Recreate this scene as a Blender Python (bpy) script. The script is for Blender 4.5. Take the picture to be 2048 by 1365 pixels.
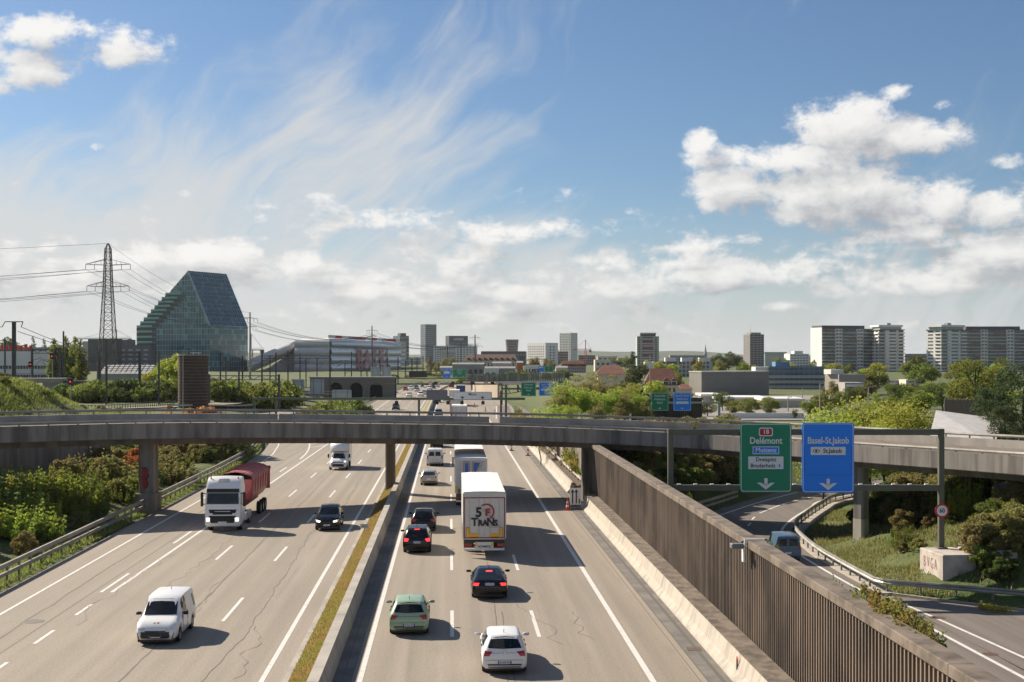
import bpy, bmesh, math, random
import numpy as np
from mathutils import Vector, Matrix
from mathutils.bvhtree import BVHTree
random.seed(7); RNG = np.random.default_rng(7)
S = bpy.context.scene
for o in list(bpy.data.objects): bpy.data.objects.remove(o)
COL = S.collection
# ---------------------------------------------------------------- camera (looks along +Y, 12.2 m above the motorway)
F, CX, HY, HC = 2640.0, 1024.0, 715.0, 12.2
cam = bpy.data.cameras.new('camera'); cam_o = bpy.data.objects.new('camera', cam); COL.objects.link(cam_o)
cam_o.location = (0, 0, HC); cam_o.rotation_euler = (math.radians(90), 0, 0)
cam.sensor_width = 36; cam.sensor_fit = 'HORIZONTAL'; cam.lens = 36 * F / 2048
cam.shift_y = (HY - 682.5) / 2048; cam.clip_start = 0.5; cam.clip_end = 30000
S.camera = cam_o
S.view_settings.view_transform = 'Standard'; S.view_settings.look = 'None'
S.view_settings.gamma = 1; S.view_settings.use_curve_mapping = False
S.view_settings.exposure = 0.85
# ---------------------------------------------------------------- sun
SUN_EL, SUN_AZ = math.radians(33.6), math.radians(-52)      # azimuth from +Y, negative = to the left
sd = Vector((math.sin(SUN_AZ) * math.cos(SUN_EL), math.cos(SUN_AZ) * math.cos(SUN_EL), math.sin(SUN_EL)))
sl = bpy.data.lights.new('sun', 'SUN'); sl.energy = 4.6; sl.angle = math.radians(0.53); sl.color = (1, .885, .73)
so = bpy.data.objects.new('sun', sl); COL.objects.link(so); so.rotation_euler = (-sd).to_track_quat('-Z', 'Y').to_euler()
so.location = sd * 300
# ---------------------------------------------------------------- node expressions
class X:
    """a socket with arithmetic"""
    nt = None
    def __init__(s, v): s.v = v
    @staticmethod
    def m(op, *a, clamp=False):
        n = X.nt.nodes.new('ShaderNodeMath'); n.operation = op; n.use_clamp = clamp
        for i, q in enumerate(a):
            q = q.v if isinstance(q, X) else q
            if isinstance(q, (int, float)): n.inputs[i].default_value = q
            else: X.nt.links.new(q, n.inputs[i])
        return X(n.outputs[0])
    def __add__(s, o): return X.m('ADD', s, o)
    __radd__ = __add__
    def __sub__(s, o): return X.m('SUBTRACT', s, o)
    def __rsub__(s, o): return X.m('SUBTRACT', o, s)
    def __mul__(s, o): return X.m('MULTIPLY', s, o)
    __rmul__ = __mul__
    def __truediv__(s, o): return X.m('DIVIDE', s, o)
    def mx(s, o): return X.m('MAXIMUM', s, o)
    def mn(s, o): return X.m('MINIMUM', s, o)
    def ss(s, a, b):
        n = X.nt.nodes.new('ShaderNodeMapRange'); n.interpolation_type = 'SMOOTHSTEP'
        X.nt.links.new(s.v, n.inputs[0]); n.inputs[1].default_value = a; n.inputs[2].default_value = b
        n.inputs[3].default_value = 0; n.inputs[4].default_value = 1
        return X(n.outputs[0])
def xyz(a, b, c=0.0):
    n = X.nt.nodes.new('ShaderNodeCombineXYZ')
    for i, q in enumerate((a, b, c)):
        if isinstance(q, X): X.nt.links.new(q.v, n.inputs[i])
        else: n.inputs[i].default_value = q
    return n.outputs[0]
def noise(vec, scale=1, detail=4, rough=.5, dist=0, out=0):
    n = X.nt.nodes.new('ShaderNodeTexNoise'); n.inputs['Scale'].default_value = scale
    n.inputs['Detail'].default_value = detail; n.inputs['Roughness'].default_value = rough
    n.inputs['Distortion'].default_value = dist
    if vec is not None: X.nt.links.new(vec, n.inputs['Vector'])
    return X(n.outputs[out])
def mixc(f, a, b, mode='MIX'):
    n = X.nt.nodes.new('ShaderNodeMix'); n.data_type = 'RGBA'; n.blend_type = mode
    for k, q in ((0, f), (6, a), (7, b)):
        q = q.v if isinstance(q, X) else q
        if isinstance(q, (int, float)): n.inputs[k].default_value = q
        elif isinstance(q, tuple): n.inputs[k].default_value = (*q[:3], 1)
        else: X.nt.links.new(q, n.inputs[k])
    return X(n.outputs[2])
# ---------------------------------------------------------------- world: Nishita sky with cirrus and cumulus
W = bpy.data.worlds.new('World'); S.world = W; W.use_nodes = True
X.nt = W.node_tree; W.node_tree.nodes.clear()
def build_world():
    nt = X.nt
    sky = nt.nodes.new('ShaderNodeTexSky'); sky.sky_type = 'NISHITA'; sky.sun_disc = False
    sky.sun_elevation = SUN_EL; sky.sun_rotation = SUN_AZ; sky.altitude = 300
    sky.air_density = 1.0; sky.dust_density = .55; sky.ozone_density = 2.6
    tc = nt.nodes.new('ShaderNodeTexCoord'); sp = nt.nodes.new('ShaderNodeSeparateXYZ')
    nt.links.new(tc.outputs['Generated'], sp.inputs[0])
    x, y, z = (X(sp.outputs[i]) for i in range(3))
    az = X.m('ARCTAN2', x, y) * 57.29578; el = X.m('ARCSINE', z) * 57.29578
    def aze(px, py):
        v = Vector(((px - CX) / F, 1, (HY - py) / F)); v.normalize()
        return math.degrees(math.atan2(v.x, v.y)), math.degrees(math.asin(v.z))
    # cumulus seen in this part of the sky: px, py, half width, half height
    blobs = [(110,70,125,40,.8),(250,95,115,44,.8),(60,140,105,58,.7),
             (1700,258,120,62,1),(1820,280,120,40,.95),(1590,318,210,36,.95),(1400,283,38,28,.8),
             (1480,372,95,60,1),(1690,392,175,68,1.15),(1600,420,100,42,.9),(1890,405,75,55,.9),(1980,420,85,42,.9),
             (1418,410,36,22,.75),(1800,188,50,20,.7),(1890,205,50,18,.35),(2010,322,42,20,.4),
             (1470,548,125,36,1),(1260,574,115,32,.95),(1060,588,130,26,.9),(1330,535,60,24,.8),(1870,560,230,36,.95),(2000,510,110,40,1),
             (600,528,92,36,.9),(725,580,60,25,.85),(620,612,60,22,.7),(475,530,50,26,.62),(522,440,26,20,.25),(290,500,42,22,.6),(145,485,38,22,.6),
             (198,296,50,14,.2),(1560,610,60,16,.7),(1700,585,100,22,.7)]
    def cum(a, e):
        w1 = noise(xyz(a * .42, e * .6, 3.1), 1, 9, .62, .25)
        w2 = noise(xyz(a * 1.5, e * 1.9, 7.7), 1, 6, .6, .15)
        f = None; vae = xyz(a, e)
        for px, py, rx, ry, s in blobs:
            a0, e0 = aze(px, py); ra = rx / F * 57.3; re = ry / F * 57.3
            n = nt.nodes.new('ShaderNodeVectorMath'); n.operation = 'MULTIPLY_ADD'; nt.links.new(vae, n.inputs[0])
            n.inputs[1].default_value = (1 / ra, 1 / re, 0); n.inputs[2].default_value = (-a0 / ra, -e0 / re, 0)
            q = nt.nodes.new('ShaderNodeVectorMath'); q.operation = 'DOT_PRODUCT'; nt.links.new(n.outputs[0], q.inputs[0]); nt.links.new(n.outputs[0], q.inputs[1])
            g = X.m('MULTIPLY_ADD', X(q.outputs['Value']), -.72, s)
            f = g if f is None else f.mx(g)
        # small fair-weather cumulus everywhere low over the horizon
        band = noise(xyz(a * .19, e * .66, 11.3), 1, 5, .55) * 3.0 - 1.28
        bm = X.m('ABSOLUTE', e - 4.0) * .22
        f = f.mx(band - bm * bm * 1.5 + .22)
        # and larger heaps in the rest of the sky, outside what is listed above
        out = noise(xyz(a * .05, e * .09, 23.7), 1, 3, .5) * 4.6 - 2.5
        om = X.m('ABSOLUTE', a).ss(22, 30).mx(e.ss(17, 24)) * el.ss(2, 6)
        f = f.mx(out * om - (1 - om) * 3)
        return f + (w1 - .5) * 2.6 + (w2 - .5) * 1.2, f + (w1 - .5) * 2.0 + (w2 - .5) * .35
    (d0, s0), (_, s1) = cum(az, el), cum(az - .6, el + .9)
    cm = d0.ss(.05, .8)
    lit = ((s0 - s1) * .40 + .56 - s1.ss(.4, 2.0) * .30).ss(.0, 1.0)
    # cirrus: warped, streaky, denser towards the sun side and fading up and away
    wa = noise(xyz(az * .06, el * .07, 1.7), 1, 4, .5); wb = noise(xyz(az * .06, el * .07, 9.2), 1, 4, .5)
    ca = az * .62 + el * .78 + (wa - .5) * 11; ce = el * .62 - az * .78 + (wb - .5) * 11
    c1 = noise(xyz(ca * .06, ce * .11, 4.4), 1, 8, .56, .2)
    c2 = noise(xyz(ca * .13, ce * .62, 6.1), 1, 7, .56, .3)
    side = X.m('COSINE', (az + 34) * .01745)            # towards the sun's azimuth
    low = 1 - el.ss(3, 17)
    edge = 10.0 - az.ss(-4, 8) * 5.5 + az.ss(50, 120) * 6.5          # how far up the cirrus sheet reaches
    cov = c1 * 2.9 + c2 * 1.35 - 2.22 + (1 - (el - edge).ss(-6, 5)) * .86
    ci = cov.ss(.0, 1.0) * .93
    haze = (1 - el.ss(-1, 9.5)); haze = haze * haze * .86
    base = sky.outputs[0]
    deep = mixc(1.0, base, (.58, .66, .74), 'MULTIPLY')
    sunny = side.ss(.2, 1.0)
    veil_c = mixc(sunny, (4.7, 5.0, 5.25), (5.6, 5.65, 5.65))
    c = mixc(haze.mx(ci), deep, veil_c)
    cc = mixc(lit, (3.1, 3.2, 3.45), (8.0, 7.8, 7.5))
    fade = 1 - haze * .30
    c = mixc(cm * fade * .94, c, cc)
    bg = nt.nodes.new('ShaderNodeBackground'); bg.inputs[1].default_value = .068
    nt.links.new(c.v, bg.inputs[0])
    o = nt.nodes.new('ShaderNodeOutputWorld'); nt.links.new(bg.outputs[0], o.inputs[0])
build_world()
W.cycles.sampling_method = 'MANUAL'; W.cycles.sample_map_resolution = 512
# ---------------------------------------------------------------- geometry of the place
def off(Y): return 1.1e-4 * max(0, Y - 350) ** 2
def at(px, py, Y): return Vector(((px - CX) / F * Y, Y, HC - (py - HY) / F * Y))
def gnd(px, py, z=0.0): return at(px, py, F * (HC - z) / (py - HY))
def R(u, Y, z=0.0): return Vector((u - .047 * Y + off(Y), Y, z))     # road coordinates: u metres across, Y along
def uY(p): return p.x + .047 * p.y - off(p.y)
def heading(Y): return math.atan(.047 - 2.2e-4 * max(0, Y - 350))
def lerp(a, b, t): return a + (b - a) * t
def pw(pts, x):
    if x <= pts[0][0]: return pts[0][1]
    for (a, b), (c, d) in zip(pts, pts[1:]):
        if x <= c: return lerp(b, d, (x - a) / (c - a))
    return pts[-1][1]
def spline(pts, n):
    """Catmull-Rom through Vectors"""
    P = [Vector(p) for p in pts]; P = [P[0] * 2 - P[1]] + P + [P[-1] * 2 - P[-2]]; out = []
    for i in range(1, len(P) - 2):
        a, b, c, d = P[i-1:i+3]
        for k in range(n):
            t = k / n
            out.append(.5 * ((2*b) + (c-a)*t + (2*a-5*b+4*c-d)*t*t + (3*b-a-3*c+d)*t**3))
    out.append(P[-2]); return out
# ---------------------------------------------------------------- materials
MATS = {}
def mat(name, col, rough=.7, metal=0.0, col2=None, scale=1.0, amt=1.0, bump=0.0, bscale=None, spec=.5, coord='obj', stretch=(1,1,1), detail=5, contrast=(.3,.7), emit=0, coat=0, rand=0.0):
    if name in MATS: return MATS[name]
    m = bpy.data.materials.new(name); m.use_nodes = True; X.nt = m.node_tree
    b = m.node_tree.nodes['Principled BSDF']
    b.inputs['Base Color'].default_value = (*col, 1); b.inputs['Roughness'].default_value = rough
    b.inputs['Metallic'].default_value = metal; b.inputs['Specular IOR Level'].default_value = spec
    if coat: b.inputs['Coat Weight'].default_value = coat; b.inputs['Coat Roughness'].default_value = .06
    vec = None
    if col2 is not None or bump:
        if coord == 'obj': vec = X.nt.nodes.new('ShaderNodeTexCoord').outputs['Object']
        else: vec = X.nt.nodes.new('ShaderNodeNewGeometry').outputs['Position']
        mp = X.nt.nodes.new('ShaderNodeMapping'); mp.inputs['Scale'].default_value = stretch
        X.nt.links.new(vec, mp.inputs[0]); vec = mp.outputs[0]
    c = None
    if col2 is not None:
        f = noise(vec, scale, detail, .6).ss(*contrast) * amt
        c = mixc(f, col, col2)
    if rand:
        oi = X.nt.nodes.new('ShaderNodeObjectInfo')
        hs = X.nt.nodes.new('ShaderNodeHueSaturation')
        if c is not None: X.nt.links.new(c.v, hs.inputs['Color'])
        else: hs.inputs['Color'].default_value = (*col, 1)
        X.nt.links.new((X(oi.outputs['Random']) * (2 * rand) + (1 - rand)).v, hs.inputs['Value']); c = X(hs.outputs[0])
    if c is not None: X.nt.links.new(c.v, b.inputs['Base Color'])
    if bump:
        bn = X.nt.nodes.new('ShaderNodeBump'); bn.inputs['Strength'].default_value = bump; bn.inputs['Distance'].default_value = .02
        X.nt.links.new(noise(vec, bscale or scale * 6, 4, .6).v, bn.inputs['Height']); X.nt.links.new(bn.outputs[0], b.inputs['Normal'])
    if emit: b.inputs['Emission Color'].default_value = (*col, 1); b.inputs['Emission Strength'].default_value = emit
    MATS[name] = m; return m
def leafmat(name, c1, c2, c3=None, rnd=.18, patch=None):
    if name in MATS: return MATS[name]
    m = bpy.data.materials.new(name); m.use_nodes = True; X.nt = m.node_tree; nt = m.node_tree; nt.nodes.clear()
    g = nt.nodes.new('ShaderNodeNewGeometry'); oi = nt.nodes.new('ShaderNodeObjectInfo')
    r = X(g.outputs['Random Per Island'])
    c = mixc(r, c1, c2)
    if c3: c = mixc(r.ss(.86, .96), c, c3)
    if patch: c = mixc(noise(g.outputs['Position'], .45, 4, .6).ss(.42, .62) * .85, c, patch)
    hs = nt.nodes.new('ShaderNodeHueSaturation'); nt.links.new(c.v, hs.inputs['Color'])
    orr = X(oi.outputs['Random'])
    nt.links.new((orr * .05 + .475).v, hs.inputs['Hue']); nt.links.new((orr * (2*rnd) + (1.45-rnd)).v, hs.inputs['Value'])
    d = nt.nodes.new('ShaderNodeBsdfPrincipled'); d.inputs['Roughness'].default_value = .65; d.inputs['Specular IOR Level'].default_value = .25
    t = nt.nodes.new('ShaderNodeBsdfTranslucent'); mx = nt.nodes.new('ShaderNodeMixShader'); mx.inputs[0].default_value = .5
    nt.links.new(hs.outputs[0], d.inputs['Base Color']); nt.links.new(hs.outputs[0], t.inputs[0])
    nt.links.new(d.outputs[0], mx.inputs[1]); nt.links.new(t.outputs[0], mx.inputs[2])
    o = nt.nodes.new('ShaderNodeOutputMaterial'); nt.links.new(mx.outputs[0], o.inputs[0])
    MATS[name] = m; return m
# ---------------------------------------------------------------- mesh helpers
class MB:
    """collects faces; each face may carry a material index"""
    def __init__(s): s.v = []; s.f = []; s.mi = []
    def face(s, pts, m=0):
        n = len(s.v); s.v += [tuple(p) for p in pts]; s.f.append(tuple(range(n, n + len(pts)))); s.mi.append(m)
    def box(s, x0, x1, y0, y1, z0, z1, m=0, T=None):
        c = [Vector((x, y, z)) for z in (z0, z1) for x, y in ((x0,y0),(x1,y0),(x1,y1),(x0,y1))]
        if T is not None: c = [T @ p for p in c]
        n = len(s.v); s.v += [tuple(p) for p in c]
        for q in ((3,2,1,0),(4,5,6,7),(0,1,5,4),(1,2,6,5),(2,3,7,6),(3,0,4,7)): s.f.append(tuple(n+i for i in q)); s.mi.append(m)
        return s
    def bar(s, a, b, w, h=None, m=0):
        """a square bar between two points"""
        a, b = Vector(a), Vector(b); d = (b - a); L = d.length
        if L < 1e-6: return s
        q = d.to_track_quat('Y', 'Z').to_matrix().to_4x4(); q.translation = a; h = h or w
        return s.box(-w/2, w/2, 0, L, -h/2, h/2, m, q)
    def tube(s, a, b, r0, r1=None, n=8, m=0, caps=True):
        a, b = Vector(a), Vector(b); r1 = r0 if r1 is None else r1
        q = (b - a).to_track_quat('Z', 'Y').to_matrix(); k = len(s.v)
        for p, r in ((a, r0), (b, r1)):
            for i in range(n):
                t = 2*math.pi*i/n; s.v.append(tuple(p + q @ Vector((r*math.cos(t), r*math.sin(t), 0))))
        for i in range(n): s.f.append((k+i, k+(i+1)%n, k+n+(i+1)%n, k+n+i)); s.mi.append(m)
        if caps: s.f.append(tuple(k+i for i in reversed(range(n)))); s.mi.append(m); s.f.append(tuple(k+n+i for i in range(n))); s.mi.append(m)
        return s
    def loft(s, rings, closed=True, caps=True, m=0):
        k = len(s.v); n = len(rings[0])
        for r in rings: s.v += [tuple(p) for p in r]
        for j in range(len(rings)-1):
            for i in range(n if closed else n-1):
                a, b = k+j*n+i, k+j*n+(i+1)%n; s.f.append((a, b, b+n, a+n)); s.mi.append(m)
        if caps and closed:
            s.f.append(tuple(k+i for i in reversed(range(n)))); s.mi.append(m)
            e = k+(len(rings)-1)*n; s.f.append(tuple(e+i for i in range(n))); s.mi.append(m)
        return s
    def lathe(s, prof, n=20, c=(0,0,0), axis='Z', m=0):
        k = len(s.v); c = Vector(c)
        for r, h in prof:
            for i in range(n):
                t = 2*math.pi*i/n; p = (r*math.cos(t), r*math.sin(t), h)
                if axis == 'X': p = (h, p[0], p[1])
                if axis == 'Y': p = (p[0], h, p[1])
                s.v.append(tuple(c + Vector(p)))
        for j in range(len(prof)-1):
            for i in range(n):
                a, b = k+j*n+i, k+j*n+(i+1)%n; s.f.append((a, b, b+n, a+n)); s.mi.append(m)
        return s
    def mesh(s, name='mesh', mats=(), smooth=False, fix=True):
        me = bpy.data.meshes.new(name); me.from_pydata(s.v, [], s.f)
        for q in mats: me.materials.append(q)
        if any(s.mi): me.polygons.foreach_set('material_index', s.mi)
        if fix:
            bm = bmesh.new(); bm.from_mesh(me); bmesh.ops.recalc_face_normals(bm, faces=bm.faces); bm.to_mesh(me); bm.free()
        if smooth: me.polygons.foreach_set('use_smooth', [True]*len(me.polygons))
        me.update(); return me
    def obj(s, name, mats, parent=None, smooth=False, fix=True):
        if not isinstance(mats, (list, tuple)): mats = [mats]
        return link(name, s.mesh(name, mats, smooth, fix), parent)
def link(name, me, parent=None, loc=None, rz=0):
    o = bpy.data.objects.new(name, me); COL.objects.link(o)
    if parent is not None: o.parent = parent
    if loc is not None: o.location = loc
    if rz: o.rotation_euler[2] = rz
    return o
def smooth_angle(o, deg=35):
    me = o.data; me.polygons.foreach_set('use_smooth', [True]*len(me.polygons))
    bm = bmesh.new(); bm.from_mesh(me)
    for e in bm.edges:
        if len(e.link_faces) == 2 and e.calc_face_angle(0) > math.radians(deg): e.smooth = False
    bm.to_mesh(me); bm.free()
def bevel(o, w=.02, seg=1, deg=40):
    bm = bmesh.new(); bm.from_mesh(o.data); bmesh.ops.remove_doubles(bm, verts=bm.verts, dist=1e-4)
    es = [e for e in bm.edges if len(e.link_faces) == 2 and e.calc_face_angle(0) > math.radians(deg)]
    bmesh.ops.bevel(bm, geom=es, offset=w, segments=seg, affect='EDGES', clamp_overlap=True)
    bm.to_mesh(o.data); bm.free(); return o
def thing(name, label, cat, loc=(0,0,0), rz=0, group=None):
    o = bpy.data.objects.new(name, None); COL.objects.link(o); o.empty_display_size = .3
    o.location = loc; o.rotation_euler[2] = rz; tag(o, label, cat, group); return o
def tag(o, label=None, cat=None, group=None, kind=None):
    if label: o['label'] = label
    if cat: o['category'] = cat
    if group: o['group'] = group
    if kind: o['kind'] = kind
    return o
KIDS = {}
def dup(root, loc, rz=0, label=None, group=None, scale=None):
    r = root.copy(); COL.objects.link(r); r.location = loc; r.rotation_euler[2] = rz
    if scale is not None: r.scale = scale
    if label: r['label'] = label
    if group: r['group'] = group
    for ch in root.children:
        c = ch.copy(); COL.objects.link(c); c.parent = r
        for g in ch.children:
            d = g.copy(); COL.objects.link(d); d.parent = c
    return r
FONT = {}
def text(s, size, m, parent, M, name='lettering', sx=1.0, thick=.004, align='CENTER', bold=0.0):
    """lettering: flat text in the local XZ plane, reading along +X, facing -Y; M places it"""
    cu = bpy.data.curves.new('t', 'FONT'); cu.body = s; cu.size = size; cu.align_x = align; cu.align_y = 'CENTER'; cu.extrude = thick; cu.offset = bold; cu.resolution_u = 3
    o = bpy.data.objects.new('t', cu); COL.objects.link(o)
    me = bpy.data.meshes.new_from_object(o.evaluated_get(bpy.context.evaluated_depsgraph_get()))
    bpy.data.objects.remove(o); bpy.data.curves.remove(cu)
    me.transform(Matrix.Diagonal((sx, 1, 1, 1))); me.transform(Matrix.Rotation(math.radians(90), 4, 'X')); me.transform(M)
    me.materials.clear(); me.materials.append(m)
    return link(name, me, parent)
# ================================================================ setting
def asphalt(name, c1, c2, c3, gscale=9):
    m = bpy.data.materials.new(name); m.use_nodes = True; X.nt = nt = m.node_tree
    b = nt.nodes['Principled BSDF']; b.inputs['Roughness'].default_value = .82; b.inputs['Specular IOR Level'].default_value = .3
    g = nt.nodes.new('ShaderNodeNewGeometry'); sp = nt.nodes.new('ShaderNodeSeparateXYZ'); nt.links.new(g.outputs['Position'], sp.inputs[0])
    x, y = X(sp.outputs[0]), X(sp.outputs[1]); u = x + y * .047
    streak = noise(xyz(u * 1.1, y * .016, 2.0), 1, 5, .6)             # wear along the lanes
    patch = noise(xyz(u * .16, y * .05, 5.0), 1, 4, .55)
    grain = noise(xyz(x, y, 0.0), gscale, 3, .7)
    c = mixc(streak.ss(.35, .68), c1, c2); c = mixc(patch.ss(.48, .72) * .55, c, c3)
    tr = noise(xyz(u * .02, y * .03, 9.0), 1, 3, .5)
    lane = X.m('ABSOLUTE', X.m('FRACT', (u + 3.4) * .2785) - .5)
    track = 1 - X.m('ABSOLUTE', lane - .22).ss(.03, .12)
    c = mixc(track * tr.ss(.3, .6) * .28, c, mixc(1.0, c, (.66, .66, .68), 'MULTIPLY'))
    oil = (1 - lane.ss(.0, .07)) * noise(xyz(u * .5, y * .12, 4.0), 1, 5, .65).ss(.42, .66)
    c = mixc(oil * .22, c, (.10, .092, .085))
    blot = noise(xyz(u * .8, y * .35, 1.0), 1, 6, .65).ss(.56, .72)
    c = mixc(blot * .22, c, mixc(1.0, c, (.72, .71, .70), 'MULTIPLY'))
    c = mixc(grain.ss(.2, .8), mixc(1.0, c, (.80, .80, .80), 'MULTIPLY'), mixc(1.0, c, (1.16, 1.16, 1.16), 'MULTIPLY'))
    nt.links.new(c.v, b.inputs['Base Color'])
    bn = nt.nodes.new('ShaderNodeBump'); bn.inputs['Strength'].default_value = .25; bn.inputs['Distance'].default_value = .01
    nt.links.new(noise(xyz(x, y, 0.0), 60, 2, .6).v, bn.inputs['Height']); nt.links.new(bn.outputs[0], b.inputs['Normal'])
    return m
M_road = asphalt('motorway_asphalt', (.275, .237, .191), (.32, .276, .224), (.245, .215, .178))
M_ramp = asphalt('ramp_asphalt', (.165, .142, .125), (.20, .175, .155), (.14, .122, .108))
M_gut = mat('gutter_concrete', (.20, .185, .165), .85, col2=(.12, .11, .10), scale=.6, coord='pos', bump=.2, bscale=20)
M_paint = mat('road_paint', (.66, .64, .60), .6, col2=(.42, .39, .35), scale=3.2, coord='pos', amt=.8, contrast=(.5, .75))
M_crack = mat('crack_sealant', (.15, .135, .118), .75)
M_conc = mat('barrier_concrete', (.42, .375, .31), .85, col2=(.24, .21, .18), scale=1.0, coord='pos', stretch=(1.6, 1.6, .25), contrast=(.42, .78), bump=.2, bscale=14)
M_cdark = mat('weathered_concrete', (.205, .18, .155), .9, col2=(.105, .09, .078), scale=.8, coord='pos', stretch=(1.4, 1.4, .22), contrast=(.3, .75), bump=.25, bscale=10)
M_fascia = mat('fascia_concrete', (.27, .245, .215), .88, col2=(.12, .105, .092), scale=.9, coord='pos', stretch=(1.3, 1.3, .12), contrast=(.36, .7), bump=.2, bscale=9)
M_parap = mat('parapet_concrete', (.42, .385, .335), .88, col2=(.29, .262, .225), scale=.7, coord='pos', stretch=(.8, .8, .3), bump=.15, bscale=9)
M_cop = mat('coping_concrete', (.19, .152, .118), .92, col2=(.08, .063, .049), scale=1.3, coord='pos', contrast=(.35, .7), bump=.4, bscale=12)
M_rib = mat('ribbed_concrete', (.175, .135, .104), .9, col2=(.085, .067, .053), scale=.5, coord='pos', stretch=(.5, .5, .35), contrast=(.38, .66), bump=.3, bscale=18, rand=.22)
M_back = mat('wall_recess', (.07, .056, .046), .95, col2=(.06, .05, .042), scale=.6, coord='pos')
M_steel = mat('galvanised_steel', (.40, .39, .36), .5, .55, col2=(.27, .26, .235), scale=.9, coord='pos')
M_steeld = mat('steel_post', (.22, .21, .19), .6, .4)
M_wrail = mat('weathered_rail', (.36, .335, .29), .6, .35, col2=(.23, .21, .18), scale=.7, coord='pos')
M_green = mat('green_grey_steel', (.125, .128, .088), .55, .1, col2=(.10, .10, .07), scale=.8)
M_soil = mat('soil', (.07, .05, .035), 1, col2=(.12, .09, .06), scale=2, coord='pos', bump=.5, bscale=9)
M_black = mat('black_plastic', (.015, .015, .016), .55)
M_white = mat('white_paint', (.78, .77, .74), .5)
M_grey = mat('grey_paint', (.16, .165, .175), .5)
M_red = mat('red_paint', (.52, .025, .02), .5)
M_orange = mat('orange_plastic', (.75, .13, .03), .5)
# ---- terrain
WALL_END = 113.5
XG = [(30, 23.4), (57, 22.9), (69, 21.9), (77, 21.3), (85, 20.9), (94, 20.9), (103, 22.0), (111, 24.3), (120, 28), (127, 31), (135, 38), (143, 51), (160, 90)]
RAMPC = [Vector(p) for p in ((17, 20, 0), (16.5, 60, 0), (15.5, 80, 0), (15.8, 92, 0), (18, 103, 0), (21.5, 113, 0), (26, 123, 0), (32.5, 132, 0), (42, 141, 0), (60, 150, 0), (95, 165, 0))]
def seg_d(p, a, b):
    ab = b - a; t = max(0, min(1, (p - a).dot(ab) / ab.length_squared)); return (p - a - ab * t).length
def Yg(x): return 77 - .75 * (x - 21.3)
def sm(a, b, x): t = max(0, min(1, (x - a) / (b - a))); return t * t * (3 - 2 * t)
def height(x, y):
    u = x + .047 * y - off(y)
    if y > 1100: return 2.6
    rw = 12.9 + 4.5 * sm(215, 250, y) 
    if -27.5 < u < rw and y < 620:
        if u > -24.9: return -.3
        return lerp(-.3, .25, sm(-24.9, -27.5, u))
    if u >= rw:
        top = 3.0 + .6 * math.sin(x * .13 + y * .07) * sm(30, 50, x)
        if y < 190:
            p = Vector((x, y, 0)); d = min(seg_d(p, a, b) for a, b in zip(RAMPC, RAMPC[1:])) - 6.2
            if x > 18: d = min(d, y - Yg(x))
            if x < pw([(a, b) for a, b in XG], y) and y < 100: d = 0
            z = -1.75 + .33 * max(0, d - .4) + .10 * math.sin(x * 1.7 + y * .9) * sm(1, 3, d) + .08 * math.sin(x * .8 - y * 1.9) * sm(1, 3, d)
            if x < 24 and y > 100: z = -1.75 + .75 * max(0, d)
            return min(top, z)
        return lerp(-.3, 2.6, sm(rw, rw + 14, u))
    d = -27.5 - u
    if y < 60: return .25 + min(3.0, d * .22)
    if y < 620:
        k = sm(128, 150, y); near = .25 + min(3.0, d * .22); far = .25 + min(2.6, max(0, d - 7) * .2)
        return lerp(near, far, k) + 5.9 * sm(-63, -76, x) * sm(160, 184, y) * (1 - sm(200, 222, y))
    return 2.6
def terrain():
    xs = sorted(set([round(v, 2) for v in list(np.arange(-64, 64.1, 1.6)) + list(np.arange(-130, 130, 6)) + list(np.arange(-420, 420, 25)) + list(np.linspace(-4500, 4500, 41))]))
    ys = sorted(set([round(v, 2) for v in list(np.arange(18, 160, 1.6)) + list(np.arange(160, 330, 5)) + list(np.arange(330, 1150, 24)) + list(np.linspace(1200, 9000, 22)) + [-60, 0]]))
    v = [(x, y, height(x, y)) for y in ys for x in xs]; n = len(xs)
    f = [(j*n+i, j*n+i+1, (j+1)*n+i+1, (j+1)*n+i) for j in range(len(ys)-1) for i in range(n-1)]
    me = bpy.data.meshes.new('ground'); me.from_pydata(v, [], f); me.polygons.foreach_set('use_smooth', [True]*len(f))
    m = bpy.data.materials.new('ground_cover'); m.use_nodes = True; X.nt = nt = m.node_tree; b = nt.nodes['Principled BSDF']; b.inputs['Roughness'].default_value = .95
    g = nt.nodes.new('ShaderNodeNewGeometry').outputs['Position']
    c = mixc(noise(g, .18, 6, .6).ss(.35, .65), (.062, .105, .02), (.13, .135, .04)); c = mixc(noise(g, .55, 5, .65).ss(.56, .74), c, (.17, .13, .07))
    c = mixc(noise(g, 2.5, 4, .7).ss(.3, .8) * .5, c, (.03, .045, .012)); nt.links.new(c.v, b.inputs['Base Color'])
    bn = nt.nodes.new('ShaderNodeBump'); bn.inputs['Strength'].default_value = .8; bn.inputs['Distance'].default_value = .15
    nt.links.new(noise(g, 3, 5, .7).v, bn.inputs['Height']); nt.links.new(bn.outputs[0], b.inputs['Normal'])
    me.materials.append(m); o = link('ground', me); tag(o, kind='structure'); return o
terrain()
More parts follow.
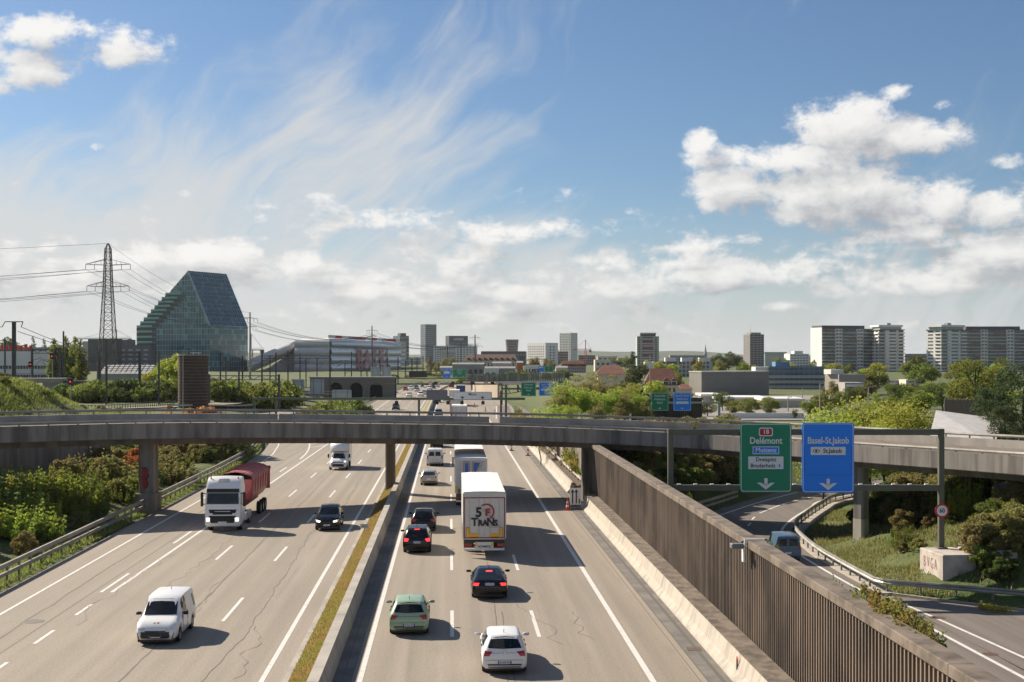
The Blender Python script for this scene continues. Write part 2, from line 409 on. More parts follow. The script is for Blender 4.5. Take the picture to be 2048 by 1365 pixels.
# ---- ribbons
def ribbon(name, left, right, m, parent=None, z=0.0):
    """sheet between two polylines of equal length"""
    v = []; 
    for a, b in zip(left, right): v += [(a[0], a[1], z if len(a) < 3 or z else a[2]), (b[0], b[1], z if len(b) < 3 or z else b[2])]
    f = [(2*i, 2*i+1, 2*i+3, 2*i+2) for i in range(len(left)-1)]
    me = bpy.data.meshes.new(name); me.from_pydata(v, [], f); me.materials.append(m); return link(name, me, parent)
YS = list(np.arange(22, 350, 8.0)) + list(np.arange(350, 760, 12.0))
EDGE_L = [(22, -23.3), (130, -23.2), (150, -23.4), (170, -24.2), (187, -25.6), (205, -28.5), (225, -33), (240, -37.5)]
def eL(Y): return pw(EDGE_L, Y) if Y < 241 else -21.6
def eR(Y): return pw([(205, 10.65), (228, 10.7), (250, 14.0), (330, 15.4)], Y)
def strip(name, u0, u1, y0, y1, m, parent=None, z=0.0, step=8.0):
    ys = list(np.arange(y0, y1, step)) + [y1]
    g = lambda u, y: u(y) if callable(u) else u
    return ribbon(name, [R(g(u0, y), y, z) for y in ys], [R(g(u1, y), y, z) for y in ys], m, parent)
mw = strip('motorway', lambda y: eL(y), -6.25, 22, 760, M_road); tag(mw, kind='structure')
mw2 = strip('motorway', -4.45, lambda y: eR(y), 22, 760, M_road); tag(mw2, kind='structure')
strip('gutter', -4.45, -3.75, 22, 420, M_gut, mw2, .004); strip('gutter', 9.75, 10.62, 22, 205, M_gut, mw2, .004)
M_line = mat('joint_line', (.11, .098, .085), .9)
for u, w in ((9.70, .05), (9.42, .03), (10.22, .16), (-4.1, .03), (-3.74, .03)): strip('joint', u, u + w, 22, 205, M_line, mw2, .008)
strip('joint', -18.55, -18.51, 22, 200, M_line, mw, .004)
# markings: every line and dash its own sheet
def mk(u, w, y0, y1, par): return strip('lane_marking', (lambda y: u(y) - w/2) if callable(u) else u - w/2, (lambda y: u(y) + w/2) if callable(u) else u + w/2, y0, y1, M_paint, par, .006)
mk(-3.4, .20, 22, 700, mw2); mk(7.65, .24, 22, 262, mw2); mk(-7.1, .20, 22, 700, mw)
def dashes(u, y0, par, y1=420, per=18.0, ln=6.0):
    y = y0
    while y < y1: mk(u, .17, y, y + ln, par); y += per
dashes(.1, 57.6 - 36, mw2, 560); dashes(3.9, 57.6 - 36, mw2, 300); dashes(-10.5, 61.0 - 36, mw, 560); dashes(-14.1, 61.5 - 36, mw, 560)
mk(lambda y: pw([(22, -17.7), (150, -17.3), (200, -17.1), (760, -17.3)], y), .20, 68.5, 700, mw)
y = 68.5
while y < 150: mk(-18.12, .17, y, y + 6, mw); y += 18
y = 56.2 - 31
while y < 64: mk(-17.7, .17, y, y + 2.8, mw); y += 6.2
mk(lambda y: pw([(22, -21.35), (140, -21.3), (165, -22.2), (186, -24.0), (205, -27), (225, -31.5), (240, -36)], y), .17, 22, 240, mw)
mk(lambda y: pw([(150, -17.7), (170, -18.3), (186, -19.7), (205, -22.3), (225, -26.6), (240, -31)], y), .2, 158, 238, mw)
for k in range(5):
    ya = 178 + k * 7; ul = pw([(150, -17.7), (170, -18.3), (186, -19.7), (205, -22.3), (225, -26.6)], ya)
    a, b = R(ul + .1, ya, .006), R(-17.3, ya + 4, .006)
    ribbon('lane_marking', [a, b], [a + Vector((0, .8, 0)), b + Vector((0, .8, 0))], M_paint, mw)
mk(lambda y: pw([(230, 7.7), (262, 9.2), (330, 11.6)], y), .2, 262, 330, mw2)
# grey re-surfaced strip of the exit lane
strip('exit_lane', lambda y: pw([(228, 8.6), (250, 9.2), (330, 11.9)], y), lambda y: pw([(228, 10.6), (250, 12.4), (330, 14.8)], y), 228, 330, M_ramp, mw2, .004)
# sealed cracks
def crack(u, y0, y1, w, par, amp=.25, seed=0, step=.7):
    rr = random.Random(seed); a = []; b = []; o = 0; y = y0
    while y < y1:
        o += rr.uniform(-1, 1) * amp * .3; o *= .97
        p = R(u + o, y, .009); ww = w * rr.uniform(.5, 1.2); a.append(p); b.append(p + Vector((ww, 0, 0))); y += step
    ribbon('sealed_crack', a, b, M_crack, par)
crack(2.15, 48, 79, .05, mw2, .08, 1); crack(2.4, 48, 64, .045, mw2, .10, 2); crack(-12.55, 40, 180, .05, mw, .14, 3); crack(-9.3, 44, 150, .035, mw, .35, 4)
crack(-19.6, 44, 180, .04, mw, .2, 5); crack(-14.9, 66, 92, .03, mw, .9, 6); crack(-16.9, 60, 82, .03, mw, .9, 7); crack(5.0, 56, 66, .03, mw2, 1.3, 8); crack(6.3, 57, 64, .03, mw2, 1.3, 9)
crack(-12.9, 55, 72, .03, mw, 1.0, 10); crack(-8.2, 50, 60, .03, mw, 1.2, 11)
# manhole covers and drain grates
for par, p, r in ((mw, gnd(68, 1243, .006), .42), ):
    mb = MB(); mb.lathe([(0.001, .004), (r, .004), (r + .03, .008), (r + .06, .0)], 24); o = mb.obj('manhole_cover', M_crack, par); o.location = p
for p in (gnd(1388, 1299, 0),):
    mb = MB()
    for k in range(6): mb.box(-.28 + k * .1, -.22 + k * .1, -.3, .3, .004, .016)
    o = mb.obj('drain_grate', mat('rusty_iron', (.10, .055, .035), .8), mw2); o.location = p
# ---- ramp and lay-by on the right
rl = spline([(9.6, 30, 0), (10.3, 60, 0), (9.5, 80, 0), (9.9, 92, 0), (12.6, 104, 0), (16.3, 114.6, 0), (21.5, 125, 0), (28, 136, 0), (38, 146, 0), (58, 156, 0)], 6)
rr_ = spline([(23.2, 30, 0), (22.6, 57, 0), (21.4, 77, 0), (20.9, 92, 0), (21.9, 103.5, 0), (24.4, 111.3, 0), (28.0, 120.2, 0), (30.9, 126.5, 0), (38, 135, 0), (58, 145, 0)], 6)
rp = ribbon('ramp_road', rl, rr_, M_ramp, None, -1.6); tag(rp, kind='structure')
mb = MB(); mb.face([(23.2, 30, -1.602), (62, 30, -1.602), (62, 46, -1.602), (27.7, 71.6, -1.602), (22.0, 76.4, -1.602), (21.5, 76.2, -1.602), (22.7, 57, -1.602)])
lb = mb.obj('lay_by', M_ramp); tag(lb, kind='structure')
def path_line(pts, w, z, m, par, n=6, name='lane_marking'):
    P = spline([(p[0], p[1], z) for p in pts], n); a = []; b = []
    for i, p in enumerate(P):
        t = (P[min(i+1, len(P)-1)] - P[max(i-1, 0)]).normalized(); nrm = Vector((t.y, -t.x, 0)) * w / 2; a.append(p - nrm); b.append(p + nrm)
    return ribbon(name, a, b, m, par)
path_line([(22.5, 50), (21.2, 69.4), (20.3, 85), (20.2, 94.6), (21.2, 103.8), (23.6, 111.8), (27.3, 121), (30, 127.4), (37, 136)], .22, -1.594, M_paint, rp)
path_line([(23.6, 60), (22.4, 70), (21.6, 76)], .2, -1.594, M_paint, rp)
path_line([(14.2, 108), (17.8, 114.6), (23.2, 125), (29.2, 135)], .2, -1.594, M_paint, rp)
path_line([(21.9, 116.8), (26, 125), (31.4, 133)], .16, -1.594, M_paint, rp)
for a, b in (((19.3, 108), (19.9, 110)), ((20.4, 112.2), (21.0, 114.2)), ((16.5, 98), (16.9, 101)), ((15.6, 88), (15.8, 92))): path_line([a, b], .16, -1.594, M_paint, rp, 2)
for p, r in ((gnd(1874, 1236, -1.6), .40), (gnd(1980, 1309, -1.6), .33)):
    mb = MB(); mb.lathe([(0.001, .006), (r, .006), (r + .05, .0)], 24); o = mb.obj('manhole_cover', mat('rusty_iron', (.10, .055, .035), .8), lb); o.location = p
# kerb along the ramp edge
def sweep(name, path, prof, m, parent=None, closed=True, caps=True, smooth=False):
    """prof: (side offset to the right of travel, z) ring, swept along path"""
    rings = []
    for i, p in enumerate(path):
        t = (path[min(i+1, len(path)-1)] - path[max(i-1, 0)]); t.z = 0; t.normalize(); nr = Vector((t.y, -t.x, 0))
        rings.append([p + nr * a + Vector((0, 0, b)) for a, b in prof])
    mb = MB(); mb.loft(rings, closed, caps); return mb.obj(name, m, parent, smooth)
kp = spline([(21.5, 77, -1.6), (21.0, 85, -1.6), (20.95, 93, -1.6), (21.95, 103.2, -1.6), (24.5, 111, -1.6), (28.1, 120, -1.6), (31, 126.2, -1.6), (38.1, 134.8, -1.6)], 5)
ko = sweep('kerb', kp, [(.05, -.15), (.05, .04), (.85, .06), (.85, -.15)], M_conc, rp)
kp2 = spline([(62.3, 46, -1.6), (45, 59, -1.6), (27.9, 71.8, -1.6), (22.1, 76.7, -1.6)], 4)
sweep('kerb', kp2, [(.0, -.15), (.0, .10), (.15, .10), (.15, -.15)], M_conc, lb)
# ---- guard rails
def box_rail(path, z0, z1, w, side=0.0): return [(side - w/2, z0), (side - w/2, z1), (side + w/2, z1), (side + w/2, z0)]
def resample(P, step):
    out = [P[0].copy()]; acc = 0.0
    for a, b in zip(P, P[1:]):
        L = (b - a).length; t = step - acc
        while t <= L: out.append(a + (b - a) * (t / L)); t += step
        acc = (acc + L) % step
    return out
def guard_rail(label, path, rails, post_h, step, m_rail, group=None, post_side=0.0, cat='guard rail', m_post=None, parent=None, pw_=.10, name='guard_rail'):
    base = path[0]
    root = thing(name, label, cat, base, 0, group) if parent is None else parent
    L = [p - base for p in path] if parent is None else path
    for (z0, z1, w, s, nm) in rails:
        # W-section: the face has a fold
        mid = (z0 + z1) / 2; h = z1 - z0
        prof = [(s - w/2, z0), (s - w/2 - .02, z0 + h*.25), (s - w/2 + .03, mid), (s - w/2 - .02, z1 - h*.25), (s - w/2, z1), (s + w/2, z1), (s + w/2, z0)]
        sweep(nm, L, prof, m_rail, root)
    mb = MB(); mb.box(-pw_/2, pw_/2, -pw_/2, pw_/2, -.3, post_h); me = mb.mesh('post', [m_post or M_steeld])
    for p in resample(L, step):
        o = link('post', me, root, p + Vector((post_side, 0, 0)))
    return root
lp = [R(pw([(22, -24.2), (110, -24.1), (135, -24.2), (155, -24.6), (172, -25.5), (190, -27.2), (205, -29.7), (225, -34.2), (245, -40)], y), y, .0) for y in list(np.arange(22, 246, 4.0))]
guard_rail('double beam guard rail along the hedge bank beside the oncoming lanes', lp, [(.82, 1.06, .14, .08, 'upper_rail'), (.38, .58, .12, .08, 'lower_rail')], .98, 2.0, M_wrail, m_post=M_steeld)
lp2 = [R(-21.9, y) for y in np.arange(250, 720, 6.0)]
guard_rail('guard rail on the far stretch left of the oncoming lanes', lp2, [(.55, .85, .1, .06, 'upper_rail')], .8, 4.0, M_steel)
gp = [p + Vector((.55, 0, .06)) for p in spline([(21.0, 78.2, -1.6), (20.75, 85, -1.6), (20.7, 93, -1.6), (21.6, 103.2, -1.6), (24.1, 111, -1.6), (27.7, 120, -1.6), (30.6, 126.2, -1.6), (37.6, 134.8, -1.6)], 5)]
gp = [p - Vector((0, 0, 0)) for p in gp]
gp_far = spline([(21.55, 78.2, -1.54), (22.2, 77.3, -1.54), (25.2, 75.3, -1.5), (28.2, 73.3, -1.45), (31.5, 70.6, -1.4), (38, 65.5, -1.3)], 4)
guard_rail('bright galvanised guard rail curving along the exit ramp embankment', list(reversed(gp_far))[:-1] + gp, [(.42, .74, .1, -.06, 'rail')], .68, 2.0, M_steel)
gl = spline([(12.9, 110.2, -1.5), (15.6, 114.9, -1.5), (18.6, 120.6, -1.5), (21.6, 126.6, -1.5)], 4)
guard_rail('short two beam guard rail left of the ramp before the underpass', gl, [(.75, .98, .1, .06, 'upper_rail'), (.3, .5, .1, .06, 'lower_rail')], .9, 1.6, M_steel)
# ---- median: low wall, coping, kerb, grass strip
med = thing('median_barrier', 'low concrete median wall with grass strip between the two carriageways', 'barrier', R(-5, 22))
med_o = R(-5, 22)
def rseg(u_z, y0, y1, name, m, parent, origin, step=8.0):
    ys = list(np.arange(y0, y1 - .01, step)) + [y1]
    mb = MB(); mb.loft([[R(u, y, z) - origin for u, z in u_z] for y in ys]); return mb.obj(name, m, parent)
y = 22.0
while y < 420:
    L = 12.0
    rseg([(-4.42, -.1), (-4.5, .35), (-4.62, .80), (-4.95, .80), (-4.95, -.1)], y, y + L - .025, 'wall_segment', M_conc, med, med_o, 6)
    rseg([(-4.58, .802), (-4.58, .90), (-5.0, .90), (-5.0, .802)], y, y + L - .03, 'coping', M_parap, med, med_o, 6)
    rseg([(-6.04, -.1), (-6.04, .10), (-6.28, .10), (-6.3, -.1)], y, y + L - .03, 'kerb', M_parap, med, med_o, 6)
    y += L
vg = []
gsoil = ribbon('grass_bed', [R(-6.05, y, .08) for y in np.arange(22, 421, 8)], [R(-4.97, y, .66) for y in np.arange(22, 421, 8)], mat('dry_grass_bed', (.15, .17, .045), 1, col2=(.26, .19, .08), scale=.5, coord='pos', bump=.6, bscale=9))
tag(gsoil, kind='structure')
# ---- right barrier with ledge, then the ribbed wall
bar = thing('concrete_barrier', 'pale stepped concrete barrier at the foot of the ribbed wall', 'barrier', R(10.9, 24)); b_o = R(10.9, 24)
y = 24.0
while y < 108:
    L = 4.6
    e = min(y + L - .02, 108.4)
    rseg([(10.62, -.1), (10.68, .10), (10.92, .33), (11.08, .92), (11.36, .92), (11.36, -.1)], y, e, 'barrier_segment', M_conc, bar, b_o, 5)
    rseg([(11.04, .922), (11.03, 1.0), (11.42, 1.0), (11.42, .922)], y, e - .02, 'cap_stone', M_cop, bar, b_o, 5)
    y += L
rseg([(11.37, -.1), (11.37, .94), (11.95, .97), (11.95, -.1)], 24, 108.4, 'paved_ledge', M_cop, bar, b_o, 8)
bar2 = thing('concrete_barrier', 'pale concrete barrier beside the wall beyond the overpass', 'barrier', R(10.9, 119)); b_o = R(10.9, 119)
y = 119.0
while y < 224:
    rseg([(10.55, -.1), (10.6, .10), (10.82, .33), (10.95, .92), (11.15, .92), (11.15, -.1)], y, y + 5.98, 'barrier_segment', M_conc, bar2, b_o, 6); y += 6
wall = thing('ribbed_wall', 'tall brown wall of vertical concrete ribs between motorway and exit ramp', 'wall', R(12.2, 24)); w_o = R(12.2, 24)
rseg([(12.28, -.2), (12.28, 4.61), (12.45, 4.61), (12.45, -.2)], 24, WALL_END, 'backing_wall', M_back, wall, w_o, 10)
rib = MB(); rib.loft([[(-.012, -.045, z), (-.012, .045, z), (.34, .06, z), (.34, -.06, z)] for z in (.9, 4.64)]); rme = rib.mesh('rib', [M_rib])
ang = math.atan(.047)
y = 25.2; k = 0
while y < WALL_END - .1: link('rib', rme, wall, R(11.97, y) - w_o, ang); y += .298
y = 24.0
while y < WALL_END - 1:
    L = 7.4; e = min(y + L - .03, WALL_END)
    o = rseg([(11.84, 4.62), (11.84, 4.88), (11.87, 4.91), (12.46, 4.91), (12.49, 4.88), (12.49, 4.62)], y, e, 'coping', M_cop, wall, w_o, 4); y += L
rseg([(12.46, -2), (12.46, 4.40), (12.80, 4.42), (12.80, -2)], 24, WALL_END, 'planter_trough', M_soil, wall, w_o, 10)
rseg([(12.80, -2), (12.80, 4.46), (12.9, 4.46), (12.9, -2)], 24, WALL_END, 'trough_lip', M_cop, wall, w_o, 10)
rseg([(11.95, .95), (11.95, 4.9), (12.9, 4.9), (12.9, -1)], WALL_END + .01, WALL_END + .3, 'end_slab', M_cdark, wall, w_o)
# camera/sensor bracket on the wall
sb = thing('sensor_box', 'small grey traffic sensor bracket clamped over the ribbed wall coping', 'sensor', R(12.1, 52.6, 4.91), ang)
mb = MB(); mb.box(-.35, .45, -.04, .04, 0.0, .05).box(-.38, -.32, -.04, .04, -.55, .05); mb.obj('bracket', M_white, sb)
mb = MB(); mb.box(-.95, -.45, -.35, .05, -.3, -.1); bevel(mb.obj('housing', M_grey, sb), .03)
mb = MB(); mb.box(-.45, -.36, -.14, .14, -.85, -.35); mb.obj('panel', M_white, sb)
mb = MB(); mb.tube((-.6, .1, -.2), (-.35, .15, -.05), .05); mb.obj('arm', M_black, sb)
# delineators clipped to the barrier
rd = thing('delineator', 'orange topped reflector post on the barrier below the ribbed wall', 'post', gnd(1473, 1330, .5) + Vector((.02, 0, 0)))
mb = MB(); mb.tube((0, 0, -.25), (0, 0, .12), .035, .035, 8); mb.obj('post', M_grey, rd)
mb = MB(); mb.tube((0, 0, .121), (0, 0, .32), .045, .02, 8); mb.obj('cap', M_orange, rd)
# ---- wall beyond the overpass, with slabs and gaps
w2 = thing('slab_wall', 'dark concrete slab wall with ivy streaks beyond the overpass', 'wall', R(12.3, 117)); w_o = R(12.3, 117)
slab_mats = [M_cdark] * 6 + [mat('slab_tan', (.30, .22, .16), .9, col2=(.18, .13, .10), scale=1, coord='pos'), mat('slab_pink', (.42, .24, .26), .9), mat('slab_yellow', (.5, .40, .16), .9), mat('slab_blue', (.25, .38, .42), .9)]
y = 117.2; k = 0
while y < 236:
    m = slab_mats[(k * 7) % 6] if y < 135 else slab_mats[[6, 7, 8, 9, 6, 0, 6][k % 7]] if y < 165 else M_cdark
    rseg([(12.2, -.3), (12.2, 4.6 if y < 125 else 3.6), (12.5, 4.6 if y < 125 else 3.6), (12.5, -.3)], y, y + 2.3, 'slab', m, w2, w_o, 3); y += 2.5; k += 1
rseg([(12.55, -.3), (12.55, 3.4), (12.8, 3.4), (12.8, -.3)], 117, 236, 'backing_wall', M_back, w2, w_o, 10)
kb = [R(12.0, y, .9) for y in np.arange(119, 200, 4.0)]
rseg([(11.2, -.2), (11.2, .55), (12.15, .8), (12.15, -.2)], 119, 228, 'planted_bank', M_soil, w2, w_o, 8)
guard_rail('white kerb rail along the planted bank beyond the overpass', [R(11.95, y, .5) for y in np.arange(120, 200, 4.0)], [(.5, .75, .12, 0, 'rail')], .6, 3.0, M_parap)
# ---- overpass
BF = [(-250, 86), (0, 96), (297, 101), (600, 106.5), (1000, 111.5), (1336, 108.5), (1500, 103.5), (1722, 94.5), (1900, 88), (2048, 83), (2250, 76)]
BZ = [(-250, 894), (0, 887), (297, 878.5), (600, 876.5), (820, 877), (1000, 881), (1172, 888), (1336, 895), (1478, 905), (1722, 926), (1900, 940), (2048, 952), (2250, 968)]
bfront = spline([at(px, pw(BZ, px), Y) for px, Y in BF], 8)
br = thing('overpass', 'curved grey concrete overpass carrying a ramp across the motorway', 'bridge', (0, 112, 0)); bo = Vector((0, 112, 0))
bp = [p - bo for p in bfront]
# travel goes left to right, so the far side is to the left: negative side offset
H = 1.2
sweep('fascia', bp, [(0, 0), (.03, .06), (.03, H), (-.32, H), (-.32, 0)], M_fascia, br)
fj = MB(); fj.box(-.012, .012, -.006, .02, .05, H - .02); fjm = fj.mesh('formwork_joint', [M_cdark]); jp = resample(bp, 3.6)
for i, p in enumerate(jp[1:-1], 1):
    t = jp[i+1] - jp[i-1]; o = link('formwork_joint', fjm, br, p + Vector((t.y, -t.x, 0)).normalized() * .03, math.atan2(t.y, t.x))
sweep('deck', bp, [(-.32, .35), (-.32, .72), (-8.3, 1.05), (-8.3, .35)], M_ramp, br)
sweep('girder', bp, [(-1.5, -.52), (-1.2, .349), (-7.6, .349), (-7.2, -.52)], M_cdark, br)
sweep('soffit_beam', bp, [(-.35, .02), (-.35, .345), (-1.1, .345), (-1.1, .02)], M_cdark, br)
# far parapet in separate lengths with joints
N = len(bp); step = 8
for i in range(0, N - 1, step):
    seg = bp[i:i + step + 1]
    if len(seg) < 2: continue
    seg = [p.copy() for p in seg]; d = (seg[-1] - seg[-2]).normalized(); seg[-1] = seg[-1] - d * .04
    sweep('far_parapet', seg, [(-8.31, .34), (-8.31, H + .42), (-8.62, H + .42), (-8.62, .34)], M_parap, br)
def rail_on(side, z0, z1, nm, m):
    sweep(nm, bp, [(side, z0), (side + .03, (z0+z1)/2), (side, z1), (side - .14, z1), (side - .14, z0)], m, br)
rail_on(-.12, H + .06, H + .26, 'near_rail', M_wrail); rail_on(-8.36, H + .60, H + .80, 'far_rail', M_wrail)
pmb = MB(); pmb.box(-.05, .05, -.04, .04, -.02, .24); pme = pmb.mesh('rail_post', [M_steeld]); cnt = 0
for side, zz in ((-.30, H), (-8.45, H + .41)):
    P = []
    for i, p in enumerate(bp):
        t = bp[min(i+1, N-1)] - bp[max(i-1, 0)]; t.z = 0; t.normalize(); P.append(p + Vector((t.y, -t.x, 0)) * side + Vector((0, 0, zz)))
    for q in resample(P, 2.1): link('rail_post', pme, br, q + Vector((0, 0, .0)))
def pier(px, Y, w, d, base_z, rz, m=M_fascia, name='pier'):
    c = at(px, 800, Y); c.z = 0
    i = min(range(N), key=lambda k: (bfront[k].xy - c.xy).length); top = bfront[i].z - .5
    mb = MB(); n = .12
    ring = [(-w/2+n, -d/2), (w/2-n, -d/2), (w/2, -d/2+n), (w/2, d/2-n), (w/2-n, d/2), (-w/2+n, d/2), (-w/2, d/2-n), (-w/2, -d/2+n)]
    T = Matrix.Translation(c - bo) @ Matrix.Rotation(rz, 4, 'Z')
    mb.loft([[T @ Vector((a, b, z)) for a, b in ring] for z in (base_z, top + .05)]); return mb.obj(name, m, br), c
p1, pc = pier(297, 105, 1.15, 2.0, -.3, .05)
bl = thing('pier_footing', 'square concrete footing block with graffiti under the overpass pier', 'footing', (pc.x, pc.y, -.3))
mb = MB(); mb.box(-.72, .72, -1.25, -1.005, 0, 1.75).box(-.72, .72, 1.005, 1.25, 0, 1.75).box(-.72, -.6, -1.004, 1.004, 0, 1.75).box(.6, .72, -1.004, 1.004, 0, 1.75); mb.obj('block', M_fascia, bl)
M_gred = mat('graffiti_red', (.42, .03, .025), .6); M_gblk = mat('graffiti_black', (.02, .02, .022), .6); M_gpink = mat('graffiti_faded', (.30, .10, .09), .8)
text('B', 1.15, M_gblk, p1, Matrix.Translation(pc - bo + Vector((-.02, -1.012, 3.0))), 'graffiti', .85, .002, bold=.10)
text('B', 1.05, M_gred, p1, Matrix.Translation(pc - bo + Vector((-.02, -1.018, 3.0))), 'graffiti', .85, .002, bold=.045)
mb = MB(); mb.lathe([(.001, 0), (.36, 0)], 16, axis='Y'); o = mb.obj('graffiti', M_gblk, p1, fix=False); o.location = pc - bo + Vector((-.08, -1.006, 2.25)); o.scale = (1, 1, 1.15)
mb = MB(); mb.lathe([(.001, 0), (.29, 0)], 16, axis='Y'); o = mb.obj('graffiti', M_gred, p1, fix=False); o.location = pc - bo + Vector((-.08, -1.012, 2.25)); o.scale = (1, 1, 1.15)
pier(781, 118.8, .85, 1.7, -.2, .05, M_cdark); pier(1722, 97.0, .82, .95, -3.0, .6, M_fascia); pier(1174, 116.5, .9, 1.4, -.3, .05, M_cdark)
mo, mc = pier(1722, 97.0, .84, .97, -3.0, .6, M_parap, 'pier_collar')
for v in mo.data.vertices:
    if v.co.z > 0: v.co.z = .35
# right abutment
ab = thing('abutment', 'pale concrete abutment with graffiti at the right end of the overpass', 'abutment', (38, 90, 1))
mb = MB(); mb.box(-4.5, 6, -2, 6, -1, 2.35); o = mb.obj('wall', M_fascia, ab); o.rotation_euler[2] = -.9
# left retaining wall under the overpass
lw = thing('retaining_wall', 'dark board marked concrete retaining wall behind the bushes under the overpass', 'wall', (-36, 100, 0))
a, b = Vector((-54.0, 92, 0)), Vector((-38.6, 127, 0)); d = (b - a); n_ = 9
for k in range(n_):
    p, q = a + d * (k / n_), a + d * ((k + 1) / n_ - .0007); mb = MB(); tp = lerp(5.3, 5.0, k / n_)
    nr = Vector((-d.y, d.x, 0)).normalized() * .5
    base = [p, q, q + nr, p + nr]; mb.loft([[v + Vector((36, -100, z)) for v in base] for z in (-.5, tp)]); mb.obj('wall_panel', M_cdark, lw)
# ================================================================ vegetation
L_dark = leafmat('leaf_dark', (.05, .075, .016), (.105, .13, .03)); L_mid = leafmat('leaf_mid', (.09, .12, .022), (.17, .19, .04), (.24, .22, .045))
L_bright = leafmat('leaf_bright', (.17, .22, .03), (.28, .31, .05), (.36, .32, .07)); L_olive = leafmat('leaf_olive', (.13, .13, .045), (.22, .20, .07), (.28, .19, .06))
L_autumn = leafmat('leaf_autumn', (.36, .11, .04), (.24, .17, .045), (.46, .17, .05)); L_pine = leafmat('leaf_pine', (.03, .046, .018), (.065, .085, .034))
L_yellow = leafmat('leaf_yellow', (.30, .22, .03), (.20, .18, .035)); L_grass = leafmat('grass_blades', (.11, .15, .025), (.21, .22, .06), (.30, .24, .12)); L_dry = leafmat('dry_grass_blades', (.17, .20, .04), (.30, .26, .08), (.38, .26, .12), patch=(.30, .21, .085))
M_bark = mat('bark', (.075, .058, .045), .95, col2=(.045, .036, .03), scale=6, stretch=(1, 1, .2)); M_birch = mat('birch_bark', (.45, .42, .38), .9, col2=(.12, .11, .10), scale=4, stretch=(1, 1, 4), contrast=(.5, .7))
def leaf_mesh(name, P, N, size, m, rng, flat=.35, aspect=.6):
    n = len(P); r = rng.normal(size=(n, 3)); r = r / np.linalg.norm(r, axis=1, keepdims=True)
    nrm = r + N * flat + np.array([0, 0, .25]); nrm /= np.linalg.norm(nrm, axis=1, keepdims=True)
    t = rng.normal(size=(n, 3)); t -= nrm * np.sum(t * nrm, axis=1, keepdims=True); t /= np.linalg.norm(t, axis=1, keepdims=True); b = np.cross(nrm, t)
    s = (size * rng.uniform(.6, 1.35, n))[:, None]
    V = np.stack([P - t*s*.5, P + b*s*.5*aspect, P + t*s*.5, P - b*s*.5*aspect], axis=1).reshape(-1, 3)
    me = bpy.data.meshes.new(name); me.vertices.add(4*n); me.vertices.foreach_set('co', V.astype(np.float32).ravel())
    me.loops.add(4*n); me.loops.foreach_set('vertex_index', np.arange(4*n, dtype=np.int32)); me.polygons.add(n)
    me.polygons.foreach_set('loop_start', np.arange(0, 4*n, 4, dtype=np.int32)); me.polygons.foreach_set('loop_total', np.full(n, 4, dtype=np.int32))
    me.update(calc_edges=True); me.materials.append(m); return me
def clump_points(rng, centres, radii, n):
    k = rng.choice(len(centres), n, p=(radii**2) / np.sum(radii**2)); d = rng.normal(size=(n, 3)); d /= np.linalg.norm(d, axis=1, keepdims=True)
    rr = radii[k] * rng.uniform(.45, 1.05, n) ** .7
    return centres[k] + d * rr[:, None] * np.array([1, 1, .8]), d
def crown_clumps(rng, n, rx, rz, cz, shell=.55):
    d = rng.normal(size=(n, 3)); d /= np.linalg.norm(d, axis=1, keepdims=True); q = rng.uniform(shell, 1.0, n)[:, None]
    c = d * q * np.array([rx, rx, rz]) * .82; c[:, 2] = c[:, 2] + cz
    return c, rng.uniform(.16, .36, n) * rx
def branchy(rng, h, cl, r0, m, k=14, split=.3, lean=.05):
    mb = MB(); top = Vector((rng.uniform(-lean, lean)*h, rng.uniform(-lean, lean)*h, h*.82)); pts = [Vector((0, 0, -.3))] + [Vector((0, 0, 0)).lerp(top, t) + Vector((rng.uniform(-.02, .02)*h, rng.uniform(-.02, .02)*h, 0)) for t in (.15, .35, .55, .75, 1)]
    for i in range(len(pts)-1): mb.tube(pts[i], pts[i+1], r0*(1-i/5.6), r0*(1-(i+1)/5.6), 7, caps=False)
    for c in cl[:k]:
        c = Vector(c); s = pts[1].lerp(top, min(.95, max(split, (c.z / h) * .62))); mid = s.lerp(c, .5) + Vector((0, 0, .04*h)); mb.tube(s, mid, r0*.36, r0*.22, 5, caps=False); mb.tube(mid, c, r0*.22, r0*.07, 5, caps=False)
    return mb.mesh('trunk', [m], True)
TREE = {}
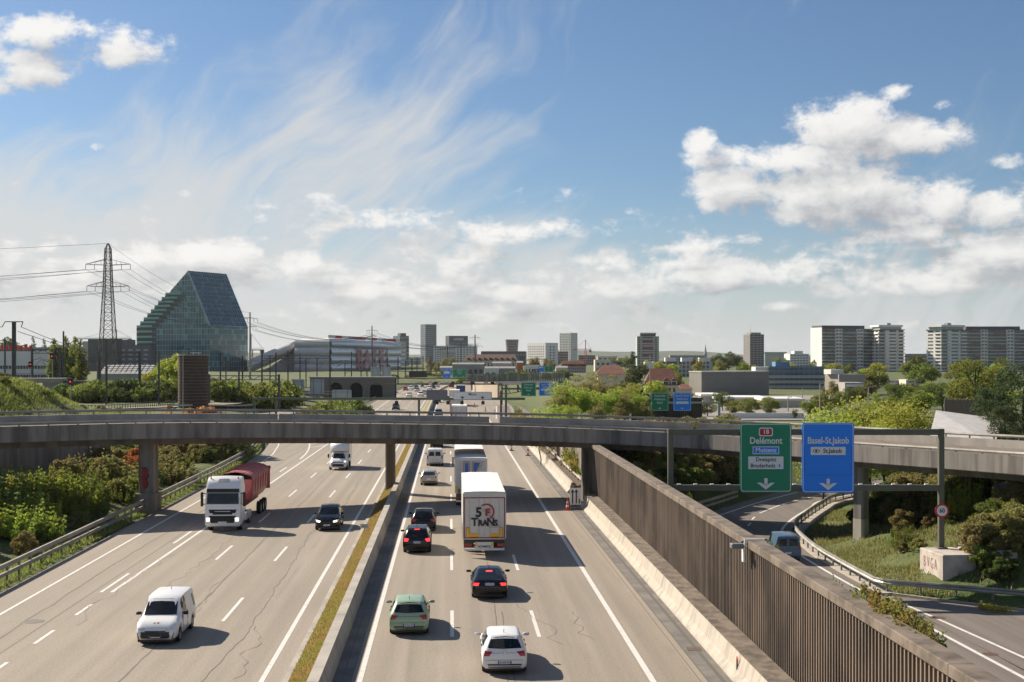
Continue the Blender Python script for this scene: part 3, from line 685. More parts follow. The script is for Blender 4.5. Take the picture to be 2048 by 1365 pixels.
def tree_template(key, seed, h, rx, rz, cz, n, leaf, lm, bark=M_bark, clumps=26, r0=.22, flat=.35, shell=.5, kind='broad'):
    rng = np.random.default_rng(seed)
    if kind == 'broad': c, r = crown_clumps(rng, clumps, rx, rz, cz, shell)
    elif kind == 'poplar':
        z = np.linspace(.12*h, .97*h, clumps); w = rx * np.sin(np.clip((z/h) ** .8, 0, 1) * math.pi * .93 + .18) ** .7; a = rng.uniform(0, 6.28, clumps); q = rng.uniform(0, .6, clumps)
        c = np.stack([np.cos(a)*w*q, np.sin(a)*w*q, z], 1); r = w * .62 + .15
    elif kind == 'conifer':
        t = np.sort(rng.uniform(0, 1, clumps)); w = rx * (1 - t) ** .85 + .12; a = rng.uniform(0, 6.28, clumps); q = rng.uniform(.35, .95, clumps)
        c = np.stack([np.cos(a)*w*q, np.sin(a)*w*q, h*(.12 + .86*t)], 1); r = .10*rx + .26*w
    elif kind == 'pine':
        lv = rng.integers(0, 9, clumps) / 9.0; w = rx * (1 - lv) ** .55 * rng.uniform(.5, 1.1, clumps) + .2; a = rng.uniform(0, 6.28, clumps)
        c = np.stack([np.cos(a)*w, np.sin(a)*w, h*(.2 + .76*lv) - .05*h*w/rx + rng.normal(0, .02*h, clumps)], 1); r = rng.uniform(.2, .36, clumps) * rx * .62
    elif kind == 'bush':
        a = rng.uniform(0, 6.28, clumps); q = np.sqrt(rng.uniform(0, 1, clumps)) * rx * .85; z = rng.uniform(.15, 1, clumps) * h * (1 - .55*(q/rx)**2) * .86
        c = np.stack([np.cos(a)*q, np.sin(a)*q, z], 1); r = rng.uniform(.14, .30, clumps) * rx
    elif kind == 'stems':     # upright shoots
        a = rng.uniform(0, 6.28, clumps); q = np.sqrt(rng.uniform(0, 1, clumps)) * rx; hh = h * (1 - .4*(q/rx)**2) * rng.uniform(.6, 1.05, clumps)
        cs = []; rs = []
        for i in range(clumps):
            for t in (.2, .4, .6, .78, .93): cs.append((math.cos(a[i])*q[i]*(1+.25*t), math.sin(a[i])*q[i]*(1+.25*t), hh[i]*t)); rs.append(.19*rx*(1.12-t))
        c = np.array(cs); r = np.array(rs)
    P, N = clump_points(rng, c, r, n); P[:, 2] = np.maximum(P[:, 2], .03)
    me = leaf_mesh('crown', P, N, leaf, lm, rng, flat)
    TREE[key] = (me, branchy(rng, h, c[rng.permutation(len(c))], r0, bark, 8 if kind in ('bush', 'stems') else 16), h)
tree_template('oak', 1, 10, 4.2, 4.7, 5.2, 9500, .26, L_mid, r0=.26, clumps=34); tree_template('oak2', 2, 10, 4.6, 4.7, 5.2, 9500, .26, L_dark, r0=.26, clumps=32)
tree_template('far1', 3, 10, 4.6, 4.9, 5.0, 2600, .55, L_mid, r0=.28); tree_template('far2', 4, 10, 4.8, 4.9, 5.0, 2600, .55, L_dark, r0=.28); tree_template('far3', 5, 10, 4.4, 4.9, 5.0, 2400, .55, L_olive, r0=.28)
tree_template('farb', 15, 10, 4.4, 4.9, 5.0, 2400, .5, L_bright, r0=.28)
tree_template('willow', 6, 6, 3.2, 2.6, 3.4, 6500, .17, L_bright, r0=.12, clumps=60, shell=.2); tree_template('willow2', 7, 6, 2.9, 2.5, 3.5, 5500, .17, L_bright, r0=.12, clumps=55, shell=.2)
tree_template('birch', 8, 9, 2.6, 3.9, 4.9, 7000, .20, L_olive, M_birch, r0=.11, clumps=48, shell=.15); tree_template('birch2', 9, 9, 2.9, 3.6, 4.9, 7000, .20, L_bright, M_birch, r0=.11, clumps=48, shell=.15)
tree_template('poplar', 10, 14, 1.9, 0, 0, 3600, .42, L_mid, kind='poplar', clumps=30, r0=.22); tree_template('conifer', 11, 11, 3.0, 0, 0, 4200, .34, L_pine, kind='conifer', clumps=60, r0=.2)
tree_template('pine', 12, 11, 4.0, 0, 0, 11000, .20, L_pine, kind='pine', clumps=95, r0=.24, flat=.1)
for i, (lm, k) in enumerate(((L_mid, 'bush'), (L_olive, 'bush'), (L_bright, 'stems'), (L_mid, 'stems'), (L_dark, 'bush'), (L_autumn, 'bush'), (L_olive, 'stems'))):
    tree_template('bush%d' % i, 20 + i, 2.6, 1.5, 0, 0, 5200, .15, lm, kind=k, clumps=34 if k == 'bush' else 26, r0=.035)
tree_template('shrubf', 30, 3.0, 2.6, 0, 0, 1700, .34, L_mid, kind='bush', clumps=30, r0=.05); tree_template('shrubf2', 31, 3.0, 2.6, 0, 0, 1700, .34, L_dark, kind='bush', clumps=30, r0=.05)
tree_template('weed', 32, .7, .5, 0, 0, 500, .09, leafmat('leaf_creeper', (.11, .13, .03), (.22, .16, .05), (.34, .11, .04)), kind='bush', clumps=14, r0=.012); tree_template('weed2', 33, .8, .5, 0, 0, 520, .09, L_mid, kind='stems', clumps=14, r0=.012)
tree_template('flower', 34, .8, .7, 0, 0, 700, .08, L_yellow, kind='bush', clumps=14, r0=.012)
def plant(key, loc, h, wide=1.0, label='', cat='tree', group=None, name='tree', rz=None):
    me, tk, h0 = TREE[key]; s = h / h0
    root = thing(name, label, cat, loc, random.uniform(0, 6.28) if rz is None else rz, group); root.scale = (s*wide, s*wide, s)
    link('trunk' if cat == 'tree' else 'stems', tk, root); link('crown' if cat == 'tree' else 'foliage', me, root); return root
def ground_at(px, Y): x = (px - CX) / F * Y; return Vector((x, Y, height(x, Y) - .05))
def tree_px(key, px, ytop, Y, wide=1.0, label='', group=None, cat='tree', name='tree', hmin=.5):
    g = ground_at(px, Y); zt = HC - (ytop - HY) / F * Y; return plant(key, g, max(hmin, zt - g.z), wide, label, cat, group, name)
# hedge bank left of the motorway
rs = random.Random(5)
for i in range(215):
    Y = 44 + 150 * (i / 215) ** 1.3 + rs.uniform(-2, 2); t = rs.random() ** .8; u = (pw([(22, -24.2), (135, -24.2), (155, -24.6), (172, -25.5), (190, -27.2), (205, -29.7)], Y)) - 1.6 - t * 7.8
    p = R(u, Y); p.z = height(p.x, p.y) - .05
    if (p.xy - pc.xy).length < 1.8: continue
    tall = 85 < Y < 110 and t > .2; k = rs.choice(['bush2', 'bush3', 'bush2'] if tall else ['bush0', 'bush1', 'bush3', 'bush6', 'bush4', 'bush1'])
    h = rs.uniform(2.2, 3.4) if tall else rs.uniform(1.3, 2.2) + t * 1.0
    what = {'bush2': 'tall bright green shoots of a shrub on the bank behind the guard rail', 'bush3': 'upright green shrub on the bank behind the guard rail', 'bush0': 'rounded green bush on the bank behind the guard rail', 'bush1': 'olive brown bush on the bank behind the guard rail', 'bush6': 'dry olive shoots of a shrub on the bank behind the guard rail', 'bush4': 'dark green bush on the bank behind the guard rail'}[k]
    plant(k, p, h, rs.uniform(.9, 1.25), what, 'bush', what.split(' on ')[0], 'bush')
for px, Y, yt in ((232, 118, 905), (262, 126, 892), (310, 132, 890), (345, 128, 900), (390, 150, 892), (430, 160, 893), (290, 145, 885)): tree_px('bush5' if px == 262 else 'bush6', px, yt, Y, 1.2, 'reddish shrub beyond the overpass pier' if px == 262 else 'tall dry shrub beyond the overpass pier', 'shrubs beyond the overpass pier' if px != 262 else None, 'bush', 'bush')
# right embankment
EMB = []
for i in range(110):
    for _ in range(40):
        x, y = rs.uniform(22, 48), rs.uniform(74, 118); z = height(x, y); px = CX + x / y * F
        if px > 2100 or y < Yg(x) + 3 or z < -.9: continue
        dens = sm(1780, 1990, px) if y < 93 else .9
        if abs(px - 1885) < 75 and 72 < y < 90: dens = 0
        if (Vector((x, y, 0)) - Vector((mc.x, mc.y, 0))).length < 3.2: dens = 0
        if z > 2 and y < 92: dens *= .8
        if rs.random() < dens: break
    else: continue
    k = rs.choice(['bush0', 'bush1', 'bush4', 'bush1', 'bush6', 'bush4']); h = rs.uniform(.9, 2.0) if y < 93 else rs.uniform(1.6, 3.0)
    w = {'bush0': 'rounded green bush', 'bush1': 'olive bush', 'bush4': 'dark green bush', 'bush6': 'tangle of dry shoots'}[k] + ' on the embankment right of the ramp'
    plant(k, (x, y, z - .05), h, rs.uniform(.9, 1.3), w, 'bush', w, 'shrub')
for i in range(110):
    x, y = rs.uniform(9.5, 24), rs.uniform(108, 142); z = height(x, y)
    if z < -.9 or x + .047*y < 14.2: continue
    plant(rs.choice(['bush4', 'bush1', 'bush0']), (x, y, z - .05), rs.uniform(2.2, 3.6), 1.2, 'dark bush under and behind the overpass left of the ramp', 'bush', 'bushes behind the overpass left of the ramp', 'bush')
for i in range(44):
    px, Y = (rs.uniform(1968, 2080), rs.uniform(76, 90)) if i < 30 else (rs.uniform(1740, 1840), rs.uniform(84, 92)); x = (px - CX) / F * Y; z = height(x, Y)
    if z < -.6 or (Vector((x, Y, 0)) - Vector((mc.x, mc.y, 0))).length < 2.5 or Y < Yg(x) + 3: continue
    k = rs.choice(['bush0', 'bush1', 'bush4', 'bush3']); w = {'bush0': 'rounded green bush', 'bush1': 'olive bush', 'bush4': 'dark green bush', 'bush3': 'upright green shrub'}[k] + ' on the embankment right of the ramp'
    plant(k, (x, Y, z - .05), rs.uniform(1.5, 2.6) if i < 30 else rs.uniform(.6, 1.1), rs.uniform(.9, 1.3), w, 'bush', w, 'shrub')
for px, Y, yt in ((1930, 92, 920), (1925, 91, 960)): tree_px('bush2', px, yt, Y, .5, 'tall climbing plant against the right abutment', 'climbers at the abutment', 'bush', 'climbing_plant')
for px, yb in ((2005, 1228), (2020, 1226), (1990, 1222)): p = gnd(px, yb, -1.5); plant('flower', (p.x, p.y + 1.2, height(p.x, p.y + 1.2)), .7, 1.1, 'small yellow flowering weed under the ramp guard rail', 'plant', 'yellow weeds under the guard rail', 'flowering_weed')
# plants growing in the wall's trough
for i in range(15):
    Y = 34.6 + i * .42; plant(['weed', 'weed2', 'weed', 'weed'][i % 4], R(12.63, Y, 4.40), rs.uniform(.75, 1.15), .8, 'reddish green creeper growing in the trough behind the wall coping', 'plant', 'creepers on the wall top', 'creeper')
for Y in (41.6, 43.5, 52, 70, 84): plant('weed2', R(12.65, Y, 4.40), .75, .6, 'small weed on the wall top', 'plant', 'weeds on the wall top', 'weed')
# ivy on the slab wall
for i in range(34):
    Y = rs.choice([rs.uniform(121, 140), rs.uniform(205, 236), rs.uniform(205, 236)]); k = rs.choice(['weed', 'weed2', 'flower']); far = Y > 180
    plant(k, R(12.12, Y, rs.uniform(.6, 2.2)), rs.uniform(1.2, 2.4), .5 if not far else .9, {'weed': 'reddish', 'weed2': 'green', 'flower': 'yellow'}[k] + ' ivy hanging on the slab wall beyond the overpass', 'plant', 'ivy on the slab wall', 'ivy')
# right: trees behind the overpass
for px, yt, Y, k, w in ((1128, 748, 172, 'birch2', 1.2), (1152, 742, 178, 'birch', 1.2), (1180, 738, 182, 'birch', 1.2), (1205, 745, 176, 'birch', 1.2), (1232, 742, 184, 'birch', 1.2), (1258, 752, 178, 'birch2', 1.1), (1100, 790, 160, 'birch2', 1.2), (1140, 800, 158, 'birch2', 1.2), (1195, 798, 160, 'birch', 1.3), (1240, 800, 165, 'birch', 1.2), (1080, 810, 150, 'birch2', 1.2), (1118, 770, 168, 'birch', 1.3), (1165, 760, 170, 'birch2', 1.3), (1218, 765, 170, 'birch2', 1.3), (1246, 770, 172, 'birch', 1.3), (1275, 775, 176, 'birch2', 1.2), (1190, 750, 186, 'birch', 1.2), (1290, 800, 172, 'birch', 1.2)):
    tree_px(k, px, yt, Y, w, 'pale stemmed birch with thin %s foliage behind the overpass' % ('olive' if k == 'birch' else 'green'), 'birches behind the overpass, ' + k)
tree_px('conifer', 1266, 703, 262, 1.1, 'dark conifer rising above the birches'); tree_px('farb', 1303, 750, 215, 1.0, 'bright green tree in front of the red roofed house'); tree_px('oak', 1322, 790, 200, .9, 'light green tree beside the pair of small direction signs')
for px, yt, Y, k, w in ((1662, 812, 136, 'willow', 1.1), (1700, 790, 140, 'willow', 1.2), (1742, 778, 138, 'willow2', 1.2), (1790, 790, 134, 'willow', 1.1), (1830, 812, 136, 'willow2', 1.0), (1720, 830, 124, 'willow2', 1.2), (1770, 835, 122, 'willow', 1.0), (1645, 850, 128, 'willow2', .9)):
    tree_px(k, px, yt, Y, w, 'feathery yellow green willow bush behind the overpass right end', 'willow bushes behind the overpass')
tree_px('oak', 1958, 696, 176, 1.25, 'large spreading green tree in front of the right tower block'); tree_px('pine', 1985, 760, 120, 1.1, 'dark open pine beside the white sloping wall'); tree_px('pine', 2048, 712, 118, 1.15, 'tall dark pine near the right end of the overpass'); tree_px('pine', 2010, 800, 112, .9, 'low dark pine behind the overpass railing')
for px, yt, Y, k, w in ((1445, 778, 235, 'oak2', 1.1), (1466, 796, 215, 'oak', 1.4), (1500, 790, 212, 'oak', 1.5), (1540, 788, 216, 'oak', 1.6), (1622, 793, 214, 'oak', 1.5), (1415, 800, 212, 'oak2', 1.4), (1700, 770, 250, 'oak2', .9), (1722, 765, 262, 'oak', .9), (1790, 762, 260, 'oak2', .9), (1885, 756, 230, 'oak2', 1.2), (1850, 765, 245, 'oak2', 1.0), (1680, 775, 240, 'oak', .9), (1590, 815, 205, 'oak', .7)):
    tree_px(k, px, yt, Y, w, ('dark' if k == 'oak2' else 'olive green') + ' round tree among the buildings right of the overpass', 'round trees right, ' + k)
for i in range(130):
    Y = rs.uniform(205, 430); px = rs.uniform(1245, 2070); yt = rs.uniform(772, 812) if Y < 300 else rs.uniform(760, 785)
    if 1395 < px < 1600 and (Y > 228 or rs.random() < .55): continue
    if 1600 < px < 1680 and Y > 340: continue
    k = rs.choice(['far1', 'far2', 'far3', 'farb', 'far1']); g = ground_at(px, Y); h = HC - (yt - HY) / F * Y - g.z
    if h > 1.5: plant(k, g, h, rs.uniform(1.0, 1.5), {'far1': 'low green', 'far2': 'low dark green', 'far3': 'low olive', 'farb': 'low yellow green'}[k] + ' tree on the flat ground behind the overpass', 'tree', 'low trees behind the overpass, ' + k)
# trees of the city, each one placed on the plain
used_px = []
for i in range(150):
    Y = rs.uniform(330, 1000); px = rs.uniform(1190, 2090); yt = rs.uniform(716, 746) if px < 1620 else rs.uniform(716, 752)
    zt = HC - (yt - HY) / F * Y; h = zt - 2.6
    if not 4 < h < 15 or (1370 < px < 1660 and Y < 420) or (1600 < px and 560 < Y < 700): continue
    k = rs.choice(['far1', 'far2', 'far3', 'far1', 'farb'])
    plant(k, ground_at(px, Y), h, rs.uniform(.9, 1.2), {'far1': 'green', 'far2': 'dark green', 'far3': 'olive brown', 'farb': 'yellow green'}[k] + ' tree among the distant houses', 'tree', 'city trees, ' + k)
for px, yt in ((1440, 704), (1458, 700), (1475, 708), (1428, 710), (1228, 712), (1250, 710), (1335, 712), (1350, 716), (1555, 712), (1570, 714), (1830, 706), (1820, 716), (1840, 708), (1812, 722), (1848, 722), (1385, 712), (1400, 716)): tree_px(rs.choice(['far1', 'far2']), px, yt, 1000 if px < 1700 else 620, 1.1, 'tall park tree on the skyline', 'skyline park trees')
# left: trees by the railway
for px, yt, w in ((108, 676, 1.1), (131, 671, 1), (149, 672, 1.1), (161, 678, 1.1), (122, 690, 1.1)): tree_px('poplar', px, yt, 330 + (px % 7) * 3, w, 'narrow poplar beside the white office by the railway', 'poplars by the railway')
for px, yt, Y in ((335, 708, 300), (352, 694, 305), (366, 706, 298), (318, 722, 310), (300, 735, 310)): tree_px('farb', px, yt, Y, .8, 'light yellow green tree in front of the glass tower', 'light trees before the glass tower')
for i in range(64):
    px = rs.choice([rs.uniform(130, 350), rs.uniform(150, 340), rs.uniform(420, 560)]); yt = rs.uniform(752, 775) if px < 350 else rs.uniform(752, 768); Y = rs.uniform(270, 300)
    tree_px(rs.choice(['shrubf', 'shrubf2']), px, yt, Y, .85, 'dark hedge shrub on the railway embankment', 'hedge shrubs on the railway embankment', 'bush', 'hedge_shrub')
for px, yt, Y, k, w in ((640, 800, 262, 'shrubf', 1.1), (665, 795, 262, 'shrubf', 1.2), (690, 802, 258, 'shrubf', 1), (620, 806, 256, 'shrubf', 1), (700, 790, 290, 'shrubf', 1), (720, 795, 284, 'shrubf2', .9), (655, 810, 248, 'shrubf', 1.1)): tree_px(k, px, yt, Y, w, 'round green shrub between slip road and motorway', 'shrubs between the slip roads', 'bush', 'bush')
for px, yt, Y in ((345, 815, 160), (372, 808, 166), (395, 804, 160), (415, 806, 168), (440, 816, 164), (330, 822, 158), (460, 822, 160)): tree_px('bush5' if px < 440 else 'bush1', px, yt, Y, 1.1, 'red orange autumn shrub below the brick silo' if px < 440 else 'pale olive shrub below the brick silo', 'autumn shrubs below the silo' if px < 440 else 'olive shrubs below the silo', 'bush', 'bush')
for i in range(34):
    x, y = rs.uniform(-84, -58), rs.uniform(165, 235); plant(rs.choice(['bush0', 'bush3', 'bush1']), (x, y, height(x, y) - .1), rs.uniform(.7, 1.6), 1.6, 'low green scrub on the grassy railway mound', 'bush', 'scrub on the railway mound', 'scrub')
for px, yt, Y in ((875, 745, 640), (860, 742, 660), (840, 742, 650), (790, 748, 640), (770, 745, 650), (815, 750, 640), (960, 746, 600), (985, 744, 600), (1010, 742, 590), (1030, 738, 590), (1055, 742, 580), (1090, 744, 560), (940, 748, 610), (1120, 738, 560)): tree_px('shrubf' if px % 2 else 'shrubf2', px, yt, Y, 1.5, 'hedge shrub along the far railway embankment', 'shrubs along the far railway', 'bush', 'hedge_shrub')
for px, yt, Y in ((885, 720, 760), (893, 715, 780), (905, 714, 780), (873, 725, 760), (1060, 716, 820), (1075, 714, 830), (1090, 716, 840), (1012, 722, 800), (1105, 718, 830), (860, 716, 790)): tree_px('far3', px, yt, Y, 1.0, 'brownish autumn tree before the distant blocks', 'autumn trees before the blocks')
for px, yt, Y in ((66, 672, 1400), (88, 676, 1400), (30, 684, 1300), (45, 686, 1300), (10, 668, 1200), (100, 686, 1300), (20, 676, 1250)): tree_px('conifer' if px in (66, 88) else 'far2', px, yt, Y, .8 if px in (66, 88) else 1.1, 'dark pointed conifer on the left skyline' if px in (66, 88) else 'dark rounded tree on the left skyline', 'skyline trees left ' + str(px in (66, 88)))
L_scrub = leafmat('scrub_blades', (.10, .125, .028), (.22, .19, .085), (.30, .22, .13))
# grass: blades nobody could count
def blades(name, pts, h, w, m, label, seed=1):
    rng = np.random.default_rng(seed); P = np.array(pts); n = len(P); a = rng.uniform(0, 6.28, n); hh = h * rng.uniform(.4, 1.3, n); ln = rng.normal(0, .35, (n, 2)) * hh[:, None]
    dx = np.stack([np.cos(a), np.sin(a), np.zeros(n)], 1) * (w / 2)
    T = P + np.stack([ln[:, 0], ln[:, 1], hh], 1); V = np.stack([P - dx, P + dx, T], 1).reshape(-1, 3)
    me = bpy.data.meshes.new(name); me.vertices.add(3*n); me.vertices.foreach_set('co', V.astype(np.float32).ravel()); me.loops.add(3*n); me.loops.foreach_set('vertex_index', np.arange(3*n, dtype=np.int32))
    me.polygons.add(n); me.polygons.foreach_set('loop_start', np.arange(0, 3*n, 3, dtype=np.int32)); me.polygons.foreach_set('loop_total', np.full(n, 3, dtype=np.int32)); me.update(calc_edges=True); me.materials.append(m)
    o = link(name, me); tag(o, label, 'grass', None, 'stuff'); return o
pts = []
for i in range(80000):
    Y = 36 + 190 * rs.random() ** 1.7; t = rs.random(); pts.append(R(lerp(-6.03, -4.98, t), Y, lerp(.07, .65, t)))
blades('median_grass', pts, .10, .05, L_dry, 'short dry grass growing on the median strip')
pts = []
for i in range(26000):
    Y = 45 + 150 * rs.random() ** 1.4; u = pw([(22, -24.2), (135, -24.2), (155, -24.6), (172, -25.5), (190, -27.2), (205, -29.7)], Y) + rs.uniform(-2.2, .55); p = R(u, Y); p.z = max(height(p.x, p.y), -.05); pts.append(p)
blades('verge_grass', pts, .22, .06, L_grass, 'green grass along the foot of the hedge bank')
pts = []
while len(pts) < 90000:
    x, y = rs.uniform(21.3, 50), rs.uniform(66, 120)
    if y < Yg(x) + .6 or x < pw(XG, y) + 1.3: continue
    c = math.sin(x * .9 + 1.3 * math.sin(y * .4)) + math.sin(y * .7 + x * .3)
    if c < -.4 and rs.random() < .88: continue
    pts.append(Vector((x, y, height(x, y))))
blades('embankment_grass', pts, .26, .07, L_scrub, 'patchy grass on the embankment right of the ramp')
pts = []
for i in range(45000):
    x, y = rs.uniform(-86, -58), rs.uniform(160, 215); pts.append(Vector((x, y, height(x, y))))
blades('mound_grass', pts, .55, .16, L_grass, 'rough green grass on the railway mound')
# ================================================================ vehicles
def paint(name, c, rough=.28, metal=0.0): return mat('paint_' + name, c, rough, metal, coat=.25, spec=.35)
M_glass = mat('car_glass', (.010, .013, .015), .06, spec=.5)
M_glass2 = mat('car_glass_light', (.05, .075, .075), .06, spec=.9)
M_tyre = mat('tyre_rubber', (.018, .018, .018), .9); M_rim = mat('wheel_rim', (.32, .32, .32), .35, .7)
M_tail = mat('tail_lamp', (.42, .012, .015), .25, coat=.5); M_brake = mat('brake_lamp_lit', (1, .04, .04), .4, emit=1.2)
M_head = mat('head_lamp_glass', (.75, .76, .74), .15, .2, coat=.5); M_headlit = mat('head_lamp_lit', (1, .93, .8), .3, emit=.9)
M_plate = mat('number_plate', (.70, .72, .76), .5); M_pblue = mat('plate_band', (.03, .09, .42), .5); M_ptxt = mat('plate_lettering', (.02, .02, .02), .6)
M_chrome = mat('chrome', (.6, .6, .6), .2, .9); M_trim = mat('dark_trim', (.02, .02, .022), .5)
def ring(st):
    y, zb, zs, zt, wb, wt = st
    h = [(0, zb), (.86*wb, zb), (.985*wb, zb + .10), (wb, zb + .5*(zs-zb)), (.985*wb, zb + .8*(zs-zb)), (.95*wb, zs), (lerp(.95*wb, wt, .5), lerp(zs, zt, .55)), (wt, lerp(zs, zt, .94)), (.82*wt, zt), (0, zt + .015)]
    return [Vector((x, y, z)) for x, z in h] + [Vector((-x, y, z)) for x, z in reversed(h[1:-1])]
def car_body(stations, axles, r, W):
    ys = set(s[0] for s in stations)
    for a in axles:
        for k in range(-6, 7): ys.add(round(a + (r + .05) * k / 6 * .999, 4))
    for s, t in zip(stations, stations[1:]):
        n = max(1, int((t[0]-s[0]) / .22))
        for k in range(1, n): ys.add(lerp(s[0], t[0], k/n))
    out = []
    for y in sorted(ys):
        if y < stations[0][0] or y > stations[-1][0]: continue
        v = [pw([(s[0], s[i]) for s in stations], y) for i in range(1, 6)]
        for a in axles:
            if abs(y - a) < r + .05: v[0] = max(v[0], r * .95 + math.sqrt(max(0, (r + .05)**2 - (y - a)**2)))
        v[1] = max(v[1], v[0] + .06); v[2] = max(v[2], v[1] + .02)
        out.append(ring([y] + v))
    mb = MB(); mb.loft(out); return mb
def project(bvh, top, bot, axis, side=1, rows=3, offs=.012, skirt=.03):
    """patch spanned by two polylines, pressed onto a body from outside along an axis ('y' rear/front, 'x' side, 'z' roof)"""
    n = len(top); mb = MB(); grid = []; hitn = {'y': Vector((0, -1, 0)), 'x': Vector((1, 0, 0)), 'z': Vector((0, 0, 1))}[axis] * side
    for j in range(rows + 1):
        row = []
        for i in range(n):
            a = lerp(top[i][0], bot[i][0], j/rows); b = lerp(top[i][1], bot[i][1], j/rows)
            o = {'y': Vector((a, 0, b)), 'x': Vector((0, a, b)), 'z': Vector((a, b, 0))}[axis] + hitn * 20
            h = bvh.ray_cast(o, -hitn)
            p = h[0] if h[0] is not None else None
            row.append(p)
        grid.append(row)
    for row in grid:
        good = [p for p in row if p is not None]
        for i in range(n):
            if row[i] is None: row[i] = (min(good, key=lambda q: abs(q[0 if axis != 'x' else 1] - row_x(top, bot, i, axis))).copy() if good else Vector((0, 0, 0)))
    pts = [[p + hitn * offs for p in row] for row in grid]; inn = [[p - hitn * skirt for p in row] for row in grid]
    for j in range(rows):
        for i in range(n-1): mb.face([pts[j][i], pts[j][i+1], pts[j+1][i+1], pts[j+1][i]])
    rim = [(0, i) for i in range(n)] + [(j, n-1) for j in range(1, rows+1)] + [(rows, i) for i in reversed(range(n-1))] + [(j, 0) for j in reversed(range(1, rows))]
    for a, b in zip(rim, rim[1:] + rim[:1]): mb.face([pts[a[0]][a[1]], pts[b[0]][b[1]], inn[b[0]][b[1]], inn[a[0]][a[1]]])
    return mb
def row_x(top, bot, i, axis): return (top[i][0] + bot[i][0]) / 2
def quad(a, b, c, d, n=5):
    """top-left, top-right, bottom-right, bottom-left to polylines"""
    return [(lerp(a[0], b[0], t/n), lerp(a[1], b[1], t/n)) for t in range(n+1)], [(lerp(d[0], c[0], t/n), lerp(d[1], c[1], t/n)) for t in range(n+1)]
WHEEL = {}
def wheel_mesh(r, w):
    k = (r, w)
    if k not in WHEEL:
        t = MB(); t.lathe([(r*.62, -w/2), (r*.93, -w/2), (r, -w/2+.03), (r, w/2-.03), (r*.93, w/2), (r*.62, w/2)], 22, axis='X')
        m = MB(); m.lathe([(.001, w/2-.03), (r*.2, w/2-.02), (r*.25, w/2-.05), (r*.52, w/2-.045), (r*.63, w/2-.005)], 22, axis='X'); m.lathe([(.001, -w/2+.03), (r*.2, -w/2+.02), (r*.25, -w/2+.05), (r*.52, -w/2+.045), (r*.63, -w/2+.005)], 22, axis='X')
        WHEEL[k] = (t.mesh('tyre', [M_tyre], True), m.mesh('rim', [M_rim], True))
    return WHEEL[k]
def add_wheels(root, axles, r, w, xw):
    t, m = wheel_mesh(r, w)
    for a in axles:
        for s in (-1, 1):
            o = link('tyre', t, root, (s * xw, a, r)); link('rim', m, o)
def mirror(root, x, y, z, m, sc=1.0):
    for s in (-1, 1):
        mb = MB(); mb.loft([[Vector((s*(x + u*sc), y + b*sc*q, z + c*sc*q)) for b, c in ((-.05,-.05),(.06,-.06),(.06,.06),(-.05,.07))] for u, q in ((-.06,.35),(.0,.9),(.12,1.05),(.2,.8))]); o = mb.obj('wing_mirror', m, root, True)
def plate(root, bvh, x, z, w, h, side, txt=None, band=True):
    t, b = quad((x-w/2, z+h/2), (x+w/2, z+h/2), (x+w/2, z-h/2), (x-w/2, z-h/2), 3); p = project(bvh, t, b, 'y', side, 2, .02)
    o = p.obj('number_plate', M_plate, root)
    if band:
        t, b = quad((x-w/2, z+h/2), (x-w/2+.05, z+h/2), (x-w/2+.05, z-h/2), (x-w/2, z-h/2), 1); project(bvh, t, b, 'y', side, 1, .024).obj('plate_band', M_pblue, o)
        t, b = quad((x+w/2-.05, z+h/2), (x+w/2, z+h/2), (x+w/2, z-h/2), (x+w/2-.05, z-h/2), 1); project(bvh, t, b, 'y', side, 1, .024).obj('plate_band', M_pblue, o)
    if txt:
        h_ = bvh.ray_cast(Vector((x, -side*20, z)), Vector((0, side, 0))); y = h_[0].y if h_[0] is not None else 0
        M = Matrix.Translation((x, y - side*.034, z)) @ (Matrix.Identity(4) if side > 0 else Matrix.Rotation(math.pi, 4, 'Z'))
        text(txt, h * .85, M_ptxt, o, M, 'lettering', .8, .002)
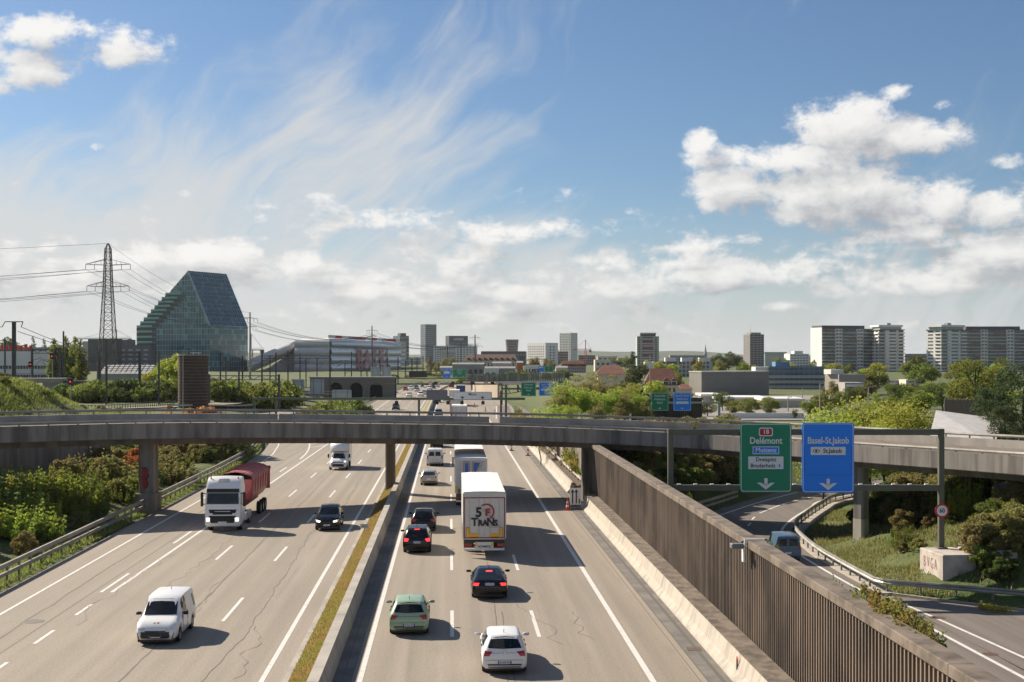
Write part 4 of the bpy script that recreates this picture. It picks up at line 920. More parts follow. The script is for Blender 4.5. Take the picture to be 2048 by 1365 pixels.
CARS = {
 # y, zb, zbelt, ztop, half width, half roof width
 'hatch': dict(L=4.25, W=.88, r=.315, ax=(.78, 3.38), st=[(0,.36,.56,.62,.74,.60),(.05,.27,.80,.86,.84,.64),(.12,.25,.90,.98,.86,.66),(.42,.24,.93,1.33,.875,.57),(.62,.22,.95,1.43,.88,.58),(1.3,.20,.95,1.48,.88,.60),(2.1,.20,.94,1.47,.88,.59),(2.5,.20,.93,1.38,.88,.56),(3.1,.20,.92,.98,.87,.66),(3.7,.22,.84,.89,.86,.66),(4.1,.24,.70,.75,.80,.60),(4.25,.32,.55,.60,.66,.5)]),
 'coupe': dict(L=4.7, W=.92, r=.335, ax=(.98, 3.79), st=[(0,.36,.60,.66,.76,.62),(.06,.27,.84,.88,.88,.68),(.25,.24,.90,.98,.91,.70),(.8,.22,.92,1.16,.92,.62),(1.5,.20,.93,1.36,.92,.56),(2.2,.19,.93,1.39,.92,.56),(2.8,.19,.92,1.29,.92,.55),(3.45,.19,.90,.96,.91,.70),(4.1,.22,.82,.86,.89,.68),(4.55,.25,.68,.72,.82,.6),(4.7,.32,.54,.58,.68,.5)]),
 'mpv': dict(L=4.36, W=.89, r=.32, ax=(.82, 3.52), st=[(0,.36,.58,.64,.76,.62),(.05,.28,.84,.90,.86,.66),(.1,.26,.95,1.06,.88,.66),(.32,.24,.98,1.38,.89,.58),(.55,.22,1.0,1.51,.89,.60),(1.4,.20,1.0,1.56,.89,.62),(2.2,.20,.99,1.54,.89,.60),(2.6,.20,.97,1.44,.89,.58),(3.25,.20,.95,1.02,.88,.68),(3.8,.22,.86,.92,.87,.66),(4.2,.24,.72,.77,.80,.6),(4.36,.32,.56,.6,.68,.5)]),
 'suv': dict(L=4.3, W=.885, r=.335, ax=(.8, 3.41), st=[(0,.40,.62,.68,.74,.6),(.05,.30,.86,.94,.85,.64),(.12,.28,.98,1.10,.87,.64),(.45,.26,1.02,1.45,.885,.57),(.7,.25,1.03,1.56,.885,.59),(1.4,.24,1.03,1.6,.885,.61),(2.1,.24,1.02,1.58,.885,.60),(2.5,.24,1.0,1.48,.885,.58),(3.1,.24,.98,1.05,.88,.68),(3.75,.26,.90,.95,.87,.66),(4.1,.28,.74,.79,.81,.6),(4.3,.36,.58,.62,.68,.5)]),
 'small': dict(L=3.84, W=.83, r=.29, ax=(.66, 3.1), st=[(0,.34,.55,.60,.70,.58),(.05,.26,.76,.82,.80,.62),(.12,.24,.86,.95,.82,.62),(.42,.22,.90,1.30,.83,.54),(.62,.2,.92,1.38,.83,.55),(1.2,.19,.92,1.43,.83,.57),(1.9,.19,.91,1.41,.83,.56),(2.25,.19,.9,1.33,.83,.54),(2.8,.19,.88,.95,.82,.62),(3.4,.22,.80,.85,.80,.6),(3.7,.24,.66,.70,.74,.55),(3.84,.32,.52,.56,.6,.45)]),
 'van': dict(L=4.4, W=.895, r=.315, ax=(.75, 3.43), st=[(0,.36,.80,.86,.82,.72),(.03,.30,1.05,1.60,.88,.70),(.08,.27,1.08,1.76,.89,.71),(.4,.24,1.08,1.82,.895,.72),(1.6,.22,1.07,1.83,.895,.72),(2.4,.22,1.05,1.80,.895,.70),(2.75,.22,1.03,1.66,.895,.66),(3.4,.22,1.0,1.10,.89,.70),(3.95,.24,.90,.96,.87,.66),(4.28,.26,.72,.78,.80,.58),(4.4,.34,.56,.6,.68,.5)]),
 'bigvan': dict(L=4.8, W=.95, r=.33, ax=(.85, 3.9), st=[(0,.36,.80,.86,.86,.76),(.03,.32,1.1,1.70,.93,.76),(.08,.28,1.12,1.85,.945,.77),(.4,.25,1.12,1.90,.95,.78),(2.2,.24,1.1,1.9,.95,.78),(3.0,.24,1.08,1.84,.95,.75),(3.35,.24,1.06,1.66,.945,.7),(3.95,.24,1.03,1.14,.94,.74),(4.4,.26,.93,1.0,.92,.7),(4.68,.28,.74,.8,.84,.6),(4.8,.36,.58,.62,.72,.5)]),
}
def make_car(kind, name, label, cat, pm, loc, rz, rear_text=None, front_text=None, lit=False, braking=False, glass=None, group=None, full=True):
    D = CARS[kind]; L, W, r, ax = D['L'], D['W'], D['r'], D['ax']; G = glass or M_glass
    root = thing(name, label, cat, loc, rz, group)
    mb = car_body(D['st'], ax, r, W); body = mb.obj('body', pm, root); smooth_angle(body, 48)
    bm = bmesh.new(); bm.from_mesh(body.data); bvh = BVHTree.FromBMesh(bm)
    Z = lambda y, i: pw([(s[0], s[i]) for s in D['st']], y)
    vanlike = kind in ('van', 'bigvan')
    # floor box under the body
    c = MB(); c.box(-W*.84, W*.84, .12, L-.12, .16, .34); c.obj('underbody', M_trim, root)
    add_wheels(root, ax, r, .21, W - .13)
    iw = max(range(len(D['st'])), key=lambda i: D['st'][i][3]); roof = D['st'][iw]
    # rear window
    if vanlike:
        for s in (-1, 1):
            t, b = quad((s*.08, 1.62), (s*.60, 1.60), (s*.68, 1.13), (s*.08, 1.13)); project(bvh, t, b, 'y', 1, 4, .012).obj('rear_window', G, root)
        q = MB(); q.box(-.005, .005, -.02, .05, .5, 1.75); q.obj('door_gap', M_trim, root)
    else:
        st = D['st']; zb_ = {'hatch':1.0,'coupe':1.0,'mpv':1.08,'suv':1.12,'small':.96}[kind]; zt_ = {'hatch':1.40,'coupe':1.33,'mpv':1.45,'suv':1.5,'small':1.35}[kind]
        t = [(lerp(-.50, .50, k/6), zt_ - .03*abs(k/3-1)) for k in range(7)]; b = [(lerp(-.66, .66, k/6), zb_ + .02*abs(k/3-1)) for k in range(7)]
        project(bvh, t, b, 'y', 1, 5, .012).obj('rear_window', G, root)
        q = MB(); 
        hb = bvh.ray_cast(Vector((0, -20, zb_ + .02)), Vector((0, 1, 0)))
        if full and kind != 'coupe' and hb[0] is not None:
            q.bar((.02, hb[0].y - .03, zb_ + .02), (-.32, hb[0].y - .01, zb_ + .07), .025); q.obj('rear_wiper', M_trim, root)
    if full and not vanlike:
        zl = D['st'][2][2] - .04
        for t_, b_ in (([(-.72, zl), (.72, zl)], [(-.72, zl - .012), (.72, zl - .012)]), ([(-.70, .60), (.70, .60)], [(-.70, .585), (.70, .585)])): project(bvh, [(lerp(t_[0][0], t_[1][0], k/8), t_[0][1]) for k in range(9)], [(lerp(b_[0][0], b_[1][0], k/8), b_[0][1]) for k in range(9)], 'y', 1, 1, .004).obj('panel_gap', M_trim, root)
    # windscreen
    fz = {'hatch':(1.36,1.02,2.55,3.05),'coupe':(1.29,1.0,0,0),'mpv':(1.43,1.06,0,0),'suv':(1.47,1.09,0,0),'small':(1.32,.99,0,0),'van':(1.70,1.14,0,0),'bigvan':(1.76,1.18,0,0)}[kind]
    wt = .52 if not vanlike else .62
    t = [(lerp(-wt, wt, k/6), fz[0]) for k in range(7)]; b = [(lerp(-.70, .70, k/6), fz[1]) for k in range(7)]
    project(bvh, t, b, 'y', -1, 5, .012).obj('windscreen', G, root)
    # side windows
    zb2 = roof[2] + .03; zt2 = roof[3] - .12
    segs = {'hatch':[(.62,1.25,.80),(1.32,2.1,1),(2.16,2.85,.55)],'coupe':[(1.0,1.55,.45),(1.62,2.3,.9),(2.36,3.1,.5)],'mpv':[(.42,1.1,.9),(1.16,1.95,1),(2.02,2.9,.6)],'suv':[(.55,1.15,.8),(1.22,1.98,1),(2.05,2.82,.6)],'small':[(.58,1.15,.8),(1.22,1.85,1),(1.9,2.5,.6)],'van':[(2.0,2.85,.75)],'bigvan':[(.5,1.5,1),(1.6,2.5,1),(2.65,3.4,.7)]}[kind]
    for s in (-1, 1):
        for i, (ya, yb, q) in enumerate(segs):
            if i == 0 and len(segs) > 1 and not vanlike: ta, tb = ya + .28 * (1.2 - q), yb
            elif i == len(segs) - 1: ta, tb = ya, lerp(ya, yb, q)
            else: ta, tb = ya, yb
            z2 = zt2 - (.05 if q < .7 else 0)
            t, b = quad((ta, z2), (tb, z2), (yb, zb2), (ya, zb2), 4); project(bvh, t, b, 'x', s, 3, .010).obj('side_window', G, root)
        if full:
            for yy in ([1.28, 2.13] if not vanlike else [1.95, 2.95]):
                q = MB(); q.box(s*(W*.955), s*(W+.004), yy-.006, yy+.006, .42, roof[2]); q.obj('door_gap', M_trim, root)
    # lamps
    lm = M_brake if braking else M_tail
    if vanlike: lq = ((.72, 1.18), (.88, 1.18), (.89, .82), (.74, .82))
    elif kind == 'coupe': lq = ((.52, .86), (.90, .86), (.91, .74), (.58, .72))
    elif kind == 'mpv': lq = ((.50, .92), (.87, .98), (.88, .76), (.58, .76))
    elif kind == 'suv': lq = ((.52, 1.0), (.86, 1.04), (.87, .84), (.6, .84))
    else: lq = ((.46, .90), (.85, .95), (.87, .74), (.60, .74))
    if kind == 'small': lq = ((.58, .88), (.80, .9), (.81, .68), (.62, .70))
    for s in (-1, 1):
        t, b = quad(*[(s*x, z) for x, z in lq], 4); o = project(bvh, t, b, 'y', 1, 2, .015).obj('tail_lamp', lm, root)
        zf = Z(L - .25, 2) - (.03 if not vanlike else .02)
        hq = ((.42, zf-.03), (.80, zf+.06), (.82, zf-.08), (.48, zf-.13))
        t, b = quad(*[(s*x, z) for x, z in hq], 4); project(bvh, t, b, 'y', -1, 2, .015).obj('head_lamp', M_headlit if lit else M_head, root)
    zf = Z(L - .2, 2) - .12
    t, b = quad((-.45, zf), (.45, zf), (.40, zf-.09), (-.40, zf-.09)); project(bvh, t, b, 'y', -1, 1, .014).obj('grille', M_trim, root)
    t, b = quad((-.62, .46), (.62, .46), (.58, .33), (-.58, .33)); project(bvh, t, b, 'y', -1, 1, .014).obj('air_intake', M_trim, root)
    t, b = quad((-.66, .44), (.66, .44), (.62, .30), (-.62, .30)); project(bvh, t, b, 'y', 1, 1, .014).obj('bumper_insert', M_trim, root)
    if braking or kind == 'coupe':
        zz = {'coupe':1.30,'mpv':1.48}.get(kind, 1.4); t, b = quad((-.16, zz), (.16, zz), (.16, zz-.04), (-.16, zz-.04), 3); project(bvh, t, b, 'y', 1, 1, .03).obj('third_brake_lamp', M_brake, root)
    if full or rear_text: plate(root, bvh, 0, {'hatch':.50,'coupe':.80,'mpv':.70,'suv':.66,'small':.62,'van':.66,'bigvan':.7}[kind], .52, .12, 1, rear_text)
    if full or front_text: plate(root, bvh, 0, .42, .52, .12, -1, front_text)
    ym = {'hatch':2.75,'coupe':3.0,'mpv':2.85,'suv':2.75,'small':2.4,'van':2.95,'bigvan':3.5}[kind]
    mirror(root, W + .02, ym, roof[2] + .06, pm if not vanlike else M_trim)
    if full:
        q = MB(); q.tube((0, roof[0]*.7, roof[3] - .02), (0, roof[0]*.7 - .1, roof[3] + .14), .012); q.obj('aerial', M_trim, root)
    bm.free(); return root, bvh
def rear_at(u, Y): return R(u, Y), heading(Y)
def front_at(u, Y, L): return R(u, Y + L), heading(Y) + math.pi
P_white = paint('white', (.74, .73, .70)); P_black = paint('black', (.005, .0055, .007), .16); P_green = paint('pale_green', (.34, .45, .30), .28, .15)
P_silver = paint('silver', (.52, .51, .48), .3, .5); P_blue = paint('dull_blue', (.085, .15, .23), .35, .2); P_lblue = paint('blue_grey', (.25, .32, .38), .3, .3)
P_red = paint('red', (.34, .02, .02)); P_dark = paint('dark_grey', (.03, .034, .04), .25); P_white2 = paint('clean_white', (.80, .80, .79))
l, a = rear_at(2.1, 50.6); c, bv = make_car('hatch', 'white_hatchback', 'white hatchback with red wraparound tail lamps and black lower bumper', 'car', P_white2, l, a, 'DJ 905 PM')
mb = MB(); mb.lathe([(.001, 0), (.05, 0), (.06, .012), (.045, .02)], 14, axis='Y'); o = mb.obj('badge', M_chrome, c); o.location = (0, .03, .88)
l, a = rear_at(-1.8, 57.7); make_car('hatch', 'green_hatchback', 'pale metallic green hatchback with grey bumper strips', 'car', P_green, l, a, 'BT 812 LM')
l, a = rear_at(-1.95, 40.6); make_car('hatch', 'blue_grey_car', 'blue grey car of which only the roof shows', 'car', P_lblue, l, a)
l, a = rear_at(2.0, 66.3); make_car('coupe', 'black_coupe', 'black low coupe with lit brake lamps behind the lorry', 'car', P_black, l, a, 'VD 27598', braking=True)
l, a = rear_at(-2.05, 82); make_car('mpv', 'black_compact_car', 'black compact car with lit third brake lamp, directly behind another black car', 'car', P_black, l, a, 'DJ 174 MM', braking=True)
l, a = rear_at(-1.85, 92.0); make_car('hatch', 'black_hatchback', 'black hatchback just ahead of the braking black compact car', 'car', P_black, l, a, 'DA 315 KF')
l, a = rear_at(-2.0, 125.5); make_car('small', 'silver_small_car', 'silver small hatchback with pale green rear window', 'car', P_silver, l, a, glass=M_glass2)
l, a = rear_at(-1.7, 148); make_car('bigvan', 'white_van', 'white passenger van with tall red tail lamps and dark rear windows', 'van', P_white, l, a)
l, a = rear_at(-1.8, 178); make_car('suv', 'dark_car', 'dark car partly hidden under the edge of the overpass', 'car', P_dark, l, a)
l, a = front_at(-12.45, 55.7, 4.4); c, bv = make_car('van', 'white_delivery_van', 'small white delivery van with black bumper and rainbow stripe', 'van', P_white2, l, a, front_text='LO SN 5904', lit=False)
t, b = quad((-.80, .60), (.80, .60), (.72, .32), (-.72, .32), 7); project(bv, t, b, 'y', -1, 3, .022).obj('front_bumper', M_trim, c)
for i, col in enumerate(((.02, .30, .10), (.7, .7, .7), (.55, .03, .03))):
    t, b = quad((.12 - i*.08, .99), (.05 - i*.08, .99), (.07 - i*.08, .94), (.14 - i*.08, .94), 2); project(bv, [(x, 4.02) for x, z in t], [(x, 4.10) for x, z in b], 'z', 1, 1, .006).obj('emblem_stripe', mat('stripe%d' % i, col), c)
for i, col in enumerate(((.05, .25, .55), (.05, .4, .12), (.75, .6, .05), (.65, .12, .05))):
    for s in (-1, 1):
        t, b = [(.62 - i*.08, 1.55), (.70 - i*.08, 1.55)], [(.38 - i*.08, 1.0), (.46 - i*.08, 1.0)]; project(bv, t, b, 'x', s, 4, .006).obj('rainbow_stripe', mat('rainbow%d' % i, col), c)
l, a = front_at(-8.65, 92.6, 4.3); make_car('suv', 'black_suv', 'black small off roader with lit head lamps beside the median', 'car', P_black, l, a, front_text='BL 4471', lit=True)
# blue van on the ramp
c, bv = make_car('van', 'blue_van', 'old dull blue van with two rear windows driving down the ramp', 'van', P_blue, (18.55, 88.6, -1.6), math.radians(-1), None)
# ---- lorries
M_tarp = mat('lorry_tarp', (.66, .65, .62), .55, col2=(.58, .57, .54), scale=.8, stretch=(2, 2, .5), bump=.12, bscale=3)
M_roofw = mat('lorry_roof', (.78, .77, .74), .6); M_frame = mat('lorry_chassis', (.05, .05, .052), .7); M_marm = mat('maroon_trim', (.22, .02, .025), .5)
M_yel = mat('reflective_yellow', (.80, .50, .02), .5); M_ored = mat('reflective_red', (.70, .06, .02), .5); M_alu = mat('aluminium', (.55, .55, .54), .4, .6)
def trailer(root, L, z0=1.15, z1=4.0, w=1.275, y0=0.0, rear='doors', axles=(3.0, 4.3, 5.6), mbody=None):
    mb = MB(); mb.box(-w, w, y0 + .06, y0 + L, z0, z1 - .06); bevel(mb.obj('box_body', mbody or M_tarp, root), .03)
    mb = MB(); mb.loft([[Vector((x, yy, z)) for x, z in ((-w-.01, z1-.062), (-w, z1-.02), (-w*.5, z1+.02), (w*.5, z1+.02), (w, z1-.02), (w+.01, z1-.062))] for yy in (y0+.04, y0+L)]); mb.obj('roof', M_roofw, root)
    mb = MB()
    for x in (-w, w): mb.box(x-.05, x+.05, y0, y0+.06, z0, z1-.1)
    mb.box(-w+.05, w-.05, y0-.01, y0+.06, z1-.2, z1-.08).box(-w+.05, w-.05, y0, y0+.06, z0-.06, z0+.05); mb.obj('rear_frame', M_alu, root)
    for s in (-1, 1):
        d = MB(); d.box(s*.012, s*(w-.052), y0+.01, y0+.058, z0+.06, z1-.21); door = d.obj('rear_door', mbody or M_tarp, root)
        for q in (.35, .9):
            b_ = MB(); b_.tube((s*q, y0-.015, z0+.02), (s*q, y0-.015, z1-.25), .018, n=6); b_.obj('lock_rod', M_alu, door)
    mb = MB(); mb.box(-.5, -.35, y0+.3, y0+L-.3, .85, z0).box(.35, .5, y0+.3, y0+L-.3, .85, z0).box(-w+.05, w-.05, y0+.02, y0+.12, .88, z0-.07); mb.obj('chassis', M_frame, root)
    mb = MB(); mb.box(-w+.05, w-.05, y0-.02, y0+.10, .42, .56); mb.obj('bumper_bar', M_white, root)
    mb = MB(); mb.box(-.55, .55, y0-.012, y0+.02, .57, .93); mb.obj('number_plate', M_white, root)
    for s in (-1, 1):
        mb = MB(); mb.box(s*.78, s*1.2, y0-.01, y0+.06, .66, .84); mb.obj('tail_lamp', M_tail, root)
        mb = MB(); mb.box(s*.62, s*1.15, y0+1.7, y0+1.74, .25, .95); mb.obj('mud_flap', M_black, root)
    add_wheels(root, [y0 + q for q in axles], .5, .32, w - .22)
def cab(root, y0, m, w=1.25, zt=3.7, H0=.35):
    """cab-over tractor, front at larger y"""
    prof = [(0, .9, zt-.25, w*.97), (.35, .75, zt-.02, w), (1.1, .45, zt, w), (1.75, H0, zt-.35, w), (1.98, H0, zt-.75, w*.99), (2.12, H0, 2.15, w*.985), (2.25, H0+.05, 1.25, w*.96), (2.3, H0+.15, .95, w*.9)]
    rings = []
    for y, zb, z2, ww in prof: rings.append([Vector((x, y0 + y, z)) for x, z in ((-ww*.9, zb), (-ww, zb+.15), (-ww, lerp(zb, z2, .8)), (-ww*.93, z2-.06), (-ww*.8, z2), (0, z2+.03), (ww*.8, z2), (ww*.93, z2-.06), (ww, lerp(zb, z2, .8)), (ww, zb+.15), (ww*.9, zb))])
    mb = MB(); mb.loft(rings); body = mb.obj('cab', m, root); smooth_angle(body, 40)
    bm = bmesh.new(); bm.from_mesh(body.data); bv = BVHTree.FromBMesh(bm); bm.free(); return body, bv
def lorry_rear(label, name, u, Y, L, mbody=None, with_cab=True, axles=(3.0, 4.3, 5.6), lab_cab=P_white):
    l, a = rear_at(u, Y); root = thing(name, label, 'lorry', l, a); trailer(root, L, mbody=mbody, axles=axles)
    if with_cab:
        body, bv = cab(root, L + .6, lab_cab); add_wheels(root, [L - .6, L + 2.2], .5, .32, 1.05)
        mb = MB(); mb.box(-.45, .45, L - 1.2, L + 2.7, .62, .9); mb.obj('tractor_chassis', M_frame, root)
        for s in (-1, 1):
            mb = MB(); mb.box(s*1.36, s*1.5, L+2.35, L+2.5, 1.9, 2.6); mb.obj('wing_mirror', M_black, root)
            mb = MB(); mb.bar((s*1.2, L+2.4, 2.5), (s*1.4, L+2.42, 2.5), .05); mb.obj('mirror_arm', M_black, root)
    return root
lo = lorry_rear('white curtain sided lorry with round red and black haulage emblem on its rear doors', 'white_lorry', 2.1, 80.5, 13.6)
def flat(root, pts, m, y=-.002, name='decal', z=0): 
    mb = MB(); mb.face([(x, y, zz) for x, zz in pts]); mb.face([(x, y + .003, zz) for x, zz in reversed(pts)]); return mb.obj(name, m, root, fix=False)
def box2(root, x0, x1, z0, z1, m, y=-.01, t=.012, name='trim', par=None): mb = MB(); mb.box(x0, x1, y, y + t, z0, z1); return mb.obj(name, m, par or root)
for x0, x1, z0, z1 in ((-1.26, 1.26, 3.60, 3.66), (-1.26, -1.20, 1.22, 3.60), (1.20, 1.26, 1.22, 3.60), (-1.26, 1.26, 1.16, 1.22)): box2(lo, x0, x1, z0, z1, M_marm, -.02, .016, 'trim_strip')
M_ink = mat('emblem_black', (.03, .035, .032), .6); M_inkr = mat('emblem_red', (.36, .05, .05), .6)
for ch, x_, z_, s_ in (('T', -.60, 2.14, .66), ('R', -.25, 2.08, .50), ('A', .04, 2.08, .50), ('N', .38, 2.14, .66), ('S', .70, 2.08, .50)): text(ch, s_, M_ink, lo, Matrix.Translation((x_, -.03, z_)), 'lettering', .95, .003, bold=.026)
text('5', .80, M_ink, lo, Matrix.Translation((-.35, -.03, 2.72)), 'lettering', 1.0, .003, bold=.03)
text('F', .58, M_inkr, lo, Matrix.Translation((.20, -.03, 2.72)), 'lettering', 1.15, .003, bold=.03)
mb = MB()
for k in range(22):
    t0, t1 = math.radians(-62 + k*8.6), math.radians(-62 + (k+1)*8.6)
    mb.face([(.12 + r*math.cos(t), -.031, 2.78 + r*math.sin(t)) for r, t in ((.40, t0), (.50, t0), (.50, t1), (.40, t1))])
mb.obj('emblem_ring', M_inkr, lo, fix=False)
for a, b in (((-.38, 3.12), (.52, 2.36)), ((-.30, 3.10), (.58, 2.36))):
    mb = MB(); mb.bar((a[0], -.034, a[1]), (b[0], -.034, b[1]), .02, .006); mb.obj('emblem_stroke', M_inkr, lo)
for z_ in (2.01, 1.93): box2(lo, .22, .98, z_ - .10, z_ - .075, mat('faint_print', (.30, .30, .30), .6), -.03, .004, 'print_line')
text('SCHMITZ', .17, M_ink, lo, Matrix.Translation((0, -.03, .66)), 'lettering', 1.1, .003, bold=.004)
for s in (-1, 1):
    box2(lo, s*1.02 - .08, s*1.02 + .08, 1.26, 1.80, M_yel, -.03, .012, 'reflector_plate'); box2(lo, min(s*.32, s*.92), max(s*.32, s*.92), 1.26, 1.46, M_yel, -.03, .012, 'reflector_plate')
    for x0, x1, z0, z1 in ((s*1.02-.10, s*1.02+.10, 1.80, 1.83), (s*1.02-.10, s*1.02-.08, 1.24, 1.80), (s*1.02+.08, s*1.02+.10, 1.24, 1.80), (min(s*.30, s*.94), max(s*.30, s*.94), 1.23, 1.26)): box2(lo, x0, x1, z0, z1, M_ored, -.032, .012, 'reflector_edge')
    box2(lo, s*.5 - .07, s*.5 + .07, .70, .88, M_yel, -.02, .02, 'marker_lamp')
# articulated trailer lorry with blue lettering
lo2 = lorry_rear('white box lorry with tall blue and red letters on its rear doors', 'white_box_lorry', 1.72, 107.5, 8.2, axles=(1.6, 2.9), with_cab=False)
M_lblue = mat('letter_blue', (.04, .16, .42), .5); M_lred = mat('letter_red', (.45, .05, .05), .5)
for x0, x1 in ((-.62, -.10), ):
    box2(lo2, x0, x1, 2.05, 3.72, M_lred, -.04, .010, 'letter_outline'); box2(lo2, x0 + .05, x1 - .05, 2.1, 3.67, M_tarp, -.045, .010, 'letter_inner'); box2(lo2, x0 + .10, x1 - .10, 2.1, 3.60, M_lblue, -.05, .010, 'letter_fill')
flat(lo2, [(.22, 3.62), (.74, 3.62), (.42, 2.9), (.74, 2.15), (.22, 2.15)], M_lblue, -.045, 'letter_fill')
for a, b in (((.14, 2.05), (.14, 3.72)), ((.14, 3.72), (.98, 3.72)), ((.98, 3.72), (.52, 2.9)), ((.52, 2.9), (.98, 2.05))): q = MB(); q.bar((a[0], -.045, a[1]), (b[0], -.045, b[1]), .05, .01); q.obj('letter_outline', M_lred, lo2)
for s in (-1, 1): box2(lo2, s*1.12 - .08, s*1.12 + .08, 1.2, 1.7, M_yel, -.03, .012, 'reflector_plate')
mb = MB(); mb.box(-.06, .06, 7.9, 9.9, .75, .87); mb.obj('tow_bar', M_frame, lo2)
lo3 = lorry_rear('white box truck pulling the lettered trailer under the overpass', 'white_box_truck', 1.72, 117.4, 7.2, axles=(2.4, ))
# oncoming tipper
l, a = front_at(-15.9, 92.2, 15.0)
tp = thing('tipper_lorry', 'white tractor pulling a rounded red tipper trailer', 'lorry', l, a)
body, bv = cab(tp, 12.7, P_white2, 1.25, 3.75)
t = [(lerp(-1.08, 1.08, k/6), 2.68) for k in range(7)]; b = [(lerp(-1.12, 1.12, k/6), 1.92) for k in range(7)]; project(bv, t, b, 'y', -1, 4, .015).obj('windscreen', M_glass, tp)
t = [(lerp(-1.12, 1.12, k/6), 2.98) for k in range(7)]; b = [(lerp(-1.14, 1.14, k/6), 2.72) for k in range(7)]; project(bv, t, b, 'y', -1, 2, .05, .06).obj('sun_visor', M_black, tp)
t, b = quad((-.35, 3.2), (.35, 3.2), (.42, 3.0), (-.42, 3.0), 4); project(bv, [(x, 14.1) for x, z in t], [(x, 14.45) for x, z in b], 'z', 1, 2, .02).obj('roof_hatch', M_grey, tp)
for z0, z1, wa, wb_ in ((1.55, 1.30, .98, .88), (1.12, .62, .95, .80), (1.30, 1.20, .7, .66)):
    t, b = quad((-wa, z0), (wa, z0), (wb_, z1), (-wb_, z1), 6); project(bv, t, b, 'y', -1, 2, .018).obj('grille', M_black, tp)
t, b = quad((-.55, 1.44), (.55, 1.44), (.52, 1.41), (-.52, 1.41), 4); project(bv, t, b, 'y', -1, 1, .03).obj('grille_bar', M_chrome, tp)
for s in (-1, 1):
    t, b = quad((s*.86, .98), (s*1.12, .98), (s*1.12, .74), (s*.9, .74), 3); project(bv, t, b, 'y', -1, 2, .03).obj('head_lamp', M_headlit, tp)
    t, b = quad((14.05, 2.7), (14.75, 2.65), (14.8, 1.95), (14.05, 1.95), 3); project(bv, t, b, 'x', s, 3, .012).obj('side_window', M_glass, tp)
    mb = MB(); mb.box(s*1.38, s*1.56, 14.6, 14.75, 1.75, 2.75); bevel(mb.obj('wing_mirror', M_black, tp), .03)
    mb = MB(); mb.bar((s*1.2, 14.6, 2.65), (s*1.45, 14.66, 2.65), .06).bar((s*1.2, 14.6, 1.9), (s*1.45, 14.66, 1.9), .06); mb.obj('mirror_arm', M_black, tp)
    mb = MB(); mb.box(s*1.0, s*1.22, 9.6, 12.2, .45, 1.0); bevel(mb.obj('side_tank', M_alu, tp), .05)
    mb = MB(); mb.tube((s*.95, 14.0, 3.55), (s*.95, 14.0, 3.75), .06, .04); mb.obj('beacon', M_orange, tp)
mb = MB(); mb.box(-.3, .3, 15.0, 15.03, .60, .72); mb.obj('number_plate', M_plate, tp)
mb = MB(); mb.box(-.45, .45, 7.5, 14.6, .60, .92).box(-.4, .4, .5, 9.5, .92, 1.15); mb.obj('chassis', M_frame, tp)
add_wheels(tp, (13.75, 10.1), .5, .32, 1.02); add_wheels(tp, (1.6, 2.95, 4.3), .5, .32, 1.02)
M_tred = mat('tipper_red', (.55, .11, .10), .5, coat=.1, col2=(.45, .08, .075), scale=1.2); M_tred2 = mat('tipper_cover', (.62, .27, .26), .6, col2=(.48, .14, .14), scale=2.5, stretch=(.4, 3, 1))
rings = []
for yy, zb, zt_ in ((.31, 1.7, 3.25), (.5, 1.3, 3.2), (2, 1.2, 3.15), (8.5, 1.2, 3.15), (9.4, 1.5, 3.15), (9.6, 1.9, 3.15)):
    rings.append([Vector((x, yy, z)) for x, z in ((-.55, zb), (-.95, zb+.25), (-1.18, zb+.7), (-1.25, zt_), (1.25, zt_), (1.18, zb+.7), (.95, zb+.25), (.55, zb))])
mb = MB(); mb.loft(rings); bd = mb.obj('tipper_body', M_tred, tp)
for k in range(7):
    for s in (-1, 1):
        mb = MB(); mb.bar((s*1.2, .9 + k*1.35, 2.0), (s*1.29, .9 + k*1.35, 3.1), .10, .06); mb.obj('side_stiffener', M_tred, bd)
mb = MB(); mb.loft([[Vector((1.27*math.cos(t), yy, 3.16 + .55*math.sin(t))) for t in [math.pi*k/10 for k in range(11)]] for yy in (.35, 2, 4, 6, 8, 9.6)], closed=False); o = mb.obj('arched_cover', M_tred2, tp, True)
for k in range(9):
    mb = MB(); P = [Vector((1.28*math.cos(t), .8 + k*1.05, 3.17 + .56*math.sin(t))) for t in [math.pi*q/8 for q in range(9)]]
    for p, q in zip(P, P[1:]): mb.bar(p, q, .05)
    mb.obj('cover_bow', M_tred, o)
mb = MB(); mb.box(-1.3, 1.3, .1, .30, 1.6, 3.30).box(-1.35, 1.35, .05, .38, 3.15, 3.42); bevel(mb.obj('tailgate', M_tred, tp), .04)
# oncoming box van (white) beyond the overpass shadow
l, a = front_at(-12.1, 142.5, 6.6)
bx = thing('box_van', 'white box van with lit head lamps and roof spoiler in the oncoming lanes', 'van', l, a)
D = CARS['bigvan']; st = [s for s in D['st'] if s[0] > 2.1]; st = [(2.3, .3, 1.1, 1.9, .95, .8)] + [(s[0], s[1], s[2], s[3] + .1, s[4], s[5]) for s in st[1:]]; st = [(q[0] + 1.8,) + tuple(q[1:]) for q in st]
mb = car_body(st, (5.7,), .34, .95); bd = mb.obj('cab', P_white2, bx); smooth_angle(bd, 45)
bm = bmesh.new(); bm.from_mesh(bd.data); bv = BVHTree.FromBMesh(bm); bm.free()
t = [(lerp(-.64, .64, k/6), 1.88) for k in range(7)]; b = [(lerp(-.76, .76, k/6), 1.22) for k in range(7)]; project(bv, t, b, 'y', -1, 4, .012).obj('windscreen', M_glass, bx)
t, b = quad((-.7, .85), (.7, .85), (.7, .4), (-.7, .4), 6); project(bv, t, b, 'y', -1, 2, .02).obj('grille', M_black, bx)
